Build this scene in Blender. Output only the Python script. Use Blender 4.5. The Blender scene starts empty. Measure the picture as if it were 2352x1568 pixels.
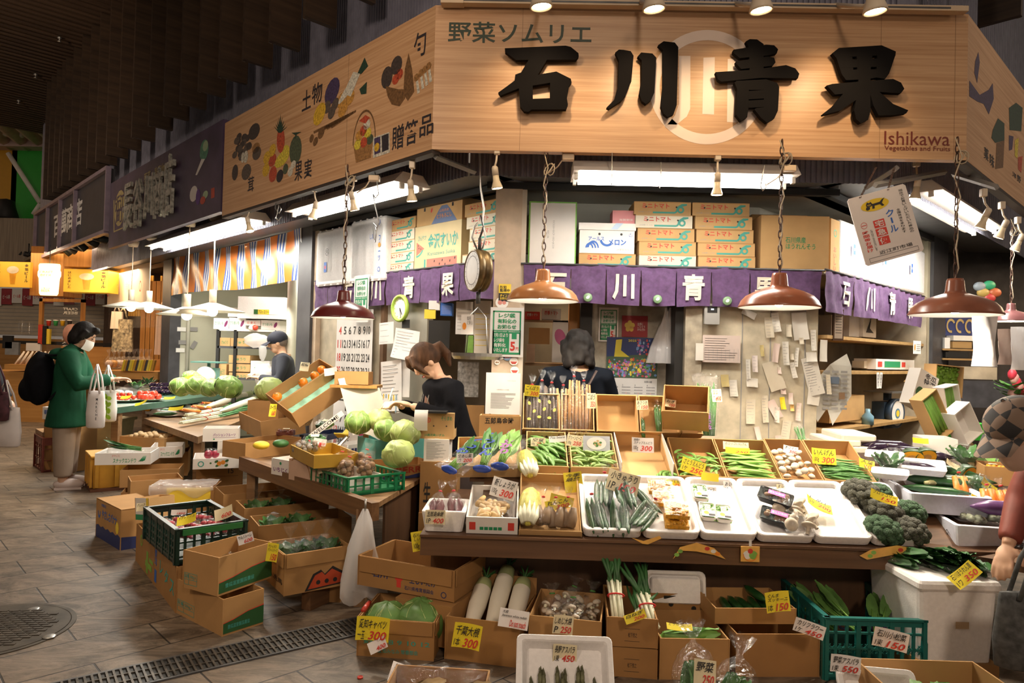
import bpy,math,random
from math import sin,cos,pi,sqrt,radians
from mathutils import Vector,Matrix,noise
RND=random.Random(7)
C=bpy.context.scene.collection
SC=bpy.context.scene
# camera
YAW,PIT,ROLL,FPX,H=.019,.0169,.0262,1589.,1.38
cam_data=bpy.data.cameras.new('camera')
cam=bpy.data.objects.new('camera',cam_data)
C.objects.link(cam)
cam_data.sensor_width=36
cam_data.lens=FPX/2352*36
cam_data.clip_start,cam_data.clip_end=.05,100
cam.matrix_world=(Matrix.Translation((0,0,H))@Matrix.Rotation(YAW,4,'Z')@Matrix.Rotation(pi/2+PIT,4,'X')@Matrix.Rotation(ROLL,4,'Z'))
SC.camera=cam
# world, exposure
SC.view_settings.view_transform='Standard'
SC.view_settings.look='None'
SC.view_settings.gamma=1
SC.view_settings.use_curve_mapping=False
SC.view_settings.exposure=.38
world=bpy.data.worlds.new('market_hall_air')
SC.world=world
world.use_nodes=True
bg=world.node_tree.nodes['Background']
bg.inputs[0].default_value=(1.0,.80,.62,1)
bg.inputs[1].default_value=.15
SC.cycles.max_bounces=8
SC.cycles.transparent_max_bounces=16
SC.cycles.sample_clamp_indirect=6
SC.cycles.caustics_reflective=False
SC.cycles.caustics_refractive=False
def lamp(kind,name,loc,energy,color,target=None,size=.1,size_y=None,spot=70,blend=.5,par=None):
 d=bpy.data.lights.new(name,kind)
 d.energy,d.color=energy,color
 if kind=='AREA':
  d.size=size
  if size_y:d.shape,d.size_y='RECTANGLE',size_y
 elif kind in('POINT','SPOT'):
  d.shadow_soft_size=size
  if kind=='SPOT':d.spot_size,d.spot_blend=radians(spot),blend
 o=bpy.data.objects.new(name,d)
 C.objects.link(o)
 o.location=loc
 if target is not None:
  o.rotation_euler=(Vector(target)-Vector(loc)).to_track_quat('-Z','Y').to_euler()
 if par:
  o.parent=par;o.matrix_parent_inverse=par.matrix_world.inverted()
 return o
WARM,COOL,BULB=(1,.72,.44),(1,.96,.86),(1,.86,.66)
for i,(x,y,z,e)in enumerate([(-3.4,3.4,4.6,120),(-6.2,6.2,4.8,210),(4.4,1.8,4.6,70),(-9.5,9.5,4.8,130)]):
 lamp('SPOT','hall_and_fill_light',(x,y,z),e,WARM,(x,y,0),.12,spot=62,blend=.6)
for p,q,e in(((-1.6,.6,3.5),(-2.6,6.2,3.7),200),((-6.5,4.0,4.4),(-7.5,10.9,4.2),330),((-14,13,5.0),(-20,18,6.2),900),((.6,.2,4.8),(.9,4.2,3.6),80),((1.0,-1.6,3.2),(1.0,3.2,.3),190),((-2.6,.2,3.6),(-1.6,4.2,.4),150),((5.8,2.6,4.2),(3.6,5.2,3.2),90)):
 lamp('SPOT','hall_and_fill_light',p,e,(1,.78,.58),q,.25,spot=85,blend=.9)  # fill spots without fixtures, added to brighten signs, fins, far wall and boxes
 # photograph geometry
def ray(px,py):
 dx,dy=px-1176,py-784
 c,s=cos(ROLL),sin(ROLL)
 a,z=(dx*c+dy*s)/FPX,-(-dx*s+dy*c)/FPX
 cp,sp=cos(PIT),sin(PIT)
 b,z=cp-z*sp,sp+z*cp
 c,s=cos(YAW),sin(YAW)
 return Vector((a*c-b*s,a*s+b*c,z))
CAM=Vector((0,0,H))
def atY(px,py,y):
 r=ray(px,py);return CAM+r*(y/r.y)
def atZ(px,py,z):
 r=ray(px,py);return CAM+r*((z-H)/r.z)
def atV(px,py,x0,y0,ux,uy):
 r=ray(px,py);return CAM+r*((-x0*uy+y0*ux)/(-r.x*uy+r.y*ux))
def atP(px,py,M):
 Mi=M.inverted();o=Mi@CAM;d=Mi.to_3x3()@ray(px,py)
 return o+d*(-o.z/d.z)
LW=lambda px,py,off=0:atV(px,py,-.179-off*.7071,4.95-off*.7071,-1,1)
RW=lambda px,py,off=0:atV(px,py,2.11+off*.7071,4.95-off*.7071,1,1)
LS=lambda px,py,off=0:atV(px,py,-.572-off*.7071,4.-off*.7071,-1,1)
RS=lambda px,py,off=0:atV(px,py,2.503+off*.7071,4.-off*.7071,1,1)
def frame(o,x,up=(0,0,1)):
 x=Vector(x).normalized();z=Vector(up);y=z.cross(x).normalized();z=x.cross(y)
 return Matrix(((x.x,y.x,z.x,o[0]),(x.y,y.y,z.y,o[1]),(x.z,y.z,z.z,o[2]),(0,0,0,1)))
def T(x=0,y=0,z=0):return Matrix.Translation((x,y,z))
def R(a,ax='Z'):return Matrix.Rotation(radians(a),4,ax)
def S(x,y=None,z=None):
 y=x if y is None else y;z=x if z is None else z
 return Matrix.Diagonal((x,y,z,1))
def wallframe(o,x):
 x=Vector((x[0],x[1],0)).normalized()
 return Matrix(((x.x,0,x.y,o[0]),(x.y,0,-x.x,o[1]),(0,1,0,o[2]),(0,0,0,1)))
def seg(pa,pb,z):
 a,b=atZ(*pa,z),atZ(*pb,z)
 return frame(a,b-a),(b-a).length
 # materials
MATS={}
def mat(name,col,rough=.6,var=.12,scale=8,metal=0,emit=None,es=1,bump=0,bscale=None,spec=.5,stretch=None,col2=None,trans=0,alpha=None,sss=0):
 if name in MATS:return MATS[name]
 m=bpy.data.materials.new(name);m.use_nodes=True
 nt=m.node_tree;b=nt.nodes['Principled BSDF']
 b.inputs['Roughness'].default_value=rough
 b.inputs['Metallic'].default_value=metal
 b.inputs['Specular IOR Level'].default_value=spec
 if trans:b.inputs['Transmission Weight'].default_value=trans
 if sss:
  b.inputs['Subsurface Weight'].default_value=sss;b.inputs['Subsurface Radius'].default_value=(.02,.01,.005)
 c=(*col,1)
 b.inputs['Base Color'].default_value=c
 L=nt.links.new
 if var or bump or col2:
  tc=nt.nodes.new('ShaderNodeTexCoord');mp=nt.nodes.new('ShaderNodeMapping')
  if stretch:mp.inputs['Scale'].default_value=stretch
  L(tc.outputs['Object'],mp.inputs[0])
  n=nt.nodes.new('ShaderNodeTexNoise');n.inputs['Scale'].default_value=scale;n.inputs['Detail'].default_value=4
  L(mp.outputs[0],n.inputs['Vector'])
  rp=nt.nodes.new('ShaderNodeValToRGB')
  rp.color_ramp.elements[0].position,rp.color_ramp.elements[1].position=.3,.7
  d=col2 or tuple(max(0,v*(1-2*var))for v in col)
  rp.color_ramp.elements[0].color=(*d,1)
  rp.color_ramp.elements[1].color=(*(col if col2 else tuple(min(1,v*(1+var))for v in col)),1)
  L(n.outputs[0],rp.inputs[0]);L(rp.outputs[0],b.inputs['Base Color'])
  if bump:
   bp=nt.nodes.new('ShaderNodeBump');bp.inputs['Strength'].default_value=bump;bp.inputs['Distance'].default_value=.01
   if bscale:
    n2=nt.nodes.new('ShaderNodeTexNoise');n2.inputs['Scale'].default_value=bscale;L(mp.outputs[0],n2.inputs['Vector']);L(n2.outputs[0],bp.inputs['Height'])
   else:L(n.outputs[0],bp.inputs['Height'])
   L(bp.outputs[0],b.inputs['Normal'])
 if emit:
  b.inputs['Emission Color'].default_value=(*emit,1);b.inputs['Emission Strength'].default_value=es
 MATS[name]=m
 return m
def clear(name,tint=(1,1,1),gloss=.16,milk=0.,bump=.6,scale=22,rough=.08):
 "thin clear plastic film: mostly see-through, sharp highlights on its creases, optionally milky"
 if name in MATS:return MATS[name]
 m=bpy.data.materials.new(name);m.use_nodes=True
 nt=m.node_tree;nt.nodes.clear();L=nt.links.new;N=nt.nodes.new
 out=N('ShaderNodeOutputMaterial');tr=N('ShaderNodeBsdfTransparent');gl=N('ShaderNodeBsdfGlossy');mx=N('ShaderNodeMixShader')
 tr.inputs[0].default_value=(*tint,1);gl.inputs['Roughness'].default_value=rough
 tc=N('ShaderNodeTexCoord');n=N('ShaderNodeTexNoise');n.inputs['Scale'].default_value=scale;n.inputs['Detail'].default_value=3;n.inputs['Distortion'].default_value=1.5
 bp=N('ShaderNodeBump');bp.inputs['Strength'].default_value=bump;bp.inputs['Distance'].default_value=.03
 L(tc.outputs['Object'],n.inputs['Vector']);L(n.outputs[0],bp.inputs['Height']);L(bp.outputs[0],gl.inputs['Normal'])
 fr=N('ShaderNodeLayerWeight');fr.inputs[0].default_value=.25;L(bp.outputs[0],fr.inputs['Normal'])
 pw=N('ShaderNodeMath');pw.operation='POWER';pw.inputs[1].default_value=3;L(fr.outputs['Facing'],pw.inputs[0])
 ad=N('ShaderNodeMath');ad.operation='MULTIPLY_ADD';ad.inputs[1].default_value=.5;ad.inputs[2].default_value=gloss*.6
 L(pw.outputs[0],ad.inputs[0]);L(ad.outputs[0],mx.inputs[0])
 L(tr.outputs[0],mx.inputs[1]);L(gl.outputs[0],mx.inputs[2])
 if milk:
  df=N('ShaderNodeBsdfTranslucent');dd=N('ShaderNodeBsdfDiffuse');m2=N('ShaderNodeMixShader');m3=N('ShaderNodeMixShader')
  df.inputs[0].default_value=dd.inputs[0].default_value=(.92,.9,.9,1)
  L(df.outputs[0],m2.inputs[1]);L(dd.outputs[0],m2.inputs[2])
  m3.inputs[0].default_value=milk;L(mx.outputs[0],m3.inputs[1]);L(m2.outputs[0],m3.inputs[2]);L(m3.outputs[0],out.inputs[0])
 else:L(mx.outputs[0],out.inputs[0])
 MATS[name]=m
 return m
def wood(name,a,b,scale=3.,axis=0,rough=.5,fine=60,bump=.05):
 "wood with grain running along one object axis"
 if name in MATS:return MATS[name]
 st=[12,12,12];st[axis]=.6
 m=mat(name,a,rough,scale=scale,col2=b,stretch=tuple(st),bump=bump)
 return m
def emis(name,col,s):
 return mat(name,(.8,.8,.8),.5,0,emit=col,es=s)
KRAFT=mat('kraft_cardboard',(.43,.24,.095),.8,.045,7,spec=.2,bump=.06)
KRAFT2=mat('pale_kraft_cardboard',(.55,.34,.15),.8,.045,7,spec=.2,bump=.06)
KRAFTD=mat('brown_kraft_cardboard',(.35,.185,.07),.8,.045,7,spec=.2,bump=.06)
WBOX=mat('white_printed_cardboard',(.78,.74,.70),.6,.04,4)
FOAM=mat('white_styrofoam',(.86,.83,.82),.65,.03,60,bump=.15,bscale=260)
FOAMB=mat('bluish_styrofoam',(.72,.74,.86),.6,.03,60,bump=.12,bscale=260)
BLACK=mat('matte_black',(.012,.011,.010),.55,.1)
INK=mat('black_ink',(.02,.018,.018),.6,0)
RED=mat('red_ink',(.62,.05,.035),.6,0)
GREENI=mat('green_ink',(.02,.27,.11),.6,0)
TEAL=mat('teal_ink',(.06,.33,.27),.6,0)
BLUEI=mat('blue_ink',(.03,.13,.48),.6,0)
NAVY=mat('navy_ink',(.02,.03,.12),.6,0)
PURI=mat('purple_ink',(.22,.06,.24),.6,0)
GREYI=mat('grey_ink',(.30,.29,.28),.6,0)
WHITEI=mat('white_ink',(.86,.84,.80),.6,0)
YELI=mat('yellow_ink',(.85,.62,.05),.6,0)
ORANI=mat('orange_ink',(.80,.28,.03),.6,0)
TAGY=mat('yellow_price_card',(.86,.70,.03),.6,.04,3)
TAGC=mat('cream_price_card',(.80,.70,.46),.6,.04,3)
TAGW=mat('white_price_card',(.84,.80,.78),.6,.03,3)
PAPER=mat('white_paper',(.80,.77,.74),.7,.04,4)
PAPERT=mat('thin_paper',(.72,.68,.60),.8,.08,5)
BAG=clear('clear_bag_film',gloss=.12,bump=.9,scale=30,rough=.12)
BAGM=clear('milky_bag_film',milk=.45,scale=9,bump=.8)
PACK=clear('clear_pack_plastic',gloss=.04,bump=.1)
GLASS=clear('clear_glass',gloss=.05,bump=0)
STEEL=mat('brushed_steel',(.55,.54,.52),.35,.1,metal=.9)
DSTEEL=mat('dark_steel',(.09,.09,.095),.5,.2,metal=.3)
WPAINT=mat('white_enamel',(.78,.74,.68),.45,.05)
GREYP=mat('grey_frame_paint',(.06,.058,.065),.45,.12)
STEMW=mat('pale_stem',(.74,.74,.56),.5,.1,20)
# mesh builder
class MB:
 def __init__(s):s.v,s.f,s.m,s.sm=[],[],[],[]
 def add(s,vs,fs,m=0,M=None,sm=False):
  o=len(s.v)
  s.v+=[tuple(M@Vector(p))for p in vs]if M is not None else[tuple(p)for p in vs]
  for f in fs:s.f.append(tuple(i+o for i in f));s.m.append(m);s.sm.append(sm)
  return s
 def box(s,c,d,m=0,M=None,taper=1.):
  x,y,z=d[0]/2,d[1]/2,d[2]/2;t=taper
  vs=[(c[0]+a*x*k,c[1]+b*y*k,c[2]+e*z)for e,k in((-1,t),(1,1))for a,b in((-1,-1),(1,-1),(1,1),(-1,1))]
  return s.add(vs,[(3,2,1,0),(4,5,6,7),(0,1,5,4),(1,2,6,5),(2,3,7,6),(3,0,4,7)],m,M)
 def bbox(s,c,d,r=.01,m=0,M=None,n=3):
  x,y,z=d[0]/2,d[1]/2,d[2]/2;r=min(r,x*.9,y*.9,z*.9)
  rings=[]
  for zz,ins in((-z,r*.6),(-z+r*.6,0),(z-r*.6,0),(z,r*.6)):
   ring=[]
   for q,(sx,sy)in enumerate(((1,1),(-1,1),(-1,-1),(1,-1))):
    for k in range(n+1):
     a=(q+k/n)*pi/2
     ring.append((c[0]+sx*(x-r)+cos(a)*(r-ins*.7)-(0),c[1]+sy*(y-r)+sin(a)*(r-ins*.7),c[2]+zz))
   rings.append(ring)
  return s.loft(rings,m,M,caps=True)
 def loft(s,rings,m=0,M=None,caps=True,closed=True,sm=False):
  n=len(rings[0]);vs=[p for r in rings for p in r];fs=[]
  for i in range(len(rings)-1):
   for j in range(n if closed else n-1):
    a,b=i*n+j,i*n+(j+1)%n
    fs.append((a,b,b+n,a+n))
  if caps and closed:
   fs.append(tuple(range(n-1,-1,-1)));fs.append(tuple(range(len(vs)-n,len(vs))))
  return s.add(vs,fs,m,M,sm)
 def poly(s,pts,m=0,M=None):return s.add([(*p,0)if len(p)==2 else p for p in pts],[tuple(range(len(pts)))],m,M)
 def prism(s,pts,z0,z1,m=0,M=None):
  n=len(pts);vs=[(p[0],p[1],z0)for p in pts]+[(p[0],p[1],z1)for p in pts]
  fs=[tuple(range(n-1,-1,-1)),tuple(range(n,2*n))]+[(i,(i+1)%n,n+(i+1)%n,n+i)for i in range(n)]
  return s.add(vs,fs,m,M)
 def tube(s,pts,r,n=8,m=0,M=None,sm=True,flat=1.,closed=False):
  pts=[Vector(p)for p in pts];rs=r if isinstance(r,(list,tuple))else[r]*len(pts)
  rings=[];up=None
  for i,p in enumerate(pts):
   if closed:t=pts[(i+1)%len(pts)]-pts[i-1]
   else:t=(pts[min(i+1,len(pts)-1)]-pts[max(i-1,0)])
   t=t.normalized()if t.length>1e-9 else Vector((0,0,1))
   if up is None:up=Vector((0,0,1))if abs(t.z)<.9 else Vector((1,0,0))
   a=up-t*up.dot(t)
   if a.length<1e-6:a=t.orthogonal()
   a.normalize();b=t.cross(a);up=a
   rings.append([tuple(p+(a*cos(2*pi*k/n)*flat+b*sin(2*pi*k/n))*rs[i])for k in range(n)])
  if closed:rings.append(rings[0])
  return s.loft(rings,m,M,caps=not closed,sm=sm)
 def lathe(s,prof,n=20,m=0,M=None,sm=True,caps=True,a0=0,a1=2*pi):
  rings=[[(max(r,1e-5)*cos(2*pi*k/n),max(r,1e-5)*sin(2*pi*k/n),z)for k in range(n)]for r,z in prof]
  return s.loft(rings,m,M,caps=caps,sm=sm)
 def ell(s,c,r,m=0,M=None,n=12,k=8,amp=0,fr=3,seed=0,f=None,sm=True):
  if not isinstance(r,(tuple,list)):r=(r,r,r)
  vs,fs=[],[]
  for i in range(k+1):
   th=pi*i/k
   for j in range(n):
    ph=2*pi*j/n
    d=Vector((sin(th)*cos(ph),sin(th)*sin(ph),cos(th)))
    q=1+(amp*noise.noise(d*fr+Vector((seed*3.1,seed,0)))if amp else 0)
    if f:q*=f(d,th,ph)
    vs.append((c[0]+d.x*r[0]*q,c[1]+d.y*r[1]*q,c[2]+d.z*r[2]*q))
  for i in range(k):
   for j in range(n):
    a,b=i*n+j,i*n+(j+1)%n
    fs.append((a,a+n,b+n,b))
  return s.add(vs,fs,m,M,sm)
 def grid(s,nx,ny,f,m=0,M=None,sm=True,two=0):
  vs=[f(i/nx,j/ny)for j in range(ny+1)for i in range(nx+1)]
  fs=[(j*(nx+1)+i,j*(nx+1)+i+1,(j+1)*(nx+1)+i+1,(j+1)*(nx+1)+i)for j in range(ny)for i in range(nx)]
  return s.add(vs,fs,m,M,sm)
 def text(s,t,M,size=.1,m=0,bold=0.,al='C',depth=0,shear=0,sx=1.,sp=1.,ls=1.):
  vs,fs=textmesh(t,bold,al,depth/size if depth else 0,shear,sp,ls)
  return s.add(vs,fs,m,M@S(size*sx,size,size))
 def build(s,name,mats,par=None,M=None,smooth=None):
  me=bpy.data.meshes.new(name)
  me.from_pydata(s.v,[],s.f)
  for k in(mats if isinstance(mats,(list,tuple))else[mats]):me.materials.append(k)
  me.polygons.foreach_set('material_index',s.m)
  me.polygons.foreach_set('use_smooth',[smooth if smooth is not None else q for q in s.sm])
  me.update()
  o=bpy.data.objects.new(name,me);C.objects.link(o)
  if par is not None:o.parent=par
  if M is not None:o.matrix_local=M
  return o
_tx={}
_ts=bpy.data.scenes.new('lettering_workshop')
def textmesh(t,bold,al,depth,shear,sp=1.,ls=1.):
 k=(t,bold,al,depth,shear,sp,ls)
 if k not in _tx:
  cu=bpy.data.curves.new('t','FONT');cu.body=t;cu.offset=bold;cu.resolution_u=2;cu.shear=shear
  cu.space_character=sp;cu.space_line=ls
  cu.align_x={'C':'CENTER','L':'LEFT','R':'RIGHT'}[al];cu.align_y='CENTER';cu.extrude=depth/2
  o=bpy.data.objects.new('t',cu);_ts.collection.objects.link(o)
  _ts.view_layers[0].update();dg=_ts.view_layers[0].depsgraph
  me=bpy.data.meshes.new_from_object(o.evaluated_get(dg))
  _tx[k]=([tuple(v.co)for v in me.vertices],[tuple(p.vertices)for p in me.polygons])
  bpy.data.objects.remove(o);bpy.data.meshes.remove(me);bpy.data.curves.remove(cu)
 return _tx[k]
def vert(t):return '\n'.join(t)
def tag(o,label,cat,group=None,kind=None):
 if label:o['label']=label
 if cat:o['category']=cat
 if group:o['group']=group
 if kind:o['kind']=kind
 return o
def thing(name,label,cat,M=None,group=None):
 o=bpy.data.objects.new(name,None);C.objects.link(o);o.empty_display_size=.05
 if M is not None:o.matrix_world=M
 return tag(o,label,cat,group)
def struct(o):o['kind']='structure';return o
def dup(root,M,label=None,group=None):
 r=root.copy();C.objects.link(r);r.matrix_world=M
 if label:r['label']=label
 if group:r['group']=group
 for ch in root.children:
  c=ch.copy();C.objects.link(c);c.parent=r;c.matrix_parent_inverse=ch.matrix_parent_inverse.copy()
  for g in ch.children:
   d=g.copy();C.objects.link(d);d.parent=c
 return r
def jit(a):return RND.uniform(-a,a)
# print helpers on planes
def fit(mb,t,M,box,m=0,bold=0.,z=.002,shear=0,depth=0):
 "lettering fitted to a rectangle of the plane M, given by its top-left and bottom-right corner in the photograph"
 a,b=atP(box[0],box[1],M),atP(box[2],box[3],M)
 fitl(mb,t,(a.x,a.y,b.x,b.y),m,bold,z,shear,depth)
def fitl(mb,t,r,m=0,bold=0.,z=.002,shear=0,depth=0,M=None):
 vs,fs=textmesh(t,bold,'L',depth,shear)
 if not vs:return
 xs=[v[0]for v in vs];ys=[v[1]for v in vs]
 x0,x1,y0,y1=min(xs),max(xs),min(ys),max(ys)
 sx,sy=(r[2]-r[0])/(x1-x0),(r[1]-r[3])/(y1-y0)
 mb.add([(r[0]+(v[0]-x0)*sx,r[3]+(v[1]-y0)*sy,z+v[2]*sx)for v in vs],fs,m,M)
def ppoly(mb,M,pts,m=0,z=.001,z1=None,k=1.,ox=0,oy=0):
 q=[atP(ox+p[0]/k,oy+p[1]/k,M)for p in pts]
 if z1 is None:mb.add([(p.x,p.y,z)for p in q],[tuple(range(len(q)))],m)
 else:
  a=sum(q[i].x*q[(i+1)%len(q)].y-q[(i+1)%len(q)].x*q[i].y for i in range(len(q)))
  if a<0:q.reverse()
  mb.prism([(p.x,p.y)for p in q],z,z1,m)
def disc(mb,x,y,rx,ry=None,m=0,z=.001,n=20,rot=0,M=None):
 ry=ry or rx;c,s=cos(rot),sin(rot)
 mb.add([(x+cos(2*pi*k/n)*rx*c-sin(2*pi*k/n)*ry*s,y+cos(2*pi*k/n)*rx*s+sin(2*pi*k/n)*ry*c,z)for k in range(n)],[tuple(range(n))],m,M)
def ring(mb,x,y,r0,r1,m=0,z=.001,n=32,M=None,a0=0,a1=2*pi,sy=1):
 vs=[];fs=[]
 full=abs(a1-a0-2*pi)<1e-6
 for k in range(n+1):
  a=a0+(a1-a0)*k/n
  vs+=[(x+cos(a)*r0,y+sin(a)*r0*sy,z),(x+cos(a)*r1,y+sin(a)*r1*sy,z)]
 for k in range(n):fs.append((2*k,2*k+1,2*k+3,2*k+2))
 mb.add(vs,fs,m,M)
def rect(mb,x0,y0,x1,y1,m=0,z=.001,M=None):mb.add([(x0,y0,z),(x1,y0,z),(x1,y1,z),(x0,y1,z)],[(0,1,2,3)],m,M)
# floor
def floor_mat():
 m=bpy.data.materials.new('stone_paving');m.use_nodes=True
 nt=m.node_tree;L=nt.links.new;N=nt.nodes.new;b=nt.nodes['Principled BSDF']
 tc=N('ShaderNodeTexCoord');mp=N('ShaderNodeMapping');mp.inputs['Rotation'].default_value=(0,0,radians(-45));mp.inputs['Location'].default_value=(.12,.05,0)
 L(tc.outputs['Object'],mp.inputs[0])
 br=N('ShaderNodeTexBrick');br.offset=.5
 for k,v in(('Scale',1),('Mortar Size',.005),('Mortar Smooth',.4),('Bias',0),('Brick Width',.62),('Row Height',.312)):br.inputs[k].default_value=v
 br.inputs['Color1'].default_value=(.235,.175,.125,1);br.inputs['Color2'].default_value=(.17,.13,.095,1);br.inputs['Mortar'].default_value=(.03,.025,.022,1)
 L(mp.outputs[0],br.inputs[0])
 m2=N('ShaderNodeMapping');m2.inputs['Rotation'].default_value=(0,0,radians(-38));m2.inputs['Scale'].default_value=(2.2,5,1);L(tc.outputs['Object'],m2.inputs[0])
 n=N('ShaderNodeTexNoise');n.inputs['Scale'].default_value=1.5;n.inputs['Detail'].default_value=10;n.inputs['Roughness'].default_value=.8;n.inputs['Distortion'].default_value=1.2
 L(m2.outputs[0],n.inputs['Vector'])
 rp=N('ShaderNodeValToRGB');rp.color_ramp.elements[0].position=.40;rp.color_ramp.elements[0].color=(.20,.19,.19,1);rp.color_ramp.elements[1].position=.60;rp.color_ramp.elements[1].color=(1,1,1,1)
 L(n.outputs[0],rp.inputs[0])
 mx=N('ShaderNodeMix');mx.data_type='RGBA';mx.blend_type='MULTIPLY';mx.inputs[0].default_value=.85
 L(br.outputs[0],mx.inputs[6]);L(rp.outputs[0],mx.inputs[7]);L(mx.outputs[2],b.inputs['Base Color'])
 rr=N('ShaderNodeMapRange');rr.inputs[3].default_value=.62;rr.inputs[4].default_value=.36;L(n.outputs[0],rr.inputs[0]);L(rr.outputs[0],b.inputs['Roughness'])
 bp=N('ShaderNodeBump');bp.inputs['Strength'].default_value=.35;bp.inputs['Distance'].default_value=.01
 ad=N('ShaderNodeMath');ad.operation='SUBTRACT';L(n.outputs[0],ad.inputs[0]);L(br.outputs[1],ad.inputs[1]);L(ad.outputs[0],bp.inputs['Height']);L(bp.outputs[0],b.inputs['Normal'])
 return m
fb=MB();fb.box((-2,11,-.05),(34,36,.1));struct(fb.build('floor',floor_mat()))
def grate():
 a,b=Vector((-2.35,2.28,0)),Vector((-.50,3.68,0))
 L_=(b-a).length;M=frame(a,b-a)
 t=thing('floor_drain','long dark slotted drain grating set into the floor slabs','drain',M)
 f=MB();w=.20
 f.box((L_/2,-w/2,.003),(L_,.012,.008));f.box((L_/2,w/2,.003),(L_,.012,.008));f.box((L_/2,0,.0012),(L_,w,.001),1)
 f.build('drain_channel',[DSTEEL,BLACK],t)
 n=int(L_/.026);s=MB()
 for i in range(n):s.box((i*.026+.012,0,.005),(.009,w-.01,.006),0,T(0,0,0))
 for yy in(-.035,.035):s.box((L_/2,yy,.0045),(L_,.006,.006))
 s.build('grating',mat('worn_iron',(.10,.085,.07),.45,.3,20,metal=.6),t)
grate()
def manhole():
 c=atZ(-20,1447,0);t=thing('manhole_cover','round iron manhole cover with raised brick pattern in the floor','manhole',T(c.x,c.y,0))
 r=(atZ(163,1420,0)-c).length;b=MB()
 b.lathe([(r+.025,0),(r+.025,.004),(r+.004,.004),(r,.001)],64,sm=False)
 b.lathe([(r,.001),(r,.005),(0,.005)],64,0,sm=False);iron=mat('manhole_iron',(.085,.07,.055),.5,.25,12,metal=.5)
 b.build('iron_disc',iron,t)
 p=MB();q=.052
 for i in range(-20,21):
  for j in range(-20,21):
   x,y=(i+(j%2)*.5)*q,j*q*.5
   if x*x+y*y<(r-.06)**2:p.box((x,y,.0065),(q*.86,q*.34,.004),0,R(8))
 p.build('raised_pattern',iron,t)
 for px,py in((77,1401),(113,1464)):
  k=atZ(px,py,0)-c;z=MB();z.lathe([(.028,.005),(.028,.008),(.018,.008),(.016,.0085),(0,.0085)],20,0,T(k.x,k.y,0));z.build('lift_bolt',STEEL,t)
manhole()
rc=atZ(827,1557,0);b=MB();b.lathe([(.012,0),(.012,.006),(.009,.007),(.009,.003),(0,.003)],18);o=b.build('crown_top',mat('red_plastic',(.6,.05,.03),.4),M=T(rc.x,rc.y,.001));tag(o,'tiny red bottle cap lying on the floor slabs','cap')
# upper walls, roof
CORR=mat('dark_corrugated_steel',(.24,.24,.31),.4,.1,metal=.25)
SLATW=wood('dark_stained_boards',(.060,.034,.018),(.025,.014,.008),2.0,2)
def corr(name,o,x,L_,z0,z1,pitch=.035,d=.012):
 M=wallframe((o[0],o[1],0),x);vs=[];n=int(L_/pitch);b=MB()
 for i in range(n+1):
  for u,h in((0,0),(.42,0),(.5,d),(.92,d)):vs.append((pitch*(i+u),h))
 b.add([(x_,z0,h)for x_,h in vs]+[(x_,z1,h)for x_,h in vs],[(i,i+1,i+1+len(vs),i+len(vs))for i in range(len(vs)-1)],0)
 return struct(b.build(name,CORR,M=M))
q=.45
xl,xr=-.572,2.503
corr('wall_front',(xl+q*.414,4+q),(1,0),xr-xl-2*q*.414,2.52,5.4)
corr('wall_left',(xl+q*.414-14*.7071,4+q+14*.7071),(1,-1),14,2.52,6.2)
corr('wall_right',(xr-q*.414,4+q),(1,1),6,2.52,6.2)
FINX=[98,108,120,132,146,163,182,202,222,245,272,302,340,374,411,452,498,552,612,690,775,900]
u0=Vector((-1,1,0)).normalized()
for i,fx in enumerate(FINX):
 if i<4:p=LS(fx,455,.02)
 else:p=LS(fx,300,.02)
 b=MB();b.box((.0,1.4,-.13),(.045,2.8,.26));b.box((-.0265,1.4,-.02),(.008,2.8,.03),1)
 M=wallframe((p.x,p.y,3.86),(1,-1))
 o=b.build('wall_fin',[SLATW,mat('fin_edge_metal',(.36,.32,.28),.35,.1,metal=.6)],M=M)
 tag(o,'dark stained upright timber fin above the shop signs on the metal wall','fin','timber fins on the metal wall over the alley')
for fx in(2195,2245,2300,2345):
 p=RS(fx,150,.02)
 b=MB();b.box((0,1.4,-.13),(.045,2.8,.26));b.box((.0265,1.4,-.02),(.008,2.8,.03),1)
 o=b.build('wall_fin',[SLATW,MATS['fin_edge_metal']],M=wallframe((p.x,p.y,3.86 if fx>2200 else 4.05),(1,1)))
 tag(o,'dark stained timber fin above the right-hand sign board','fin','timber fins over the right-hand sign')
b=MB();b.box((0,0,.03),(9,12,.02),1)
for i in range(75):b.box((0,-6+i*.16,0),(9,.05,.05))
struct(b.build('ceiling',[wood('ceiling_slats',(.075,.043,.025),(.04,.022,.013),2,0),BLACK],M=T(-8.2,9.2,5.95)@R(45)))
for px,py in((137,88),(82,172),(43,232)):
 p=atZ(px,py,5.9);b=MB();b.lathe([(.03,0),(.03,-.02),(.012,-.03),(.012,-.06),(.03,-.07),(0,-.075)],10,0,T(p.x,p.y,5.92));o=b.build('sprinkler_head',STEEL);tag(o,'small sprinkler head under the dark slatted ceiling','sprinkler','sprinklers on the slatted ceiling')
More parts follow.
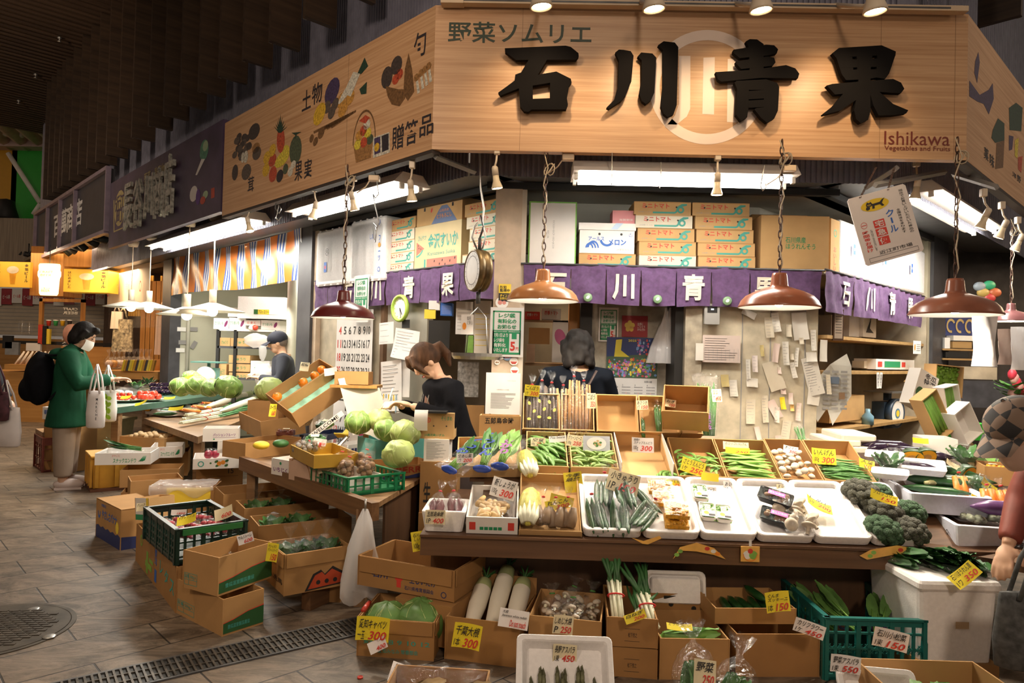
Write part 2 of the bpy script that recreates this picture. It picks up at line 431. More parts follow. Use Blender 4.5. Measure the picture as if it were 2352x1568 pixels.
def hall_end():
 Mf=wallframe((-22,18.0,0),(1,0));z=lambda px,py:atY(px,py,18.0)
 pr=MB()
 def pan(x0,y0,x1,y1,m):
  a,c=z(x0,y0),z(x1,y1);pr.box(((a.x+c.x)/2,18.05,(a.z+c.z)/2),(abs(c.x-a.x),.1,abs(a.z-c.z)),m)
 pan(-400,330,29,640,0);pan(29,330,400,640,1);
 struct(pr.build('wall_far',[mat('amber_panel',(.55,.28,.01),.5,.03),mat('green_panel',(.02,.36,.03),.5,.03)]))
 t=MB();p=z(5,522);t.text('20',wallframe((p.x-.0,17.98,p.z),(1,0)),.62,0,.02,al='L');o=t.build('level_number',INK);tag(o,'large dark number 20 on the amber panel of the far wall','number')
 r_=MB()
 for i in range(40):r_.tube([(-24+i*.45,17.9,6.55),(-24+i*.45,15.2,7.3)],.2,8)
 struct(r_.build('trim_1',mat('roof_sheet',(.66,.50,.42),.5,.08)))
 bm_=MB();a=z(-300,322);bm_.box((-16,17.8,a.z),(16,.4,.38));struct(bm_.build('trim_2',mat('pink_beam',(.5,.36,.32),.5,.05)))
 for k,(pts,r)in enumerate((([(-40,301),(52,309),(53,292)],.09),([(19,352),(92,466)],.06),([(92,468),(76,492)],.05))):
  pb=MB();pb.tube([atY(x,y,17.4)for x,y in pts],r);o=pb.build('roof_pipe',WPAINT);tag(o,['pale bent pipe under the corrugated roof','thin slanting rod in front of the green panel','short rod below the slanting one on the green panel'][k],'pipe')
 sp=MB();p=atY(14,478,17.5);sp.lathe([(.0,.25),(.18,.2),(.22,0),(.3,-.25),(.25,-.3),(0,-.3)],14,0,T(p.x,p.y,p.z));o=sp.build('wall_speaker',BLACK);tag(o,'dark loudspeaker horn mounted before the amber panel','speaker')
 aw=MB();
 for i in range(6):
  a=atY(-60,0+i*14,15);aw.box((a.x,15,a.z),(4,.2,.12),i%2)
 o=aw.build('striped_banner',[mat('awning_red',(.4,.08,.05),.6),mat('awning_cream',(.5,.42,.33),.6)]);tag(o,'red and cream striped banner high beyond the slatted ceiling','banner')
hall_end()
# the main sign boards
def signwood(name,a,b_,axis=0):
 m=bpy.data.materials.new(name);m.use_nodes=True
 nt=m.node_tree;L=nt.links.new;N=nt.nodes.new;b=nt.nodes['Principled BSDF']
 tc=N('ShaderNodeTexCoord');mp=N('ShaderNodeMapping');mp.inputs['Scale'].default_value=(.5,26,1);L(tc.outputs['Object'],mp.inputs[0])
 n=N('ShaderNodeTexNoise');n.inputs['Scale'].default_value=2.2;n.inputs['Detail'].default_value=6;n.inputs['Roughness'].default_value=.6;L(mp.outputs[0],n.inputs['Vector'])
 rp=N('ShaderNodeValToRGB');rp.color_ramp.elements[0].position=.33;rp.color_ramp.elements[1].position=.66
 rp.color_ramp.elements[0].color=(*b_,1);rp.color_ramp.elements[1].color=(*a,1)
 L(n.outputs[0],rp.inputs[0]);L(rp.outputs[0],b.inputs['Base Color']);b.inputs['Roughness'].default_value=.42
 return m
SIGNW=signwood('sign_wood',(.60,.37,.205),(.42,.225,.105))
PINKW=mat('faded_white_print',(.72,.58,.50),.5,.02)
K7=dict(k=3.36,ox=1000,oy=0);K8=dict(k=3.3504,ox=1650,oy=0)
ZT,ZB=3.401,2.555
def main_sign():
 t=thing('sign_board','long pale wood sign board with big black characters over the corner stall','sign',T(0,4,0))
 M=wallframe((0,4.,0),(1,0))
 b=MB();b.box(((xl+xr)/2,(ZT+ZB)/2,-.03),(xr-xl,ZT-ZB,.06))
 for px in(1197,2022,2193):p=atP(px,200,M);rect(b,p.x-.001,ZB,p.x+.001,ZT,4,.001)
 fit(b,'野菜ソムリエ',M,(1030,49,1358,103),2,.012)
 fit(b,'Ishikawa',M,(2031,301,2181,335),3,.0);fit(b,'Vegetables and Fruits',M,(2031,334,2182,351),3,.006)
 c=atP(1624,200,M);e=atP(1757,203,M);r=(e-c).length
 ring(b,c.x,c.y,r*.82,r,1,.001,64)
 ppoly(b,M,[(1880,432),(1968,432),(1966,840),(1940,900),(1860,962),(1790,960),(1850,890),(1880,800)],1,**K7)
 ppoly(b,M,[(2068,445),(2156,442),(2150,885),(2060,880)],1,**K7)
 ppoly(b,M,[(2256,455),(2340,450),(2332,945),(2250,942)],1,**K7)
 b.build('board',[SIGNW,PINKW,mat('dark_green_print',(.012,.03,.012),.5,0),mat('maroon_print',(.16,.022,.012),.5,0),mat('board_joint',(.25,.14,.07),.6,0)],t,T(0,-4,0)@M)
 chars=[('石',K7,[[(538,408),(1000,388),(1040,398),(1098,445),(1100,470),(1080,495),(622,497),(540,435)],[(722,490),(862,490),(795,602),(700,690),(505,768),(488,745),(612,655),(618,608),(662,592)],[(640,650),(750,640),(752,870),(740,875),(715,892),(685,888),(655,850)],[(700,625),(930,585),(1040,640),(1046,668),(1030,690),(885,670),(750,692),(700,700)],[(883,660),(1030,680),(1010,790),(1018,835),(1003,873),(880,873)],[(700,795),(880,788),(1005,800),(1005,872),(735,874)]]),('川',K7,[[(1378,440),(1405,418),(1440,420),(1495,430),(1517,465),(1500,660),(1460,760),(1420,810),(1330,868),(1312,858),(1370,800),(1398,700),(1405,500)],[(1548,470),(1575,440),(1660,448),(1690,480),(1675,745),(1650,800),(1610,832),(1580,810),(1560,755),(1578,660),(1578,500)],[(1703,385),(1745,355),(1830,365),(1857,400),(1845,840),(1820,910),(1775,930),(1745,905),(1725,850),(1740,700),(1740,420)]]),('青',K8,[[(185,355),(215,338),(270,340),(320,375),(320,590),(215,590),(212,410)],[(92,418),(340,380),(400,385),(430,415),(420,445),(350,462),(140,482),(90,440)],[(110,507),(350,470),(400,480),(410,515),(390,540),(150,565),(112,525)],[(-44,588),(250,570),(490,535),(560,560),(590,600),(580,635),(300,632),(0,660),(-25,645)],[(98,665),(130,655),(208,668),(205,860),(195,930),(150,958),(110,910),(120,720)],[(110,655),(340,643),(420,670),(438,700),(430,725),(120,722)],[(322,690),(438,700),(428,880),(400,940),(345,972),(300,935),(248,870),(265,860),(322,855)],[(203,732),(326,724),(326,788),(203,795)],[(203,804),(326,797),(326,853),(203,858)]]),('果',K8,[[(840,445),(890,405),(1215,385),(1322,432),(1318,466),(1183,462),(868,478)],[(868,470),(992,474),(1000,580),(1000,648),(940,645),(910,600)],[(1026,470),(1145,462),(1130,575),(1030,575)],[(1181,460),(1318,460),(1270,600),(1240,640),(1175,630)],[(890,496),(1300,482),(1290,546),(900,556)],[(905,572),(1280,564),(1262,608),(1240,640),(1180,628),(1120,640),(945,650),(915,610)],[(1035,470),(1130,470),(1128,800),(1130,880),(1110,950),(1055,975),(1020,945),(1005,880),(1020,800),(1040,640)],[(797,690),(840,678),(1300,640),(1360,668),(1385,715),(1360,748),(1290,745),(1150,735),(860,758)],[(930,742),(1060,730),(1020,800),(900,880),(775,912),(770,903),(850,840)],[(1120,730),(1195,738),(1300,830),(1415,878),(1400,900),(1300,915),(1190,918),(1150,840)]])]
 for ch,K,strokes in chars:
  b=MB()
  for i,s in enumerate(strokes):ppoly(b,M,s,0,.03,.062+i*.0002,**K)
  b.build('raised_character',mat('black_lacquer',(.006,.005,.005),.9,.05,spec=.12),t,T(0,-4,0)@M)
 tr=MB();a,e=atP(1018,18,M),atP(2206,36,M)
 tr.box(((a.x+e.x)/2,ZT-.005,.05),(e.x-a.x,.03,.05));tr.box(((a.x+e.x)/2,ZT-.005,.0757),(e.x-a.x-.2,.01,.002),1);tr.box((a.x+.06,ZT-.005,.052),(.13,.04,.06))
 tr.build('lamp_track',[mat('beige_plastic',(.62,.47,.32),.5,.04),DSTEEL],t,T(0,-4,0)@M)
main_sign()
def blob(b,M,px,py,rx,ry,m,rot=0,z=.001,n=14):
 c=atP(px,py,M);a=atP(px+rx,py,M);e=atP(px,py+ry,M)
 disc(b,c.x,c.y,abs(a.x-c.x),abs(e.y-c.y),m,z,n,rot)
def side_signs():
 o0=Vector((xl,4,0));e0=LS(513,400);L_=(Vector((e0.x,e0.y,0))-o0).length
 M=wallframe((e0.x,e0.y,0),(1,-1))
 t=thing('sign_board','pale wood sign board painted with fruit and vegetables, left of the big characters','sign',M)
 b=MB();b.box((L_/2,(ZT+ZB)/2,-.03),(L_,ZT-ZB,.06));b.box((L_/2,ZB-.012,-.03),(L_,.02,.06),14)
 for px in(798,):p=atP(px,250,M);rect(b,p.x-.001,ZB,p.x+.001,ZT,14,.0008)
 cols=[(.055,.04,.035),(.10,.075,.06),(.62,.38,.03),(.45,.07,.03),(.07,.09,.05),(.30,.15,.05),(.58,.55,.46),(.06,.04,.10),(.16,.08,.03),(.62,.50,.05),(.03,.025,.03),(.02,.05,.03),(.5,.25,.05)]
 ms=[SIGNW]+[mat('print_%d'%i,c,.5,.25,60)for i,c in enumerate(cols)]+[mat('sign_edge',(.035,.025,.02),.6,0)]
 r=random.Random(3)
 for k in range(26):blob(b,M,556+r.uniform(-17,17),338+r.uniform(-26,26),6,8,1+k%2,0,.0011+k*1e-5)
 for px,py,rx,ry,m in((584,302,13,18,1),(588,340,9,12,6),(590,352,10,15,2),(565,360,5,14,7),(558,362,4,12,7),(540,396,7,18,1),(566,395,11,18,2)):blob(b,M,px,py,rx,ry,m,0,.0016)
 for px,py,rx,ry,m in((645,322,9,30,4),(626,345,8,14,3),(613,362,8,14,3),(626,368,9,14,4),(611,390,8,15,3),(627,400,9,18,4),(648,365,17,16,10),(655,350,10,16,10),(643,404,8,14,11),(679,345,14,34,5),(656,388,6,12,5),(667,394,6,11,7),(674,378,6,9,7)):blob(b,M,px,py,rx,ry,m,.2,.0013+r.random()*2e-4)
 for k in range(9):ppoly(b,M,[(640,305),(646,305),(645+(k-4)*4,262+abs(k-4)*7)],12,.0015+k*1e-5)
 ppoly(b,M,[(676,318),(680,318),(682,309),(693,303),(670,305),(679,311)],12,.0017)
 for k in range(5):ppoly(b,M,[(760-k*10,290+k*3),(818-k*6,252+k*3),(818-k*6,257+k*3),(762-k*10,295+k*3)],9,.0012)
 for px,py,rx,ry,m in((763,210,18,27,8),(800,205,26,10,7),(734,262,15,22,3),(752,246,8,14,2),(762,258,9,14,2),(770,240,9,13,2),(784,230,11,15,13),(804,225,11,15,13),(788,250,12,16,13),(716,318,5,9,9),(725,325,6,9,9),(738,305,8,12,9)):blob(b,M,px,py,rx,ry,m,.5,.0014+r.random()*2e-4)
 ppoly(b,M,[(789,215),(812,165),(828,168),(806,222)],7,.0018);ppoly(b,M,[(822,168),(838,132),(846,152),(830,170)],12,.0019);ppoly(b,M,[(826,205),(843,188),(842,215),(830,217)],12,.0019)
 for px,py,rx,ry,m in((889,178,13,25,1),(911,150,13,21,1),(909,182,8,12,4),(918,170,8,12,4)):blob(b,M,px,py,rx,ry,m,0,.0014)
 ppoly(b,M,[(886,198),(915,205),(930,205),(931,225),(918,244),(900,240),(890,220)],9,.0015);ppoly(b,M,[(939,122),(947,160),(952,210),(937,232),(927,215),(930,160)],9,.0016)
 for px,py in((957,178),(967,168),(976,160),(985,152)):blob(b,M,px,py,6,9,6,0,.0016);ppoly(b,M,[(px-2,py+4),(px+3,py+2),(px+8,py+34),(px+2,py+38)],7,.0015)
 ring_c=atP(836,325,M);ring(b,ring_c.x,ring_c.y,.13,.14,9,.0013,24,a0=0,a1=pi,sy=1.5)
 ppoly(b,M,[(812,335),(857,322),(852,362),(818,374)],6,.0014)
 for px,py,m in((825,312,13),(835,300,4),(845,305,10),(836,327,4),(850,320,5),(822,332,10),(843,286,7)):blob(b,M,px,py,8,12,m,0,.0016)
 ppoly(b,M,[(825,278),(840,264),(850,270),(840,284)],4,.0018)
 ppoly(b,M,[(857,316),(895,303),(896,350),(857,363)],7,.0012);ppoly(b,M,[(860,318),(874,313),(874,350),(860,356)],8,.0014);ppoly(b,M,[(877,312),(893,306),(893,343),(878,350)],11,.0014);blob(b,M,866,338,6,10,3,0,.0016)
 for tx,box in(('茸',(570,408,583,438)),('果',(678,374,694,412)),('実',(700,368,716,406)),('土',(695,212,714,247)),('物',(718,196,740,232)),('旬',(952,80,978,124)),('贈',(902,292,927,338)),('答',(931,281,960,327)),('品',(965,270,995,306))):fit(b,tx,M,box,11,.012,.002)
 b.build('board',ms,t)
 M2=wallframe((xr,4,0),(1,1));L2=3.0
 t2=thing('sign_board','pale wood sign board with printed vegetables, running back on the right','sign',M2)
 b=MB();b.box((L2/2,(ZT+ZB)/2,-.03),(L2,ZT-ZB,.06));b.box((L2/2,ZB-.012,-.03),(L2,.02,.06),14)
 def P8(pts):return[(1650+x/3.3504,y/3.3504)for x,y in pts]
 for pts,m in(([(1975,470),(2000,400),(2010,480),(1990,640),(1968,560)],8),([(1930,620),(2010,730),(2080,690),(2110,640),(2118,760),(2080,880),(2040,800),(1990,780),(1930,740)],8),([(2110,1000),(2150,910),(2200,950),(2200,1080),(2130,1100),(2100,1060)],12),([(2140,1100),(2200,1080),(2190,1290),(2130,1300)],9),([(2235,830),(2290,790),(2340,830),(2330,1010),(2240,1000)],12),([(2235,1040),(2270,1050),(2260,1150),(2235,1160)],8),([(2280,1080),(2310,1060),(2300,1220),(2280,1200)],10),([(2305,1210),(2340,1200),(2330,1330),(2305,1300)],4)):ppoly(b,M2,P8(pts),m,.0012)
 for tx,box in(('薬',(2260,335,2270,372)),('味',(2273,350,2283,388)),('洋',(2325,392,2334,412)),('野',(2336,400,2344,422))):fit(b,tx,M2,box,11,.01,.002)
 b.build('board',ms,t2)
side_signs()
def hasegawa_sign():
 a,e=LS(252,480),LS(509,400);L_=(e-a).length
 L_=sqrt((a.x-e.x)**2+(a.y-e.y)**2);M=wallframe((a.x,a.y,0),(1,-1))
 t=thing('sign_board','dark violet shop sign with raised silver characters and a painted turnip','sign',M)
 b=MB();z0,z1=2.60,3.45
 b.box((L_/2,(z0+z1)/2,-.03),(L_,z1-z0,.06))
 blob(b,M,275,478,12,41,1);fit(b,'近江',M,(266,452,285,480),0,.02,.003);fit(b,'町',M,(268,484,283,508),0,.02,.003)
 fit(b,'野菜・青果物',M,(332,398,378,405),1,.01,.003)
 ppoly(b,M,[(261,460),(263,459),(263,530),(286,520),(286,523),(261,534)],1)
 blob(b,M,469,345,10,24,2,0,.0012);blob(b,M,472,335,6,12,3,0,.0014);ppoly(b,M,[(463,365),(471,365),(453,402),(449,402)],4,.0013);blob(b,M,445,445,9,18,4,0,.0014);blob(b,M,455,452,5,18,5,0,.0015);blob(b,M,466,460,6,9,6,0,.0016);blob(b,M,472,447,6,9,3,0,.0015);ppoly(b,M,[(485,433),(493,430),(493,453),(485,456)],6)
 b.build('board',[mat('violet_board',(.062,.04,.085),.45,.25,3),mat('old_gold_print',(.40,.32,.14),.5,.1),mat('leaf_print',(.07,.22,.14),.5,.2,30),mat('leaf_print_pale',(.3,.4,.25),.5,.1),mat('turnip_print',(.62,.58,.56),.5,.05),mat('aubergine_print',(.10,.03,.22),.5,.1),mat('red_print',(.45,.06,.03),.5,.1)],t)
 sil=mat('weathered_silver',(.42,.42,.38),.4,.35,25,metal=.2)
 for ch,box in(('長',(295,428,320,522)),('谷',(318,418,344,516)),('川',(343,408,368,494)),('商',(366,392,391,494)),('店',(390,362,416,490))):
  c=MB();p,q_=atP(box[0],box[1],M),atP(box[2],box[3],M)
  vs,fs=textmesh(ch,.012,'L',.2,0);xs=[v[0]for v in vs];ys=[v[1]for v in vs];x0,x1,y0,y1=min(xs),max(xs),min(ys),max(ys)
  sx,sy=(q_.x-p.x)/(x1-x0)*.74,(p.y-q_.y)/(y1-y0)
  c.add([(p.x+(v[0]-x0)*sx,q_.y+(v[1]-y0)*sy,.045+v[2]*.14)for v in vs],fs);c.build('raised_character',sil,t)
 a,e=LS(82,500),LS(248,420);L2=sqrt((a.x-e.x)**2+(a.y-e.y)**2);M2=wallframe((a.x,a.y,0),(1,-1))
 t2=thing('sign_board','black framed shop sign of five panels with white characters','sign',M2)
 b=MB();z0,z1=2.84,3.68;b.box((L2/2,(z0+z1)/2,-.05),(L2,z1-z0,.06));fr=MB()
 for zz in(z0,z1):fr.box((L2/2,zz,0),(L2,.05,.06))
 for k in(0,.22,.42,.63,1):fr.box((L2*k,(z0+z1)/2,0),(.04,z1-z0,.06))
 for ch,box in(('百',(121,497,137,538)),('萬',(138,482,149,537)),('商',(151,472,167,526)),('店',(169,460,184,516))):fit(b,ch,M2,box,1,.02,-.018)
 b.build('board',[mat('black_sheet',(.03,.028,.035),.5,.15),mat('white_print',(.75,.73,.72),.5,.0)],t2);fr.build('sign_frame',mat('violet_grey_frame',(.25,.2,.27),.4,.1,metal=.3),t2)
hasegawa_sign()
# shop front: pillars, beams, loft, walls
CREAM=mat('stained_cream_panel',(.50,.43,.32),.5,.18,5,bump=.05)
PILL=mat('beige_pillar_paint',(.58,.45,.33),.5,.10,9)
PALEG=mat('pale_green_wall',(.55,.54,.42),.55,.06,2)
BEAMG=mat('grey_beam_paint',(.10,.10,.11),.45,.1)
LOFTW=mat('loft_white',(.58,.55,.47),.6,.06,3)
nL,nR=Vector((-1,-1,0))/sqrt(2),Vector((1,-1,0))/sqrt(2)
cL,cR=Vector((-.179,4.95,0)),Vector((2.11,4.95,0))
dL,dR=Vector((-1,1,0))/sqrt(2),Vector((1,1,0))/sqrt(2)
def slab(name,pts,z0,z1,m):
 b=MB();a=sum(pts[i][0]*pts[(i+1)%len(pts)][1]-pts[(i+1)%len(pts)][0]*pts[i][1]for i in range(len(pts)))
 b.prism([(p[0],p[1])for p in(pts if a>0 else pts[::-1])],z0,z1);return b.build(name,m)
def strip(o,d,n,u0,u1,o0,o1):
 return[o+d*u+n*k for u,k in((u0,o0),(u1,o0),(u1,o1),(u0,o1))]
def lu(px,py,off=0):return(LW(px,py,off)-cL).dot(dL)
def ru(px,py,off=0):return(RW(px,py,off)-cR).dot(dR)
struct(slab('trim_3',[(-.235,4.93),(-.045,4.93),(-.045,5.12),(-.235,5.12)],0,2.57,PILL))
struct(slab('trim_4',[(-.045,4.945),(-.012,4.945),(-.012,5.1),(-.045,5.1)],0,2.57,mat('pale_strip',(.62,.54,.44),.4,.05)))
u1=lu(722,600);u2=lu(692,600)
struct(slab('trim_5',strip(cL,dL,nL,u1,u2,-.15,.03),0,2.66,GREYP))
struct(slab('trim_6',strip(cL,dL,nL,u1-.07,u1,-.12,0),0,2.6,PILL))
u3,u4=lu(400,700),lu(386,700)
struct(slab('trim_7',strip(cL,dL,nL,u3,u4+.1,-.1,.05),0,2.6,GREYP))
v1,v2=ru(2137,600),ru(2170,600)
struct(slab('trim_8',strip(cR,dR,nR,v1,v2,-.15,.03),0,2.7,GREYP))
struct(slab('trim_9',strip(cR,dR,nR,v1-.08,v1,-.12,.0),0,2.6,mat('cream_frame',(.5,.45,.33),.5,.06)))
big=13.0
for nm,pts,z0,z1,m in(('trim_10',[cL+nL*0,cR+nR*0,(2.11,5.15),(-.179,5.15)],2.6,2.75,BEAMG),('trim_11',strip(cL,dL,nL,-.1,big,-.2,0),2.6,2.75,BEAMG),('trim_12',strip(cR,dR,nR,-.1,6,-.2,0),2.6,2.75,BEAMG),('trim_13',[(-.3,4.92),(2.2,4.92),(2.2,4.97),(-.3,4.97)],2.555,2.6,BLACK),('trim_14',strip(cL,dL,nL,0,u1,-.02,.03),2.555,2.6,BLACK),('trim_15',strip(cR,dR,nR,0,v1,-.02,.03),2.555,2.6,BLACK),('ceiling_front',[(-.38,4.46),(2.31,4.46),(2.11,4.95),(-.179,4.95)],2.61,2.64,BEAMG),('ceiling_left',strip(cL,dL,nL,-.1,big,0,.5),2.61,2.64,BEAMG),('ceiling_right',strip(cR,dR,nR,-.1,6,0,.5),2.61,2.64,BEAMG)):
 struct(slab(nm,pts,z0,z1,m))
for i,(p,q_)in enumerate((((1000,360),(1090,395)),((2060,385),(1990,430)),((2010,425),(2170,395)),((2290,430),(2190,400)))):
 a,e=atY(*p,4.05),atY(*q_,4.4);b=MB();b.tube([a,e],.018,4,sm=False);o=b.build('angle_bracket',mat('bracket_steel',(.25,.24,.23),.5,.1));struct(o);o.name='trim_%d'%(20+i)
def loft(tag_,pts,z0,z1,m):struct(slab(tag_,pts,z0,z1,m))
dp=.62
plan=[cL+dL*u1,cL,cR,cR+dR*v1];inn=[cL+dL*u1-nL*dp,cL+Vector((dp*.414,dp,0)),cR+Vector((-dp*.414,dp,0)),cR+dR*v1-nR*dp]
for a,b_,nm in((0,1,'left'),(1,2,'front'),(2,3,'right')):
 loft('trim_loft_'+nm,[plan[a],plan[b_],inn[b_],inn[a]],1.995,2.015,mat('loft_shelf',(.4,.3,.18),.6,.1))
 loft('ceiling_loft_'+nm,[plan[a],plan[b_],inn[b_],inn[a]],2.6,2.62,LOFTW)
 n_=(Vector((inn[b_][0]-inn[a][0],inn[b_][1]-inn[a][1],0))).normalized();n_=Vector((-n_.y,n_.x,0))
 loft('wall_loft_'+nm,[inn[a],inn[b_],Vector(inn[b_])+n_*.04,Vector(inn[a])+n_*.04],2.0,2.62,LOFTW)
uc=lu(868,800);ud=lu(966,800)
struct(slab('wall_left_panel',strip(cL,dL,nL,uc,u1-.07,-.10,-.05),0,2.0,CREAM))
struct(slab('wall_clock_panel',strip(cL,dL,nL,ud,uc-.05,-.12,-.06),0,2.0,mat('pale_panel',(.47,.44,.36),.5,.10,4)))
struct(slab('trim_16',strip(cL,dL,nL,uc-.05,uc,-.14,-.02),0,2.0,mat('brown_jamb',(.16,.09,.05),.5,.1)))
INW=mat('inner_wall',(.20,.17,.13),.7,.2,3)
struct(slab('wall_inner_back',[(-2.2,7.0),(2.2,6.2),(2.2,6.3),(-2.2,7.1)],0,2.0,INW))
xd0,xd1,xn=atY(1357,800,5.36).x,atY(1585,800,5.36).x,atY(1590,800,5.03).x
struct(slab('wall_door_side',[(xd0,5.36),(xd1,5.36),(xd1,5.42),(xd0,5.42)],0,2.0,mat('scuffed_grey_panel',(.43,.39,.31),.5,.22,9)))
struct(slab('wall_notes',[(xn+.06,5.03),(2.11,5.03),(2.11,5.09),(xn+.06,5.09)],0,2.0,mat('scuffed_cream_panel',(.56,.49,.36),.5,.16,8,bump=.04)))
struct(slab('trim_17',[(xn-.06,5.0),(xn+.06,5.0),(xn+.06,5.1),(xn-.06,5.1)],0,2.0,mat('jamb_cream',(.42,.36,.27),.5,.2,12)))
struct(slab('trim_18',[(xn-.12,5.06),(xn-.06,5.06),(xn-.06,5.4),(xn-.12,5.4)],0,2.0,BLACK))
for px in(1705,1770,1850):
 x=atY(px,800,5.02).x;struct(slab('trim_seam',[(x-.003,5.025),(x+.003,5.025),(x+.003,5.035),(x-.003,5.035)],0,2.,GREYI))
struct(slab('trim_19',[(xd0-.09,5.3),(xd0,5.3),(xd0,5.4),(xd0-.09,5.4)],0,2.0,BLACK))
struct(slab('wall_niche_back',strip(cR,dR,nR,0,v1,-.52,-.46),0,2.0,mat('niche_panel',(.34,.28,.19),.6,.15,5)))
struct(slab('wall_niche_side',strip(cR,dR,nR,v1-.1,v1-.06,-.46,0),0,2.0,CREAM))
# curtains
CLOTH=mat('purple_cloth',(.12,.06,.15),.85,.14,30,bump=.1,bscale=300)
CREAMP=mat('cream_dye',(.72,.66,.54),.8,.05)
def wv(x,y,s):return .010*sin(x*17+s)*(1-y)+.005*sin(x*43+2*s+y*3)+.004*sin(y*9+x*8)
def curtain(name,M,L_,h,cuts,texts,s,label,mcloth=None,mats=None,drop=0):
 t=thing(name,label,'curtain',M)
 b=MB();cuts=[0]+cuts+[L_]
 top=.14*h
 for i in range(len(cuts)-1):
  x0,x1=cuts[i]+.002,cuts[i+1]-.002;nx=max(4,int((x1-x0)/.02))
  def f(a,c,x0=x0,x1=x1,i=i):
   y=c;x=x0+(x1-x0)*a;k=(1-y)
   x=x+.006*k*(1 if a<.5 else-1)*abs(a-.5)*2*(1+.6*sin(i*2.3))
   return(x,(y-1)*(h-top)-top-drop*x/L_-.006*k*sin(i*1.7+a*3),wv(x,y,s)+.006*k*sin(i*2.1))
  b.grid(nx,7,f)
 b.grid(int(L_/.03),2,lambda a,c:(a*L_,-top*(1-c)+.0-drop*a,wv(a*L_,1,s)))
 for tx,x,y,sz in texts:
  vs,fs=textmesh(tx,.03,'C',0,0)
  q=[(x+v[0]*sz,y-drop*x/L_+v[1]*sz*1.15)for v in vs]
  b.add([(u,w,wv(u,1+w/h,s)+.012)for u,w in q],fs,1)
 b.build('cloth',mats or[CLOTH,CREAMP],t)
 r=MB();r.tube([(-.02,-.008,.0),(L_+.02,-.008-drop,.0)],.007,8);r.build('rod',DSTEEL,t)
 return t
p0,p1=atY(1203,602,4.93),atY(1888,620,4.93)
M=wallframe((p0.x,4.93,2.03),(1,0));Lc=p1.x-p0.x
cx=[atY(x,650,4.93).x-p0.x for x in(1230,1311,1392,1472,1554,1634,1722,1800)]
curtain('shop_curtain',M,Lc,.285,cx,[(c,atY(x,650,4.93).x-p0.x,-.165,.165)for c,x in(('石',1276),('川',1434),('青',1592),('果',1758))],0,'purple split shop curtain with cream characters over the front opening')
for i,px in enumerate((1350,1510,1670)):
 p=atY(px,683+i*4,4.9);b=MB();Mb=wallframe((p.x,4.895,p.z),(1,0))
 b.lathe([(.032,-.004),(.032,.002),(.026,.006),(0,.007)],20,0,Mb);disc(b,0,0,.014,.01,1,.0085,10,.5,Mb);disc(b,.004,.008,.009,.006,1,.0086,8,0,Mb)
 tag(b.build('badge',[mat('green_badge',(.22,.36,.2),.4,.1),WHITEI]),['round green badge pinned under the first character gap of the front curtain','round green badge pinned between the second and third curtain characters','round green badge pinned on the curtain beside the third character'][i],'badge')
a=LW(725,642,.02);e=LW(1138,610,.02);Lc=sqrt((a.x-e.x)**2+(a.y-e.y)**2)
M=wallframe((a.x,a.y,2.055),(1,-1));g=lambda px:(LW(px,650,.02)-Vector((a.x,a.y,0))).dot(Vector((1,-1,0))/sqrt(2))
curtain('shop_curtain',M,Lc,.285,[g(x)for x in(753,785,820,849,885,921,966,1010,1056,1098)],[(c,g(x),-.165,.165)for c,x in(('石',802),('川',867),('青',941),('果',1030))],2,'purple split curtain with cream characters along the left opening')
a=RW(1898,622,.03);e=RW(2122,678,.03);Lc=sqrt((a.x-e.x)**2+(a.y-e.y)**2)
M=wallframe((a.x,a.y,2.035),(1,1));g=lambda px:(RW(px,680,.03)-Vector((a.x,a.y,0))).dot(dR)
curtain('shop_curtain',M,Lc,.30,[g(x)for x in(1960,2020)],[(c,g(x),-.16,.17)for c,x in(('石',1941),('川',1998),('青',2046),('果',2089))],4,'purple curtain with small cream characters over the right niche',drop=.02)
# printed boxes on the loft
FP=wallframe((0,0,0),(1,0))
def closed(b,w,d,h,m=0,r=.0):b.box((w/2,d/2,h/2),(w,d,h),m)
def tomato(w=.405,h=.094,d=.27):
 b=MB();closed(b,w,d,h)
 b.box((w/2,-.0005,h-.004),(w,.002,.006),4)
 fitl(b,'ミニトマト',(w*.14,h*.86,w*.62,h*.48),1,.02,.0015,M=FP)
 rect(b,w*.33,h*.10,w*.70,h*.24,2,.0012,FP)
 ring(b,w*.70,h*.42,h*.18,h*.32,2,.0012,10,FP,-pi/2,0)
 ring(b,w*.82,h*.40,h*.13,h*.27,2,.0012,18,FP)
 b.add([(w*.80,h*.60,.0013),(w*.93,h*.74,.0013),(w*.93,h*.86,.0013),(w*.84,h*.86,.0013),(w*.755,h*.62,.0013),(w*.74,h*.42,.0013),(w*.775,h*.42,.0013)],[(0,1,2,3,4,5,6)],2,FP)
 fitl(b,'JA全農いしかわ',(w*.07,h*.26,w*.30,h*.14),3,0,.0012,M=FP)
 for x in(.21,.745):disc(b,w*x,h*.60,.0065,None,5,.0016,10,0,FP)
 return b
TOMM=[KRAFT2,RED,TEAL,GREYI,KRAFT,INK];TOMW=[mat('cream_printed_cardboard',(.68,.60,.46),.6,.05,4),RED,TEAL,GREYI,KRAFT2,INK]
tm=tomato().build('tomato_carton',TOMM);tw=tomato().build('tomato_carton',TOMW)
used=[0,0]
def put_tomato(M,white,label,group):
 src=tw if white else tm
 if not used[white]:o=src;used[white]=1
 else:o=src.copy();C.objects.link(o)
 o.matrix_world=M;tag(o,label,'box',group)
ORD=['bottom','second','third','fourth','topmost']
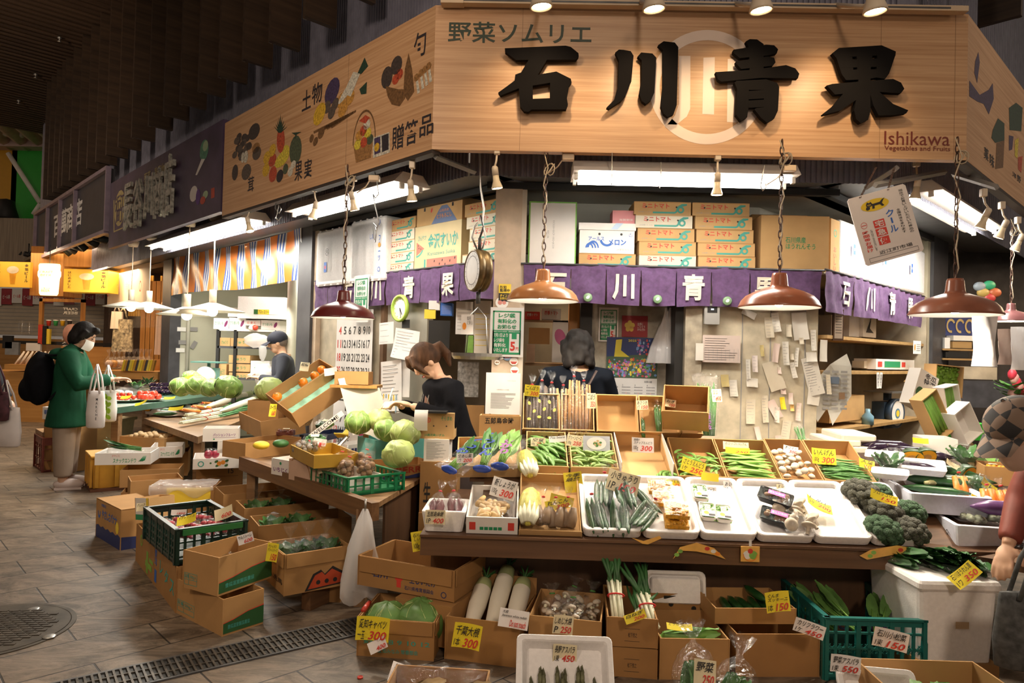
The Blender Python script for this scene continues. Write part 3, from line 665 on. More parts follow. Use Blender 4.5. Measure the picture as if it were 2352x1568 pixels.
for s,(xs,nm)in enumerate((((1468,1468,1465,1460,1457),'left of the two front loft stacks'),((1604,1603,1600,1597,1591),'right of the two front loft stacks'))):
 for k,px in enumerate(xs):
  p=atY(px,590-k*31,4.965)
  put_tomato(T(p.x,4.965+jit(.004),2.018+k*.0955),k in(0,3)and s==0,'%s red-lettered carton in the %s'%(ORD[k],nm),'red-lettered cartons on the front loft')
p=atY(1330,590,4.965);put_tomato(T(p.x,4.965,2.018),0,'red-lettered carton lying under the white melon box','red-lettered cartons on the front loft')
ML=lambda px,py,z,off=-.02:frame((lambda q:(q.x,q.y,z))(LW(px,py,off)),(1,-1,0))
for s,(xs,nm)in enumerate((((887,889,890,890,893),'stack beside the watermelon box'),((1062,1076,1079,1072,1068),'stack by the beige pillar'))):
 for k,px in enumerate(xs):
  put_tomato(ML(px,600-k*30,2.03+k*.0955),k<4,'%s red-lettered carton in the %s'%(ORD[k],nm),'red-lettered cartons on the left loft')
def pbox(name,label,w,d,h,M,mats,prints=None,cat='box',group=None,lidgap=True,rot=0):
 b=MB();closed(b,w,d,h)
 if lidgap:b.box((w/2,d/2,h+.0006),(.03,d,.001),0)
 if prints:prints(b,w,h)
 o=b.build(name,mats);o.matrix_world=M@R(rot);return tag(o,label,cat,group)
def melon(b,w,h):
 fitl(b,'アールス',(w*.16,h*.72,w*.45,h*.54),1,.02,.0015,M=FP);fitl(b,'メロン',(w*.52,h*.62,w*.85,h*.36),1,.04,.0015,M=FP)
 ring(b,w*.5,h*.62,h*.22,h*.32,1,.0012,12,FP,pi*1.05,pi*1.75)
 for k in range(3):ring(b,w*.18+k*.014,h*.2,h*.12+k*.006,h*.18+k*.006,1,.0012+k*1e-4,10,FP,.1,pi*.95,1.4)
 fitl(b,'JA愛知みなみ',(w*.68,h*.22,w*.96,h*.12),2,0,.0012,M=FP)
 for x in(.36,.76):disc(b,w*x,h*.84,.009,None,3,.0014,10,0,FP)
 fitl(b,'♻',(w*.89,h*.9,w*.97,h*.72),1,0,.0012,M=FP)
p=atY(1331,560,4.97);e=atY(1457,560,4.97)
pbox('melon_box','white melon box with blue lettering on the front loft',e.x-p.x,.3,.165,T(p.x,4.97,2.114),[WBOX,BLUEI,GREYI,INK],melon)
b=MB();b.box(((e.x-p.x)/2,.15,0),(e.x-p.x+.016,.315,.05));b.add([(.26,.026,.0),(.31,.026,0),(.27,-.02,0),(.22,-.02,0)],[(0,1,2,3)],1,T(0,-.009,0)@FP)
tag(b.build('box_lid',[WBOX,mat('blue_tape',(.4,.52,.7),.4,.05)],M=T(p.x,4.97,2.306)),'white lid of the melon box crossed by pale blue tape','lid')
p=atY(1407,500,5.0);pbox('pink_carton','small pink carton on top of the melon box lid',.165,.16,.10,T(p.x,5.0,2.332),[mat('pink_card',(.75,.28,.29),.5,.05),WHITEI],lambda b,w,h:(fitl(b,'加賀野菜',(w*.3,h*.4,w*.9,h*.25),1,0,.001,M=FP)),cat='carton')
p=atY(1216,590,4.99)
def greenedge(b,w,h):
 b.box((w/2,.02,h/2),(w*1.06,.02,h*1.05),1);rect(b,.008,.008,w-.008,h-.008,0,.0015,FP)
 b.text('OCG20×50CP-1002×JK220',FP@T(w*.52,h*.5,.002)@R(-90),.018,2);b.text('REC-06',FP@T(w*.4,h*.5,.002)@R(-90),.018,2)
pbox('upright_carton','white carton with green edges standing upright on the loft by the pillar',.325,.12,.455,T(p.x,4.99,2.018),[WBOX,mat('bright_green_card',(.22,.55,.08),.5,.05),GREYI],greenedge,cat='carton')
p=atY(1748,610,4.97);e=atY(1912,610,4.97)
pbox('spinach_carton','large brown carton with green lettering at the right end of the front loft',e.x-p.x-.02,.30,.40,T(p.x,4.985,2.018),[KRAFT2,GREENI],lambda b,w,h:fitl(b,'石川県産\nほうれんそう',(w*.36,h*.62,w*.80,h*.40),1,.01,.0015,M=FP))
p=atY(1722,500,5.3);pbox('carton','brown carton with red printing behind the spinach carton',.42,.25,.12,T(p.x+.02,5.31,2.37),[KRAFT,RED],lambda b,w,h:fitl(b,'新鮮野菜',(w*.2,h*.8,w*.8,h*.3),1,.02,.0015,M=FP))
def suika(b,w,h):
 fitl(b,'金沢すいか',(w*.30,h*.80,w*.94,h*.46),1,.025,.0015,M=FP);fitl(b,'Kanazawa Suika',(w*.30,h*.41,w*.88,h*.33),1,.0,.0015,M=FP)
 fitl(b,'ひんやつ!',(w*.08,h*.80,w*.26,h*.68),1,.01,.0015,M=FP,shear=.2)
 b.add([(w*.04,h*.66,.001),(w*.22,h*.5,.001),(w*.04,h*.36,.001)],[(0,2,1)],2,FP);ring(b,w*.04,h*.6,h*.24,h*.28,1,.0012,10,FP,-pi/2,-.5)
 rect(b,w*.28,h*.04,w*.92,h*.26,2,.001,FP);rect(b,w*.22,h*.04,w*.255,h*.26,1,.001,FP)
 for x,y in((.45,.2),(.56,.13),(.68,.11),(.78,.17),(.88,.22),(.62,.2)):disc(b,w*x,h*y,w*.012,h*.03,3,.0014,8,-.3,FP)
 for x,y in((.1,.52),(.08,.58),(.14,.5)):disc(b,w*x,h*y,w*.008,h*.02,3,.0014,8,.3,FP)
a,e=LW(952,560,-.02),LW(1058,560,-.02);w_=sqrt((a.x-e.x)**2+(a.y-e.y)**2)
pbox('watermelon_box','yellow-brown watermelon box with green lettering and printed red slices',w_,.3,.375,ML(952,600,2.03),[mat('straw_card',(.64,.50,.27),.6,.06,4),TEAL,mat('melon_red_print',(.62,.17,.12),.6,.05),INK],suika)
def fuji(b,w,h):
 b.add([(w*.34,h*.0,.001),(w*.50,h*.6,.001),(w*.56,h*.78,.001),(w*.68,h*.78,.001),(w*.74,h*.6,.001),(w*.9,h*.0,.001)],[(0,1,2,3,4,5)],1,FP)
 fitl(b,'山梨県産',(w*.52,h*.62,w*.72,h*.5),2,0,.0015,M=FP);fitl(b,'とうもろこし',(w*.46,h*.42,w*.78,h*.22),2,.02,.0015,M=FP)
 for x in(.18,.8):b.box((w*x,-.0006,h*.75),(w*.035,.001,h*.16),4)
 disc(b,w*.34,h*.66,w*.02,h*.12,3,.0012,10,-.4,FP)
pbox('corn_carton','brown carton printed with a blue mountain, on top of the watermelon box',w_*.97,.3,.175,ML(958,500,2.406),[KRAFT2,mat('mountain_blue',(.12,.17,.32),.6,.05),ORANI,RED,INK],fuji)
def foambox_wall(px0,px1,pyb,h,label,extra):
 a,e=LW(px0,pyb,.03),LW(px1,pyb,.03);w=sqrt((a.x-e.x)**2+(a.y-e.y)**2)
 M=frame((a.x,a.y,1.985),(1,-1,0));t=thing('styrofoam_box',label,'box',M)
 b=MB();b.bbox((w/2,.13,h/2),(w,.3,h),.03);b.bbox((w/2,-.005,h/2),(w*.9,.03,h*.88),.02)
 for k in range(5):b.box((w*(.12+.19*k),-.018,h-.004),(.02,.012,.012));b.box((w*(.12+.19*k),-.018,.004),(.02,.012,.012))
 extra(b,w,h);b.build('foam_shell',[FOAM,BLUEI,INK,RED,ORANI],t)
def ex1(b,w,h):
 ring(b,w*.36,h*.6,.03,.034,2,.025,20,FP);fitl(b,'丸',(w*.32,h*.64,w*.40,h*.57),2,0,.025,M=FP);rect(b,w*.28,h*.24,w*.36,h*.42,1,.025,FP);disc(b,w*.32,h*.33,.012,.018,3,.026,12,0,FP)
def ex2(b,w,h):
 fitl(b,'しま',(w*.60,h*.74,w*.70,h*.66),1,0,.025,M=FP)
 fitl(b,vert('フルーツ'),(w*.84,h*.7,w*.9,h*.3),1,.02,.025,M=FP);disc(b,w*.87,h*.55,.02,None,4,.026,12,0,FP);ring(b,w*.87,h*.17,.016,.022,1,.025,14,FP);fitl(b,'い',(w*.83,h*.95,w*.89,h*.86),1,.03,.026,M=FP)
foambox_wall(728,805,636,.54,'shaded white styrofoam box at the left end of the loft',ex1)
foambox_wall(806,886,628,.56,'bright white styrofoam box with blue writing on the left loft',ex2)
a=LW(752,530,-.25);pbox('printed_carton','pale carton with red and blue printing behind the styrofoam boxes',.62,.2,.12,frame((a.x,a.y,2.48),(1,-1,0)),[WBOX,RED,NAVY],lambda b,w,h:(fitl(b,'新潟',(w*.02,h*.9,w*.14,h*.4),1,.02,.001,M=FP),fitl(b,'えだまめ',(w*.45,h*.95,w*.85,h*.3),2,.03,.001,M=FP),disc(b,w*.3,h*.6,.03,.04,1,.001,14,0,FP)))
a=RW(1932,600,.0);e=RW(2128,600,.0)
for k in range(3):
 L_=sqrt((a.x-e.x)**2+(a.y-e.y)**2);w=L_/3
 M=frame((a.x+dR.x*w*k,a.y+dR.y*w*k,2.04),(1,1,0));b=MB();b.bbox((w/2,.16,.2),(w-.008,.3,.40),.02);rect(b,w*.3,.16,w*.36,.24,1,.012,FP);disc(b,w*.33,.2,.008,.012,2,.013,8,0,FP)
 tag(b.build('styrofoam_box',[FOAM,BLUEI,WHITEI],M=M),['white styrofoam box nearest the corner on the right loft','middle white styrofoam box on the right loft','white styrofoam box farthest along the right loft'][k],'box')
a=RW(1905,600,-.0);pbox('carton','brown carton with a green ribbon print at the loft corner',.16,.28,.40,frame((a.x+.02,a.y+.03,2.02),(1,1,0)),[KRAFT2,GREENI,RED],lambda b,w,h:(ring(b,w*.5,h*.75,.02,.03,1,.001,12,FP),fitl(b,vert('おいしい'),(w*.35,h*.5,w*.65,h*.06),2,0,.001,M=FP)))
for k in range(2):
 a=RW(1945+k*70,520,-.3);pbox('carton',['orange-brown carton on top of the right loft foam boxes, nearer the corner','orange-brown carton on top of the right loft foam boxes, farther back'][k],.4,.2,.13,frame((a.x,a.y,2.446),(1,1,0)),[KRAFT,RED],lambda b,w,h:fitl(b,'特産',(w*.3,h*.8,w*.7,h*.2),1,.02,.001,M=FP))
 # lamps
TUBE=emis('fluorescent_tube',COOL,16);BULBM=emis('lamp_bulb',(1,.92,.8),30);SPOTM=emis('spot_face',(1,.80,.52),26);SHIN=mat('white_shade_inside',(.85,.82,.76),.4,.02)
RUST=mat('rusty_chain',(.10,.05,.035),.6,.3,40,metal=.4)
def chain(par,z0,z1,name='chain',link=.05,lean=(0,0)):
 b=MB();n=max(2,int((z1-z0)/(link*.74)))
 for i in range(n):
  f=(i+.5)/n;z=z0+(z1-z0)*f;pts=[]
  for k in range(10):
   a=2*pi*k/10;u,w=cos(a)*.010,sin(a)*link*.5
   pts.append((u if i%2 else 0+lean[0]*f,lean[1]*f+(0 if i%2 else u),z+w)if 1 else 0)
  b.tube(pts,.0032,5,closed=True)
 b.build(name,RUST,par)
def pendant(px,py,wpx,y,col,label,ztop=2.56,power=58):
 p=atY(px,py,y);d=wpx*y/FPX;r=d/2
 t=thing('pendant_lamp',label,'lamp',T(p.x,p.y,p.z),'enamel pendant lamps over the stall')
 k=r/.20
 o=MB();prof=[(.2,0),(.203,.004),(.198,.012),(.188,.035),(.165,.06),(.12,.083),(.075,.098),(.047,.108),(.043,.118),(.038,.165),(.034,.178),(.012,.18),(0,.18)]
 o.lathe([(a*k,z*k)for a,z in prof],40,0,caps=False)
 inn=[(.2,0),(.196,.002),(.185,.03),(.16,.055),(.115,.078),(.05,.1),(0,.1)]
 o.lathe([(a*k*.995,z*k)for a,z in inn],40,1,caps=False)
 o.build('lamp_shade',[mat('enamel_'+label[:6].replace(' ','_')+str(int(px)),col,.28,.08,12),SHIN],t)
 b=MB();b.ell((0,0,.045*k),(.034,.034,.042),0);b.build('bulb',BULBM,t)
 chain(t,.18*k,ztop-p.z)
 c=MB();n=14;c.tube([(.012*sin(i*1.7),.012*cos(i*1.3)-.01,.18*k+(ztop-p.z-.18*k)*i/n)for i in range(n+1)],.0035,5)
 q=[(.03*cos(a*.8)+.02,.015*sin(a*1.1),ztop-p.z-.10+.035*sin(a))for a in[i*.6 for i in range(32)]];c.tube(q,.0032,5)
 c.build('cord',mat('cream_cord',(.55,.45,.32),.6,.1),t)
 lamp('SPOT','pendant_light',(p.x,p.y,p.z+.02),power,BULB,(p.x,p.y,0),.05,spot=142,blend=.2)
 return t
TERRA=(.42,.165,.065)
pendant(1246,692,165,4.03,(.50,.21,.075),'orange-tan enamel pendant lamp on a chain in front of the beige pillar')
pendant(1789,707,178,3.72,(.36,.11,.05),'terracotta enamel pendant lamp over the second half of the front counter',power=70)
pendant(788,731,144,4.41,(.13,.018,.015),'dark maroon enamel pendant lamp over the left display table',power=60)
pendant(2193,724,187,3.62,(.26,.085,.045),'brown enamel pendant lamp with price slips hanging behind it on the right',power=55)
pendant(2322,738,92,5.6,(.16,.06,.06),'small mauve enamel pendant lamp at the right edge behind the brown one',power=20)
def fixture(a,e,label,wid=.26,en=60,mesh=True):
 a,e=Vector(a),Vector(e);L_=(e-a).length;M=frame(a,e-a)
 t=thing('fluorescent_fixture',label,'light fixture',M)
 b=MB();w=wid/2
 ring_=lambda x:[(x,-w,0),(x,-w*.55,.075),(x,w*.55,.075),(x,w,0)]
 b.loft([ring_(0),ring_(L_)],0,caps=True);b.build('housing',mat('white_fixture_enamel',(.78,.72,.66),.4,.03),t)
 for s in(-1,1):
  q=MB();q.tube([(.04,s*w*.5,-.018),(L_-.04,s*w*.5,-.018)],.014,10);q.build('tube',TUBE,t)
  for x in(.02,L_-.02):
   h=MB();h.box((x,s*w*.5,-.016),(.02,.03,.04));h.build('tube_holder',WPAINT,t)
 c=(a+e)/2
 o=lamp('AREA','fluorescent_light',c+Vector((0,0,-.045)),en,COOL,c+Vector((0,0,-2)),L_*.9,wid*.8)
 o.rotation_euler=(M.to_3x3()@Matrix.Rotation(0,3,'X')).to_euler()
 return t
yf=4.22;a,e=atY(1314,408,yf),atY(1818,412,yf);zf=(a.z+e.z)/2
fixture((a.x,yf,zf),(e.x,yf,zf),'long white twin-tube fluorescent fixture under the front sign',.30,20)
a,e=LS(692,488,-.3),LS(948,430,-.3);zl=(a.z+e.z)/2
fixture((a.x,a.y,zl),(e.x,e.y,zl),'white twin-tube fluorescent fixture under the painted left sign',.30,17)
a,e=LS(362,566,-.3),LS(590,508,-.3);zl=(a.z+e.z)/2
fixture((a.x,a.y,zl),(e.x,e.y,zl),'white fluorescent fixture under the violet shop sign',.30,60)
a,e=RS(2108,455,-.42),RS(2262,520,-.42);zl=(a.z+e.z)/2
fixture((a.x,a.y,zl),(e.x,e.y,zl),'white fluorescent fixture running back on the right of the stall',.30,40)
def spot(px,py,P,aim,label,drop=.16,g='spot lamps under the signs',en=3.0):
 "small reflector lamp: ceiling plug, stem, socket, glass bulb"
 p=P(px,py);t=thing('spot_lamp',label,'lamp',T(*p),g)
 d=Vector(aim).normalized();M=d.to_track_quat('-Z','Y').to_matrix().to_4x4()
 b=MB();b.lathe([(.006,.03),(.018,.03),(.02,.0),(.032,-.035),(.034,-.042),(.031,-.045)],16,0,M,caps=False);b.build('reflector',mat('frosted_glass',(.75,.62,.42),.25,.05,trans=.0),t)
 b=MB();b.lathe([(.031,-.043),(0,-.046)],16,0,M,caps=False);b.build('lens',SPOTM,t)
 b=MB();b.lathe([(.019,.03),(.019,.075),(.012,.085),(0,.085)],14,0,M);b.build('socket',mat('cream_plastic',(.66,.55,.42),.4,.04),t)
 top=M@Vector((0,0,.08));b=MB();b.tube([top,(top.x*.3,top.y*.3,drop*.7),(0,0,drop)],.006,8);b.build('stem',MATS['cream_plastic'],t)
 b=MB();b.bbox((0,0,drop+.02),(.035,.035,.05),.006);b.build('plug',MATS['cream_plastic'],t)
 if en:lamp('SPOT','spot_light',p+d*.06,en,(1,.78,.5),p+d,.02,spot=75,blend=.6)
LF=lambda px,py:LS(px,py,-.03)
FF=lambda px,py:atY(px,py,4.02)
RF=lambda px,py:RS(px,py,-.03)
for(px,py,P,aim,lab)in((721,488,LF,(-.25,.1,-1),'small spot lamp at the left end of the fluorescent fixture under the painted sign'),(812,468,LF,(.2,.2,-1),'small spot lamp in front of the middle of the left fluorescent fixture'),(945,445,LF,(.1,.1,-1),'small spot lamp at the right end of the left fluorescent fixture'),(572,520,LF,(.3,-.1,-1),'small spot lamp under the left end of the painted sign'),(1140,415,FF,(.15,.1,-1),'small spot lamp hanging before the top of the beige pillar'),(1647,430,FF,(0,.1,-1),'small spot lamp hanging in front of the long front fixture'),(2104,440,lambda x,y:atY(x,y,4.3),(-.1,.1,-1),'small spot lamp behind the hanging delivery sign'),(2258,508,RF,(-.3,.3,-1),'small spot lamp nearest the corner on the right beam'),(2300,532,RF,(-.3,.3,-1),'second small spot lamp on the right beam'),(2337,562,RF,(-.3,.3,-1),'third small spot lamp on the right beam')):
 spot(px,py,P,aim,lab)
def track_head(px,py,label):
 p=atY(px,py,3.50);t=thing('sign_lamp',label,'lamp',T(*p),'track lamps lighting the sign')
 aim=Vector((p.x,4,2.78));d=(aim-p).normalized();M=Vector((.1,.05,-1)).to_track_quat('-Z','Y').to_matrix().to_4x4()
 cr=MATS['cream_plastic'];b=MB();b.lathe([(0,.09),(.03,.09),(.036,.06),(.056,.0),(.06,-.015),(.054,-.02),(.05,-.01)],24,0,M,caps=False);b.build('lamp_head',cr,t)
 b=MB();b.lathe([(.044,-.012),(0,-.014)],20,0,M,caps=False);b.build('lens',SPOTM,t)
 b=MB();b.tube([(0,0,.05),(0,.12,.07),(0,.46,ZT-p.z+.02)],.012,8);b.build('arm',cr,t)
 lamp('SPOT','sign_light',p+d*.06,12,(1,.72,.42),aim,.03,spot=100,blend=.9)
for i,px in enumerate((1243,1502,1748,2010)):
 track_head(px,(9,14,17,20)[i],['leftmost of the track lamps along the sign top','second track lamp from the left above the sign','third track lamp from the left above the sign','rightmost of the track lamps along the sign top'][i])
for px,py,lab in((1305,362,'beige plug box under the sign with a cord to the first pendant'),(1812,388,'beige plug box under the sign with a cord to the second pendant'),(860,410,'beige plug box over the left fluorescent fixture')):
 P=LF if px<900 else(lambda x,y:atY(x,y,4.05));p=P(px,py);b=MB();b.bbox((0,0,0),(.07,.05,.035),.006);b.tube([(-.03,0,-.01),(-.06,.02,-.05),(-.12,.03,-.09)],.004,6);tag(b.build('plug_box',mat('beige_plastic',(.62,.47,.32),.5),M=T(*p)),lab,'plug')
def shook(pts,P,label,r=.0035):
 b=MB();b.tube([P(x,y)for x,y in pts],r,6);tag(b.build('metal_hook',STEEL),label,'hook')
shook([(1406,350),(1405,420),(1404,425)],lambda x,y:atY(x,y,4.0),'thin wire hanging before the left part of the front fixture',.003)
shook([(1518,372),(1518,420),(1515,432),(1511,424)],lambda x,y:atY(x,y,4.0),'thin hook hanging before the middle of the front fixture',.003)
shook([(1756,380),(1750,410),(1747,428),(1752,438),(1760,430),(1758,422)],lambda x,y:atY(x,y,3.98),'pale S-hook at the right end of the front fixture')
shook([(635,455),(632,478),(641,490),(646,480),(640,470),(636,492),(633,500),(640,506),(646,498)],LF,'steel S-hook hanging under the painted sign near its left end')
shook([(860,390),(866,420),(870,445),(862,455),(857,445),(862,475),(868,500),(870,512),(864,530),(858,512),(866,522),(862,556),(858,545),(857,520)],LF,'linked dark S-hooks hanging before the watermelon box stack')
for px,py,lab in((1110,520,'bare wire loop above the hanging dial scale'),):shook([(1102,350),(1104,430),(1112,480),(1108,510),(1115,545),(1108,570),(1098,578),(1084,545),(1090,520),(1098,512)],lambda x,y:atY(x,y,4.2),lab,.006)
def dialscale():
 c=atY(1100,622,4.2);t=thing('hanging_scale','old brass-brown dial scale hanging with a wide tray in front of the pillar','scale',T(*c))
 M=R(-62)@R(90,'X');br=mat('aged_brass',(.17,.115,.05),.4,.3,14,metal=.4)
 b=MB();b.lathe([(0,-.045),(.11,-.045),(.125,-.035),(.13,-.01),(.12,0),(.12,.01),(.13,.02),(.125,.045),(.118,.05),(.112,.044)],36,0,M,caps=False);b.build('drum',br,t)
 f=MB();f.lathe([(.113,.046),(0,.046)],36,0,M,caps=False);ring(f,0,0,.085,.088,1,.0475,30,M)
 for k in range(20):a=k*pi/10;rect(f,-.001,.09,.001,.105,1,.0475,M@R(k*18))
 f.build('dial_face',[mat('dial_white',(.72,.70,.70),.3,.05),INK],t)
 k=MB();k.tube([(0,0,.13),(0,0,.20)],.010,8);k.tube([(0,0,.20),(.02,0,.27),(0,0,.34)],.006,6);k.tube([(0,0,-.13),(0,0,-.20)],.014,8);k.build('hanger',DSTEEL,t)
 h=MB();z0=-.22
 for s in(-1,1):
  for s2 in(-1,1):h.tube([(0,0,z0),(s*.05,s2*.02,z0-.06),(s*.07,s2*.06,z0-.30)],.003,6)
 h.build('tray_wires',STEEL,t)
 tr=MB();zt=z0-.30;tr.loft([[(cos(a)*.155*q,sin(a)*.10*q,zt+z)for a in[2*pi*i/28 for i in range(28)]]for q,z in((1,.02),(.98,.0),(.9,-.018),(.3,-.02),(.3,-.017),(.9,-.015),(.99,.02))],0,caps=True);tr.build('tray',STEEL,t)
 n=MB();Mn=T(-.06,-.05,-.29)@wallframe((0,0,0),(1,0));rect(n,-.035,-.10,.04,.02,0,0,Mn);fitl(n,'信用\nと安心',(-.0,.01,.035,-.04),1,0,.001,M=Mn);disc(n,-.015,-.05,.012,.022,2,.001,10,0,Mn);n.build('note',[TAGW,INK,ORANI],t)
dialscale()
# hanging delivery sign
def cool_sign():
 y=3.86;tl,tr,bl=atY(1957,455,y),atY(2090,418,y),atY(1990,612,y)
 x=(tr-tl);w=x.length;x.normalize();h=(tl-bl).length;n=Vector((0,-1,0));up=n.cross(x)
 M=Matrix(((x.x,up.x,n.x,bl.x),(x.y,up.y,n.y,bl.y),(x.z,up.z,n.z,bl.z),(0,0,0,1)))
 t=thing('hanging_sign','tilted white delivery-service board hanging by two chains over the corner','sign',M)
 b=MB();b.prism([(0.012,0),(w-.012,0),(w,.012),(w,h-.012),(w-.012,h),(.012,h),(0,h-.012),(0,.012)],-.006,0)
 X=lambda u:u*w;Y_=lambda v:v*h
 disc(b,X(.42),Y_(.82),X(.24),Y_(.085),4,.001,28)
 k=lambda u,v:(X(.42+u*.2),Y_(.82+v*.075),.002)
 b.add([k(-.2,.25),k(.45,.3),k(.62,.62),k(.95,.9),k(.75,.45),k(.6,.0),k(.75,-.55),k(.55,-.6),k(.4,-.15),k(-.05,-.15),k(-.1,-.65),k(-.3,-.65),k(-.25,-.1)],[tuple(range(13))],1)
 b.add([k(-.2,.3),k(-.3,.75),k(-.45,.55),k(-.6,.8),k(-.75,.3),k(-.7,-.05),k(-.4,-.15),k(-.2,0)],[tuple(range(8))],1)
 b.add([k(-.75,-.1),k(-.85,-.5),k(-.7,-.75),k(-.5,-.6),k(-.45,-.2),k(-.6,-.1)],[tuple(range(6))],1)
 rect(b,*k(-.68,.22)[:2],*k(-.32,.28)[:2],4,.0025);rect(b,*k(-.62,.08)[:2],*k(-.35,.13)[:2],4,.0025)
 for i,c in enumerate('クール'):
  if c=='ー':rect(b,X(.605),Y_(.50),X(.635),Y_(.58),3,.001)
  else:fitl(b,c,(X(.55),Y_(.70-i*.115),X(.69),Y_(.60-i*.115)),3,.02,.001)
 for i,c in enumerate('宅急便'):rect(b,X(.31),Y_(.49-i*.125),X(.50),Y_(.60-i*.125),2,.001);fitl(b,c,(X(.33),Y_(.59-i*.125),X(.48),Y_(.50-i*.125)),0,.02,.002)
 for i,c in enumerate('時間帯お届け'):fitl(b,c,(X(.09),Y_(.49-i*.053),X(.19),Y_(.445-i*.053)),2,.02,.001)
 ring(b,X(.15),Y_(.57),.016,.018,2,.001,18);fitl(b,'一',(X(.11),Y_(.575),X(.19),Y_(.565)),2,0,.001)
 for i,c in enumerate('お届け日のご指定はお伺いします'):fitl(b,c,(X(.225),Y_(.49-i*.021),X(.262),Y_(.473-i*.021)),1,0,.001)
 for i,c in enumerate('当店でお買い上げいただいた商品の'):fitl(b,c,(X(.86),Y_(.94-i*.0405),X(.925),Y_(.907-i*.0405)),1,.01,.001)
 for i,c in enumerate('全国発送を承ります'):fitl(b,c,(X(.74),Y_(.68-i*.0405),X(.80),Y_(.647-i*.0405)),1,.01,.001)
 fitl(b,'近江町市場',(X(.27),Y_(.165),X(.84),Y_(.11)),1,.01,.001)
 for r in((.08,.03,.92,.035),(.08,.09,.92,.095),(.08,.03,.085,.095),(.915,.03,.92,.095)):rect(b,X(r[0]),Y_(r[1]),X(r[2]),Y_(r[3]),1,.001)
 b.build('board',[mat('white_sign_board',(.74,.68,.66),.45,.03),INK,RED,BLUEI,mat('emblem_yellow',(.72,.50,.02),.5,.03)],t)
 c=MB()
 for px,py,u in((2012,385,.22),(2054,385,.70)):
  top=M.inverted()@atY(px,py,y+.05);n_=9
  for i in range(n_):
   q=Vector((X(u),h-.01,0)).lerp(top,(i+.5)/n_);d=(top-Vector((X(u),h,0)))/n_*.6
   c.tube([q-d+Vector((.004,0,0)),q+d+Vector((.004,0,0)),q+d-Vector((.004,0,0)),q-d-Vector((.004,0,0))],.0022,5,closed=True)
 c.build('chain',RUST,t)
cool_sign()
# posters, notices and papers
def sheet(name,M,w,h,mats,prints=None,label=None,cat='poster',group=None,curl=.0,par=None,z=.002,seed=0):
 b=MB()
 b.grid(4,6,lambda a,c:((a-.5)*w,-h*(1-c),z))
 if prints:prints(b,w,h)
 b.v=[(x,y,q+curl*(y/h)**2*(1+.6*sin((x/w+.5)*5+seed))+curl*1.6*(x/w)**2)for x,y,q in b.v]
 o=b.build(name,mats,par,M if par else None)
 if not par:o.matrix_world=M
 if label:tag(o,label,cat,group)
 return o
def fee(b,w,h):
 X=lambda u:(u-.5)*w;Y_=lambda v:(v-1)*h;z=.004
 for r in((.08,.05,.92,.075),(.08,.905,.92,.93),(.08,.05,.12,.93),(.88,.05,.92,.93)):rect(b,X(r[0]),Y_(r[1]),X(r[2]),Y_(r[3]),1,z)
 rect(b,X(.08),Y_(.07),X(.92),Y_(.54),1,z)
 for i,(s,u0,u1)in enumerate((('レジ袋',.25,.75),('有料化の',.22,.78),('お知らせ',.22,.78))):fitl(b,s,(X(u0),Y_(.885-i*.115),X(u1),Y_(.79-i*.115)),1,.03,z+.0005)
 fitl(b,'当店ではCO2削減・環境保全のため',(X(.11),Y_(.525),X(.89),Y_(.50)),0,.01,z+.0005)
 for i,(s,u1)in enumerate((('7月1日より',.54),('レジ袋を',.44),('有料化',.48),('いたします',.53))):fitl(b,s,(X(.12),Y_(.475-i*.10),X(u1),Y_(.395-i*.10)),0,.025,z+.0005)
 b.add([(X(.58),Y_(.09),z+.0006),(X(.87),Y_(.09),z+.0006),(X(.87),Y_(.47),z+.0006),(X(.80),Y_(.47),z+.0006),(X(.80),Y_(.36),z+.0006),(X(.65),Y_(.36),z+.0006),(X(.65),Y_(.47),z+.0006),(X(.58),Y_(.47),z+.0006)],[tuple(range(8))],0)
 fitl(b,'5',(X(.61),Y_(.31),X(.76),Y_(.12)),2,.04,z+.001);fitl(b,'円',(X(.78),Y_(.2),X(.86),Y_(.13)),2,.03,z+.001)
FEEM=[mat('white_poster',(.76,.73,.70),.5,.02),GREENI,RED]
def pinned(px0,py0,px1,P,ar,mats,prints,label,cat='poster',**k):
 a,e=P(px0,py0),P(px1,py0);w=sqrt((a.x-e.x)**2+(a.y-e.y)**2);x=((e.x-a.x),(e.y-a.y))
 c=(a+e)/2;nm=k.pop('name','poster')
 return sheet(nm,wallframe((c.x,c.y,(a.z+e.z)/2),x),w,w*ar,mats,prints,label,cat,**k)
PY=lambda y:(lambda px,py:atY(px,py,y))
pinned(1127,706,1204,PY(4.90),1.47,FEEM,fee,'large green and white bag-charge poster on the beige pillar')
pinned(1376,706,1421,PY(5.35),1.75,FEEM,fee,'small green and white bag-charge poster on the grey panel by the calendar')
pinned(815,632,849,lambda x,y:LW(x,y,.07),1.7,FEEM,fee,'green and white bag-charge poster hung over the left purple curtain')
def lines(n,y0,y1,m=1,w0=.1,w1=.9,sd=0):
 r=random.Random(sd)
 def f(b,w,h):
  for i in range(n):
   y=-h*(y0+(y1-y0)*i/max(1,n-1));rect(b,(w0-.5)*w,y-h*.006,(w0+(w1-w0)*r.uniform(.55,1)-.5)*w,y+h*.006,m,.0035)
 return f
def notice(b,w,h):
 lines(14,.42,.72,1,.15,.88,2)(b,w,h);fitl(b,'お客様各位へのお願い',(-.18*w,-.33*h,.2*w,-.36*h),1,0,.004);fitl(b,'令和七年四月',(.12*w,-.15*h,.36*w,-.17*h),1,0,.004)
 disc(b,-.36*w,-.9*h,.09*w,.09*w,2,.004,18);disc(b,-.36*w,-.89*h,.05*w,.05*w,0,.0045,14)
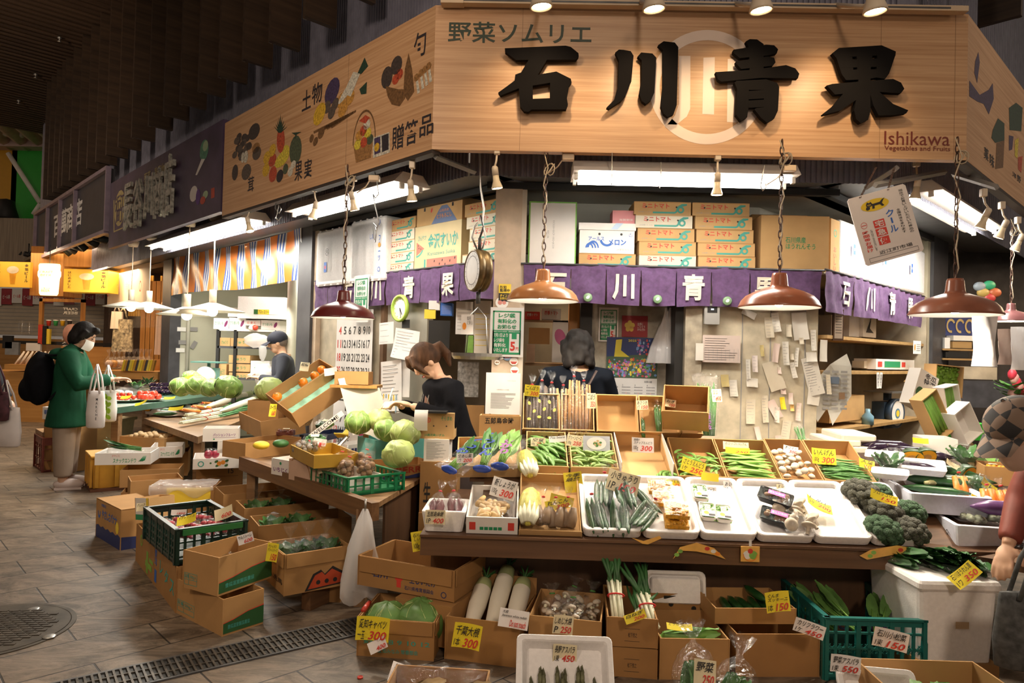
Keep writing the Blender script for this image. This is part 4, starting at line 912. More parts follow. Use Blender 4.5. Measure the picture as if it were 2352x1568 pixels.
pinned(1117,856,1196,PY(4.88),1.42,[PAPER,GREYI,INK],notice,'long typed notice sheet taped to the pillar under the stickers','notice',name='notice_sheet',curl=.006)
pinned(1146,652,1174,PY(4.92),1.45,[YELI,INK],lambda b,w,h:(rect(b,-w/2,-h,w/2,-h*.52,1,.0035),fitl(b,'防犯\n監視中',(-.4*w,-.1*h,.4*w,-.45*h),1,.02,.004),fitl(b,'ダイコン\nお知らせ',(-.4*w,-.58*h,.4*w,-.9*h),0,.02,.004)),'yellow and black warning sticker on the pillar behind the pendant lamp','sticker',name='sticker')
for i,(px,py,w,c,c2,lab)in enumerate(((1153,695,30,'pink',(.75,.3,.25),'round white sticker with two small pink faces above the pillar poster'),(1150,815,24,'white',(.6,.08,.06),'white sticker with red spots below the pillar poster'),(1168,806,18,'gold',(.7,.5,.2),'yellow round sticker below the pillar poster'),(1165,820,18,'blue',(.3,.5,.75),'blue round sticker with a pink middle below the pillar poster'),(1180,830,20,'melon',(.55,.08,.06),'watermelon-slice sticker right of the blue sticker'),(1182,850,20,'melon2',(.55,.08,.06),'watermelon-slice sticker lowest on the pillar'),(1142,832,12,'bear',(.4,.22,.1),'tiny brown sticker at the pillar edge below the poster'))):
 p=atY(px,py,4.925);r_=w/2*4.9/FPX;b=MB();Ms=wallframe((p.x,4.918,p.z),(1,0));disc(b,0,0,r_,r_*.9,0,.001,16,0,Ms)
 if 'melon' in c:b.add([(-r_*.8,0,.002),(-r_*.4,-r_*.6,.002),(r_*.4,-r_*.6,.002),(r_*.8,0,.002)],[(0,1,2,3)],1,Ms)
 else:disc(b,-r_*.3,0,r_*.35,None,1,.002,12,0,Ms);disc(b,r_*.35,.0,r_*.3,None,1,.002,12,0,Ms)
 tag(b.build('sticker',[WHITEI if c not in('gold','blue')else mat('sticker_'+c,c2,.5),mat('sticker_ink_'+c,(.7,.35,.4)if c=='blue' else c2,.5)]),lab,'sticker')
def cal_months(b,w,h):
 z=.004;rows=[['','','','1','2','3',''],['4','5','6','7','8','9','10'],['11','12','13','14','15','16','17'],['18','19','20','21','22','23','24'],['25','26','27','28','29','30','31']]
 for j,r in enumerate(rows):
  for i,d in enumerate(r):
   if d:x=(-.46+.132*i)*w;fitl(b,d,(x+(.03*w if len(d)==1 else 0),(-.02-.097*j)*h,x+.10*w,(-.078-.097*j)*h),2 if i==0 else 1,.015,z)
 fitl(b,'4',(-.13*w,-.52*h,-.02*w,-.60*h),2,.03,z);fitl(b,'APR',(.06*w,-.56*h,.2*w,-.59*h),3,0,z)
 for sx in(-.44,.24):
  for j in range(5):
   for i in range(7):rect(b,(sx+i*.026)*w,(-.56-j*.018)*h,(sx+i*.026+.014)*w,(-.551-j*.018)*h,3,z)
 rows=[['','','1','2','3','4','5'],['6','7','8','9','10','11','12'],['13','14','15','16','17','18','19'],['20','21','22','23','24','25','26']]
 rect(b,-.46*w,-.655*h,.48*w,-.645*h,1,z)
 for j,r in enumerate(rows):
  for i,d in enumerate(r):
   if d:x=(-.46+.132*i)*w;fitl(b,d,(x+(.03*w if len(d)==1 else 0),(-.67-.085*j)*h,x+.10*w,(-.725-.085*j)*h),2 if i==0 else 1,.015,z)
pinned(777,712,860,lambda x,y:LW(x,y,.0),2.05,[PAPER,INK,RED,GREYI],cal_months,'long white month calendar with big black numerals under the maroon lamp','calendar',name='wall_calendar',curl=.02)
def cal_art(b,w,h):
 r=random.Random(5);z=.004
 rect(b,-w/2,-h*.62,w/2,0,1,z)
 b.add([(-w/2,-h*.3,z+.0005),(w/2,-h*.24,z+.0005),(w/2,-h*.62,z+.0005),(-w/2,-h*.62,z+.0005)],[(3,2,1,0)],2)
 b.add([(-.35*w,-h*.3,z+.001),(-.32*w,-h*.04,z+.001),(-.2*w,-h*.03,z+.001),(-.22*w,-h*.2,z+.001),(-.05*w,-h*.3,z+.001)],[(0,4,3,2,1)],3)
 for k in range(170):
  y=r.uniform(.33,.60);disc(b,r.uniform(-.47,.47)*w,-y*h,r.uniform(.012,.035)*w,r.uniform(.015,.05)*h*.6,r.randrange(3,10),z+.0012+k*1e-5,8)
 for k in range(40):disc(b,r.uniform(.1,.47)*w,-r.uniform(.03,.26)*h,r.uniform(.01,.03)*w,r.uniform(.008,.025)*h,r.choice((4,6,8,9,10)),z+.0012+k*1e-5,8)
 fitl(b,'2025',(-.08*w,-.03*h,.08*w,-.065*h),3,.02,z+.003)
 for mth in range(4):
  x0=(-.42+.24*mth)*w;fitl(b,str(mth+1),(x0,-.72*h,x0+.02*w,-.745*h),11,0,z)
  for j in range(4):
   for i in range(7):rect(b,x0+i*.024*w,(-.77-j*.045)*h,x0+(i*.024+.012)*w,(-.755-j*.045)*h,9 if i==3 and j==2 else 11,z)
 fitl(b,'加賀の園',(.25*w,-.66*h,.4*w,-.69*h),11,0,z)
pinned(1394,775,1511,PY(5.345),1.28,[PAPER]+[mat('calendar_ink_%d'%i,c,.5,0)for i,c in enumerate([(.02,.04,.16),(.05,.10,.06),(.72,.62,.05),(.15,.3,.6),(.6,.28,.04),(.62,.2,.28),(.12,.38,.14),(.28,.1,.4),(.55,.06,.05),(.3,.5,.65),(.1,.1,.12)])],cal_art,'picture calendar with a crowd of colourful figures behind the right-hand woman','calendar',name='wall_calendar')
def redposter(b,w,h):
 for k in range(5):disc(b,-.2*w+.12*w*sin(k*2*pi/5),-.5*h+.16*h*cos(k*2*pi/5),.085*w,.12*h,1,.004+k*1e-4,16)
 disc(b,-.2*w,-.5*h,.11*w,.16*h,1,.0046,16);rect(b,-.2*w,-.53*h,-.02*w,-.515*h,0,.005);rect(b,-.2*w,-.59*h,-.02*w,-.575*h,0,.005)
 fitl(b,'五感に\nごちそう\nかなざわ',(.1*w,-.32*h,.4*w,-.7*h),2,0,.004)
pinned(1429,725,1488,PY(5.35),.83,[mat('dark_red_poster',(.30,.012,.018),.5,.03),mat('dull_gold_print',(.62,.43,.06),.5,.03),WHITEI],redposter,'dark red poster with a gold plum blossom above the picture calendar')
pinned(1614,770,1701,PY(4.99),.72,[mat('pinkish_form',(.62,.50,.44),.6,.03),INK,GREYI],lambda b,w,h:(lines(10,.12,.9,1,.06,.95,4)(b,w,h),[rect(b,(-.44+k*.11)*w,-.93*h,(-.435+k*.11)*w,-.5*h,2,.0035)for k in range(9)]),'printed table form pinned beside the door jamb','form',name='printed_form')
pinned(1598,788,1616,PY(4.98),2.2,[PAPERT],None,'rounded blank card pinned left of the printed form','card',name='blank_card')
b=MB();p=atY(1633,722,4.99);Ms=wallframe((p.x,4.985,p.z),(1,0));b.bbox((0,0,.015),(.11,.15,.03),.008,0,Ms);rect(b,-.035,.01,.035,.06,1,.031,Ms);rect(b,-.01,.03,.01,.04,2,.032,Ms);tag(b.build('intercom_panel',[mat('grey_plastic',(.33,.32,.30),.4,.05),BLACK,emis('status_light',(.4,.6,1),2)]),'grey intercom panel with a small blue light under the curtain','intercom')
SL=[(1705,712,1745,728,0,-25),(1755,728,1778,775,1,4),(1770,718,1790,762,0,8),(1816,716,1856,780,0,6),(1806,745,1820,773,1,0),(1835,775,1847,790,1,5),(1862,757,1877,805,0,3),(1778,788,1795,832,2,-8),(1796,784,1813,838,0,2),(1815,812,1825,826,1,0),(1828,798,1838,842,0,-6),(1850,808,1878,830,0,4),(1746,792,1756,818,3,5),(1713,825,1725,870,0,2),(1727,816,1742,854,4,0),(1748,830,1790,898,1,18),(1786,843,1796,858,2,-2),(1813,832,1826,868,0,12),(1838,820,1880,908,0,14),(1860,868,1893,930,0,-8),(1713,868,1744,888,0,-3),(1792,875,1806,905,2,2),(1791,912,1804,940,5,6),(1811,902,1823,928,2,0),(1816,929,1826,944,6,2),(1713,917,1738,973,1,0),(1748,908,1765,970,1,3),(1758,920,1782,965,2,28),(1780,935,1793,970,0,-4),(1830,925,1843,966,2,-5),(1799,965,1822,1015,1,-8),(1732,980,1746,1010,2,12),(1780,1000,1796,1022,2,4),(1655,860,1676,888,3,3),(1674,872,1695,910,0,3),(1884,780,1903,830,0,-3),(1898,860,1910,905,1,3),(1828,985,1846,1020,1,4)]
SLM=[mat('slip_grey_white',(.66,.62,.55),.7,.06,5),mat('slip_cream',(.60,.53,.41),.7,.06,5),mat('slip_pink',(.66,.52,.46),.7,.05,5),mat('slip_dull_yellow',(.50,.40,.17),.7,.05,5),mat('slip_red_edge',(.68,.6,.56),.7,.04),mat('slip_bright_yellow',(.80,.60,.02),.6,.04),mat('slip_orange',(.72,.44,.13),.6,.04)]
for i,(x0,y0,x1,y1,c,rot)in enumerate(SL):
 a,e=atY(x0,y0,5.0),atY(x1,y0,5.0);f=atY(x0,y1,5.0);w,h=(e.x-a.x)*.86,(a.z-f.z)
 M=wallframe(((a.x+e.x)/2,5.022-.004*(i%3),a.z),(1,0))@R(rot)
 lab={3:'dull yellow slip of paper pinned to the scuffed note wall',4:'red-edged white card pinned to the note wall',5:'bright yellow slip pinned to the note wall',6:'small orange slip pinned to the note wall'}.get(c,'crumpled pale slip of paper pinned to the note wall')
 b=sheet('paper_slip',M,w,h,[SLM[c],GREYI,RED],lines(max(2,int(h/.022)),.12,.88,2 if c==5 else 1,.12,.88,i)if i%4!=3 else None,lab,'paper','paper slips on the note wall',curl=.014,seed=i)
def clockf():
 p=LW(922,708,.085);t=thing('wall_clock','round wall clock with a lime green rim half hidden by the curtain','clock',wallframe((p.x,p.y,p.z),(1,-1)))
 r=.11;b=MB();b.lathe([(r*.8,.012),(r*.85,.03),(r,.03),(r*1.04,.015),(r*1.02,0),(0,0)],32,caps=False);b.build('rim',mat('lime_plastic',(.42,.62,.10),.4,.03),t)
 f=MB();f.lathe([(r*.86,.012),(0,.012)],28,caps=False);
 for k in range(12):disc(f,r*.7*sin(k*pi/6),r*.7*cos(k*pi/6),.006,None,1,.0135,8)
 f.build('dial_face',[PAPER,MATS['lime_plastic']],t);h=MB();h.box((.0,.0,.016),(.006,.06,.002),0,R(-150)@T(0,.03,0));h.box((0,0,.018),(.004,.085,.002),0,R(-165)@T(0,.04,0));h.build('hands',INK,t)
clockf()
for px0,py0,px1,ar,n,lab,off,cu,rot in((912,757,968,.72,9,'printed schedule sheet curling off the panel behind the left woman',.10,.03,-6),(878,828,925,1.4,12,'long printed list clipped on the panel left of the schedule',.12,.03,6),(915,808,945,2.0,0,'blank hanging sheet between the schedule and the list',.10,.02,2),(872,740,905,.85,4,'cloud-shaped handwritten card on the clock panel',.09,.004,3),(924,734,942,.62,0,'small dark card on the clock panel',.09,0,0)):
 a,e=LW(px0,py0,off),LW(px1,py0,off);w=sqrt((a.x-e.x)**2+(a.y-e.y)**2);c=(a+e)/2
 sheet('hanging_paper',wallframe((c.x,c.y,c.z),(1,-1))@R(rot),w,w*ar,[BLACK if 'dark' in lab else PAPER,GREYI],lines(n,.1,.9,1,.08,.92,n)if n else None,lab,'paper',curl=cu)
p=LW(905,905,.10);b=MB();b.grid(8,5,lambda a,c:((a-.5)*.26,(c-1)*.14-.02*sin(a*pi),.02+.02*sin(a*9)))
for k in range(7):rect(b,-.12+k*.036,-.14,-.105+k*.036,-.0,1+k%2,.05)
tag(b.build('cloth_pouch',[PAPER,mat('cloth_blue',(.25,.4,.5),.7),YELI],M=wallframe((p.x,p.y,p.z),(1,-1))),'striped cloth pouch hanging under the printed list','pouch')
def nichestuff():
 a=RW(1925,715,.0);b=MB();Ms=wallframe((a.x,a.y,a.z),(1,.2));b.box((0,-.1,0),(.085,.23,.015),0,Ms);rect(b,-.033,-.2,.033,.0,1,.009,Ms)
 for k in range(8):rect(b,-.025,-.02-k*.02,.025,-.016-k*.02,2,.0095,Ms)
 tag(b.build('framed_card',[mat('dark_frame_wood',(.07,.035,.02),.4),mat('aged_card',(.33,.26,.2),.6),INK]),'small brown-framed price card hanging at the niche corner','card')
 a=RW(1945,812,.08);b=MB();Ms=wallframe((a.x,a.y,a.z),(1,-.1))
 b.add([(0,0,0),(.03,-.09,.01),(.03,-.30,.02),(-.10,-.52,.03),(-.13,-.40,.0),(-.20,-.50,.02),(-.22,-.46,.03),(-.19,-.16,.03),(-.12,-.08,.02)],[(0,8,7,6,5,4,3,2,1)],0,Ms)
 for k in range(9):
  for j in range(3):rect(b,-.17+j*.06,-.14-k*.033,-.125+j*.06,-.125-k*.033,1,.034,Ms)
 rect(b,-.13,-.22,-.06,-.17,2,.0345,Ms);rect(b,-.06,-.33,-.02,-.28,3,.0345,Ms)
 tag(b.build('newspaper',[mat('newsprint',(.55,.53,.47),.8,.06),GREYI,mat('photo_blue',(.15,.2,.28),.6),mat('photo_brown',(.25,.15,.08),.6)]),'folded newspaper hanging from a clip at the niche corner','newspaper')
nichestuff()
# containers
def openbox(b,w,d,h,t=.006,m=0,hf=None,mi=None,zb=None):
 hf=h if hf is None else hf;zb=t if zb is None else zb
 def rg(i,zf,zk):return[(i,i,zf),(w-i,i,zf),(w-i,d-i,zk),(i,d-i,zk)]
 b.loft([rg(0,0,0),rg(0,hf,h)],m,caps=False);b.add(rg(0,0,0),[(3,2,1,0)],m)
 b.loft([rg(0,hf,h),rg(t,hf,h)],m,caps=False)
 mi=m if mi is None else mi
 b.loft([rg(t,hf,h),rg(t,zb,zb)],mi,caps=False);b.add(rg(t,zb,zb),[(0,1,2,3)],mi)
 return b
def rtray(b,w,d,h,t=.022,m=0,zb=.02,r=.03,n=3,tap=.0):
 def rr(i,z,rad):
  o=[]
  for q,(sx,sy)in enumerate(((1,1),(-1,1),(-1,-1),(1,-1))):
   for k in range(n+1):
    a=(q+k/n)*pi/2;o.append((w/2+sx*(w/2-i-rad)+cos(a)*rad,d/2+sy*(d/2-i-rad)+sin(a)*rad,z))
  return o
 b.loft([rr(.004+tap,0,r),rr(0,h-.004,r),rr(.003,h,r),rr(t-.003,h,max(.006,r-t*.4)),rr(t+.002,h-.006,max(.006,r-t*.4)),rr(t+.006+tap,zb,max(.005,r-t*.4))],m)
 return b
def carton(label,w,d,h,M,m=KRAFT,hf=None,prints=None,pm=(),name='carton',flap=0,group=None,inner=None):
 t=thing(name,label,'box',M,group)
 b=MB();openbox(b,w,d,h,.006,0,hf,len(pm)+1 if inner else None);hh=h if hf is None else hf
 if flap:
  b.box((w/2,-.006,hh-flap/2),(w*.96,.004,flap));b.box((w+.006,d/2,h-flap/2),(.004,d*.96,flap));b.box((-.006,d/2,h-flap/2),(.004,d*.96,flap))
 for x in(0,w):b.box((x,0,hh/2),(.005,.005,hh),0)
 if prints:prints(b,w,h)
 b.build('box_walls',[m]+list(pm)+([inner]if inner else[]),t)
 return t
 # produce, one mesh builder per kind
G=lambda n,c,v=.14,r=.45,sc=18,**k:mat(n,c,r,v,sc,**k)
BEANG,PEAG,FLATG,FINEG=G('broad_bean_green',(.12,.27,.045)),G('pea_pod_green',(.27,.42,.11)),G('flat_bean_green',(.22,.45,.07)),G('fine_bean_green',(.085,.24,.05))
CABG,CABP=G('cabbage_green',(.22,.38,.08),.25,.5,14,bump=.6),G('cabbage_pale',(.60,.68,.30),.10,.5,9)
LEAFD,LEAFM,LEAFL=G('leaf_dark',(.035,.13,.03),.2,.5,14),G('leaf_mid',(.07,.22,.045),.2,.5,14),G('leaf_light',(.22,.45,.08),.15,.5,14)
CUKE=G('cucumber_skin',(.018,.075,.018),.25,.35,30);AUB=G('aubergine_skin',(.018,.008,.022),.1,.18);TOMA=G('tomato_skin',(.60,.055,.025),.08,.2);ORAN=G('orange_peel',(.85,.36,.015),.06,.45,60,bump=.1)
WHITEV=G('white_root',(.80,.76,.66),.05,.45,6);MUSH=G('mushroom_cap',(.62,.53,.42),.12,.6,20);BROWNM=G('shiitake_brown',(.24,.12,.055),.2,.55,20);POT=G('taro_skin',(.27,.15,.07),.22,.7,30,bump=.2);GING=G('ginger_skin',(.66,.44,.19),.12,.5,12);SWP=G('sweet_potato_skin',(.17,.05,.06),.15,.5,16)
BROC,BROC2=G('broccoli_head',(.045,.10,.045),.3,.8,90,bump=.8,bscale=170),G('broccoli_purple_head',(.075,.075,.055),.3,.8,90,bump=.8,bscale=170)
PUMPS,PUMPF=G('pumpkin_skin',(.04,.09,.03),.3,.4,25),G('pumpkin_flesh',(.85,.40,.02),.08,.5);CARR=G('carrot',(.80,.25,.03),.08,.4,20);BANA=G('banana_peel',(.82,.58,.05),.06,.4,8);BURD=G('burdock_skin',(.33,.165,.055),.2,.7,40,stretch=(1,1,.15));BURDD=G('dark_burdock_skin',(.075,.05,.035),.3,.7,40,stretch=(1,1,.15));CORNY=G('yellow_grain',(.80,.40,.03),.15,.4,80,bump=.5,bscale=150);PEABALL=G('green_pea',(.20,.42,.06),.1,.35)
def pod(L,r,bend=.15,bumps=5,flat=.7,amp=.14,n=7,k=11,m=0):
 b=MB();pts,rs=[],[]
 for i in range(k):
  u=i/(k-1);pts.append(((u-.5)*L,bend*L*(sin(u*pi)-.6),0));rs.append(max(.0012,r*min(1,3.4*u+.12,3.4*(1-u)+.06)*(1+amp*cos(u*bumps*2*pi))))
 return b.tube(pts,rs,n,m,flat=flat)
def mushroom(b,r,M=None,m=0,ms=1):
 b.lathe([(0,.62*r),(r*.5,.54*r),(r*.88,.25*r),(r,-.08*r),(r*.86,-.28*r),(r*.4,-.2*r)],12,m,M,caps=False);b.lathe([(r*.38,-.2*r),(r*.34,-.85*r),(0,-.88*r)],8,ms,M,caps=False);return b
def fruit(r,sq=1.,stem=True,m=0,amp=.06,seed=0):
 b=MB();b.ell((0,0,0),(r,r,r*sq),m,None,14,10,amp,2,seed,lambda d,th,ph:1-.12*math.exp(-(th/.35)**2))
 if stem:b.ell((0,0,r*sq*.88),(r*.16,r*.16,r*.10),m+1,None,6,4)
 return b
def cabbage(r,sq=.9,seed=0,m=0,mv=1,leaf=True):
 b=MB();f=lambda d,th,ph:1+.07*abs(sin(ph*2.5+3*sin(th*1.5+seed)))+.09*noise.noise(d*2.5+Vector((seed,0,0)));b.ell((0,0,0),(r,r,r*sq),m,None,36,20,0,1,seed,f)
 for k in range(15):
  a=k*2*pi/15+seed;pts=[]
  for i in range(9):
   th=2.5-i*.27;ph=a+.5*sin(th+k);d=Vector((sin(th)*cos(ph),sin(th)*sin(ph),cos(th)));q=r*f(d,th,ph)*1.006;pts.append((d.x*q,d.y*q,d.z*q*sq))
  b.tube(pts,[r*.03*(1-i*.1)for i in range(9)],5,mv)
 if leaf:
  for s in(0,1,2):a0=seed*2+s*2.1;b.grid(9,8,lambda u,v,a0=a0:(lambda a,th:((r*1.06+.02*r*sin(u*20)+.28*r*max(0,v-.72))*sin(th)*cos(a),(r*1.06+.02*r*sin(u*20)+.28*r*max(0,v-.72))*sin(th)*sin(a),sq*r*1.05*cos(th)))(a0+(u-.5)*1.9,2.75-v*1.75),m)
 return b
def leafmesh(b,L,w,bend=.3,m=0,M=None,curl=.15,n=6):
 b.grid(4,n,lambda u,v:((u-.5)*w*sin(pi*min(1,.12+v*.86))**.7,v*L,bend*L*v*v+curl*w*abs(u-.5)*2*sin(v*pi)+.06*w*sin(v*17+u*7)),m,M);return b
def bunch(n,L,spread,m=0,ms=1,seed=0,leafw=.05,stem=.45,bend=.2):
 b=MB();r=random.Random(seed)
 for i in range(n):
  a=r.uniform(-spread,spread);z=r.uniform(-.012,.025);l=L*r.uniform(.8,1.05)
  Mx=T(r.uniform(-.015,.015),0,z+.015)@R(a)@R(r.uniform(-5,12),'X')@R(r.uniform(-50,50),'Y')
  b.tube([(0,0,0),(0,l*stem*.6,.003),(0,l*stem*1.5,bend*l*.15)],[.0045,.004,.0018],5,ms,Mx);leafmesh(b,l*(1-stem),leafw*r.uniform(.7,1.2),bend,m,Mx@T(0,l*stem,0))
 return b
def bagfilm(rx,ry,rz,seed=0,neck=.3,m=0,up=True):
 b=MB();prof=[(.0,-1),(.55,-.97),(.9,-.7),(1,-.2),(.92,.3),(.62,.75),(.16,1.0),(.11,1.08),(.34,1.08+neck),(.5,1.12+neck*1.7)]
 n=20;rings=[]
 for i,(q,z)in enumerate(prof):
  rings.append([(cos(2*pi*k/n)*rx*q*(1+.10*noise.noise(Vector((k*1.3,i*.9,seed)))+(.25*sin(k*2.2+seed)if i>7 else 0)),sin(2*pi*k/n)*ry*q*(1+.12*noise.noise(Vector((k*1.1,i,seed+5)))),z*rz+(.06*rz*sin(k*1.9)if i>7 else 0))for k in range(n)])
 b.loft(rings,m,caps=False,sm=True);return b
def pillow(w,d,h,seed=0,m=0,fr=.12):
 b=MB()
 for s in(1,-1):b.grid(12,10,lambda u,v:((u-.5)*w*(1-.12*sin(pi*v)),(v-.5)*d,s*h*.5*max(0,sin(pi*u))**.6*max(0,sin(pi*min(1,max(0,(v-fr)/(1-2*fr)))))**.6+.08*h*noise.noise(Vector((u*6,v*6,seed+s)))),m)
 return b
REDTIE=mat('red_twist_tie',(.6,.03,.03),.4,0)
def bagged(name,label,M,rx,ry,rz,content,seed=0,tie=REDTIE,cat='bag',group=None,film=BAG,neck=.3,mats=None):
 "a filled bag: film, tie and the produce inside, all moving together"
 t=thing(name,label,cat,M,group);bagfilm(rx,ry,rz,seed,neck).build('bag_film',film,t)
 k=MB();k.tube([(cos(a)*rx*.14,sin(a)*ry*.16,rz*1.03)for a in[i*pi/4 for i in range(8)]],.004,5,closed=True);k.build('twist_tie',tie,t)
 content(t,rx,ry,rz);return t
def inside(builder,n,mats,nm,sd=0,k=.68,zl=-.75,zh=.45):
 def f(t,rx,ry,rz):
  r=random.Random(sd)
  for i in range(n):
   z=zl+(zh-zl)*(i/max(1,n-1));q=k*sqrt(max(.05,1-z*z*.7));a=i*2.4+sd;p=q*(.35+.65*((i*.618)%1));builder(r).build(nm,mats,t,T(rx*p*cos(a),ry*p*sin(a),rz*z)@R(r.uniform(0,360))@R(r.uniform(-50,50),'X'))
 return f
def crowd(protos,M,pts,label,cat,group,name=None):
 for i,(x,y,z,a,tx)in enumerate(pts):
  k=i%len(protos);p=protos[k];Mi=M@T(x,y,z)@R(a)@R(tx,'X')
  if 'category' not in p:p.matrix_world=Mi;tag(p,label,cat,group)
  elif p.type=='EMPTY':dup(p,Mi)
  else:o=p.copy();C.objects.link(o);o.matrix_world=Mi;o['label']=label;o['group']=group
def price(px,py,w,h,y,name,cost,m=TAGY,rot=0,label='',unit='',lean=18,red=True,yaw=0,sub=None,cat='price card'):
 "handwritten price card; px, py is its middle, w, h its size in the photograph, y its distance into the stall"
 p=atY(px,py,y);W,Hh=w*y/FPX,h*y/FPX
 M=wallframe((p.x,p.y,p.z),(cos(radians(yaw)),sin(radians(yaw))))@R(-rot)@R(-lean,'X')
 b=MB();b.grid(6,2,lambda u,v:((u-.5)*W,(v-.5)*Hh,-.02*W+.09*W*(u-.5)**2*4),0,sm=True);zt=.09*W
 if name:fitl(b,name,(-.42*W,.42*Hh,.42*W,.04*Hh),1,.012,zt,.25)
 if unit:fitl(b,unit,(-.44*W,-.08*Hh,-.22*W,-.42*Hh),1,.008,zt,.2)
 if sub:rect(b,-.15*W,-.45*Hh,.45*W,-.03*Hh,3,zt-.0008)
 if cost:fitl(b,cost,(-.12*W,-.06*Hh,.42*W,-.42*Hh),2,.02,zt,.25)
 o=b.build('price_card',[m,INK,RED if red else INK,TAGC],M=M);return tag(o,label,cat)
 # the front counter
DKW=wood('counter_dark_wood',(.17,.085,.04),(.085,.04,.02),2.,0);PLY=wood('counter_panel',(.12,.06,.03),(.075,.037,.02),1.5,2)
x0c,x1c=-.475,2.27;YF=3.31
def counter():
 t=thing('display_counter','long dark wooden display counter across the front of the stall','counter',T(0,YF,0))
 b=MB();b.box(((x0c+x1c)/2,.02,.455),(x1c-x0c,.05,.095));b.box(((x0c+x1c)/2,.05,.503),(x1c-x0c,.14,.012));b.build('front_rail',DKW,t)
 b=MB();b.box(((x0c+x1c)/2,.26,.225),(x1c-x0c-.04,.02,.45));b.build('front_panel',PLY,t)
 b=MB();b.box(((x0c+x1c)/2,.62,.48),(x1c-x0c-.02,1.15,.02));b.build('table_top',PLY,t)
 for nm,yy,zz,w_,a in(('tray_shelf',.04,.50,.44,28),('box_shelf',.42,.70,.40,20),('upper_shelf',.82,.86,.28,62)):
  xa,xb={28:(-.2,1.75),20:(-.28,1.90),62:(.02,.98)}[a];b=MB();b.box(((xa+xb)/2,w_/2,-.012),(xb-xa,w_,.012));b.build(nm,PLY,t,T(0,yy-.0,zz)@R(a,'X'))
 for x in(x0c+.08,x1c-.1):
  for yy in(.3,1.1):b=MB();b.box((x,yy,.23),(.06,.06,.47));b.build('leg',DKW,t)
counter()
def T1(px):return T(atY(px,1238,3.33).x,3.33,.512)@R(28,'X')
def T2(px):return T(atY(px,1108,3.735).x,3.735,.712)@R(20,'X')
def wid(a,b_,y):return(b_-a)*y/FPX
for k,(a,b_,lab)in enumerate(((1337,1475,'white foam tray under the bagged cucumbers'),(1476,1607,'white foam tray of cucumbers and orange shredded packs'),(1608,1738,'white foam tray holding three packs of green peas'),(1739,1870,'white foam tray holding mushroom packs'),(1871,2002,'nearly empty white foam tray with one yellow card'),(2003,2125,'white foam tray under the broccoli heads'))):
 b=MB();rtray(b,wid(a,b_,3.33)-.002,.43,.045);o=b.build('foam_tray',FOAM,M=T1(a));tag(o,lab,'tray')
def foambox(label,w,d,h,M,m=FOAM,t=.022,zb=.03,prints=None,pm=(),name='foam_box',tap=.012):
 b=MB();rtray(b,w,d,h,t,0,zb,.02,3,tap)
 if prints:prints(b,w,h)
 o=b.build(name,[m]+list(pm));o.matrix_world=M;return tag(o,label,'box')
Ma=T(atY(966,1225,3.33).x,3.33,.512);Mg=T1(1070)@R(-14,'X')
foambox('small white foam box of bagged sweet potatoes at the left end of the counter',wid(966,1068,3.33),.30,.10,Ma,zb=.02)
pot=lambda L,r_:(lambda r:(lambda b:b)(pod(L*r.uniform(.85,1.1),r_,.06,1,1,.08,9,9)))
for k,(x,y,lab)in enumerate(((.055,.13,'left-hand bag of sweet potatoes in the small foam box'),(.15,.15,'right-hand bag of sweet potatoes in the small foam box'))):
 bagged('produce_bag',lab,Ma@T(x,y,.085)@R(-25,'X')@R(10-20*k,'Y'),.047,.04,.085,lambda t,rx,ry,rz:[pot(.13,.021)(RND).build('sweet_potato',SWP,t,T(dx,dy,-.01)@R(90,'Y'))for dx,dy in((-.02,0),(.02,0),(0,.015))],k)
b=MB();openbox(b,wid(1070,1188,3.33),.36,.085,.008);[rect(b,x,.02,x+w_,.06,1 if w_<.05 else 2,.001,FP)for x,w_ in((.015,.03),(.20,.03))];[rect(b,.065+k*.022,.02,.083+k*.022,.036,2,.001,FP)for k in range(5)]
tag(b.build('ginger_box',[WBOX,RED,GREENI],M=Mg),'white printed box of bagged fresh ginger on the counter','box')
gb=thing('produce_bag','clear bag of knobbly fresh ginger in the white printed box','bag',Mg@T(.125,.16,.05));pillow(.21,.27,.11,3).build('bag_film',BAG,gb)
for i in range(4):
 g=MB();r=random.Random(i);g.tube([(-.06,0,0),(-.02,.005,.008),(.02,-.003,.004),(.06,.01,0)],[.014,.024,.022,.013],9)
 for k in range(5):x=-.05+k*.025;a=r.uniform(0,6);g.tube([(x,0,0),(x+.012*cos(a),.03*sin(a),.014),(x+.02*cos(a),.05*sin(a),.022)],[.017,.015,.009],8)
 g.build('ginger_root',GING,gb,T(-.04+.055*(i%2),-.05+.05*(i//2)+.01*i,.0)@R(60+40*i))
def napa(label,M):
 t=thing('napa_cabbage',label,'cabbage',M)
 b=MB();b.ell((0,0,0),(.056,.145,.046),0,None,18,14,.14,3,1,lambda d,th,ph:1-.25*max(0,d.y)**3);b.build('heart',G('napa_yellow',(.72,.66,.10),.2,.5,30,stretch=(3,1,3),bump=.3),t)
 b=MB()
 for k in range(5):a=-1.0+k*.5;b.tube([(sin(a)*.02,-.14,.015*cos(a)),(sin(a)*.044,-.10,.034*cos(a)),(sin(a)*.049,-.05,.042*cos(a)),(sin(a)*.046,.0,.042*cos(a))],[.018,.014,.007,.002],7)
 b.build('rib',G('napa_white',(.80,.80,.62),.05),t);b=MB();b.ell((0,0,0),(.063,.16,.053),0,None,16,12,.06,4,2);b.build('wrap_film',BAG,t)
napa('upper wrapped half napa cabbage leaning on the box edge beside the broad beans',T2(1190)@T(.045,.06,.06)@R(8));napa('lower wrapped half napa cabbage lying beside the ginger box',T1(1192)@T(.05,.15,.06)@R(-4))
carton('kraft-lined gap box behind the bagged lotus roots',wid(1192,1334,3.33),.40,.06,T1(1192),KRAFT2,hf=.03)
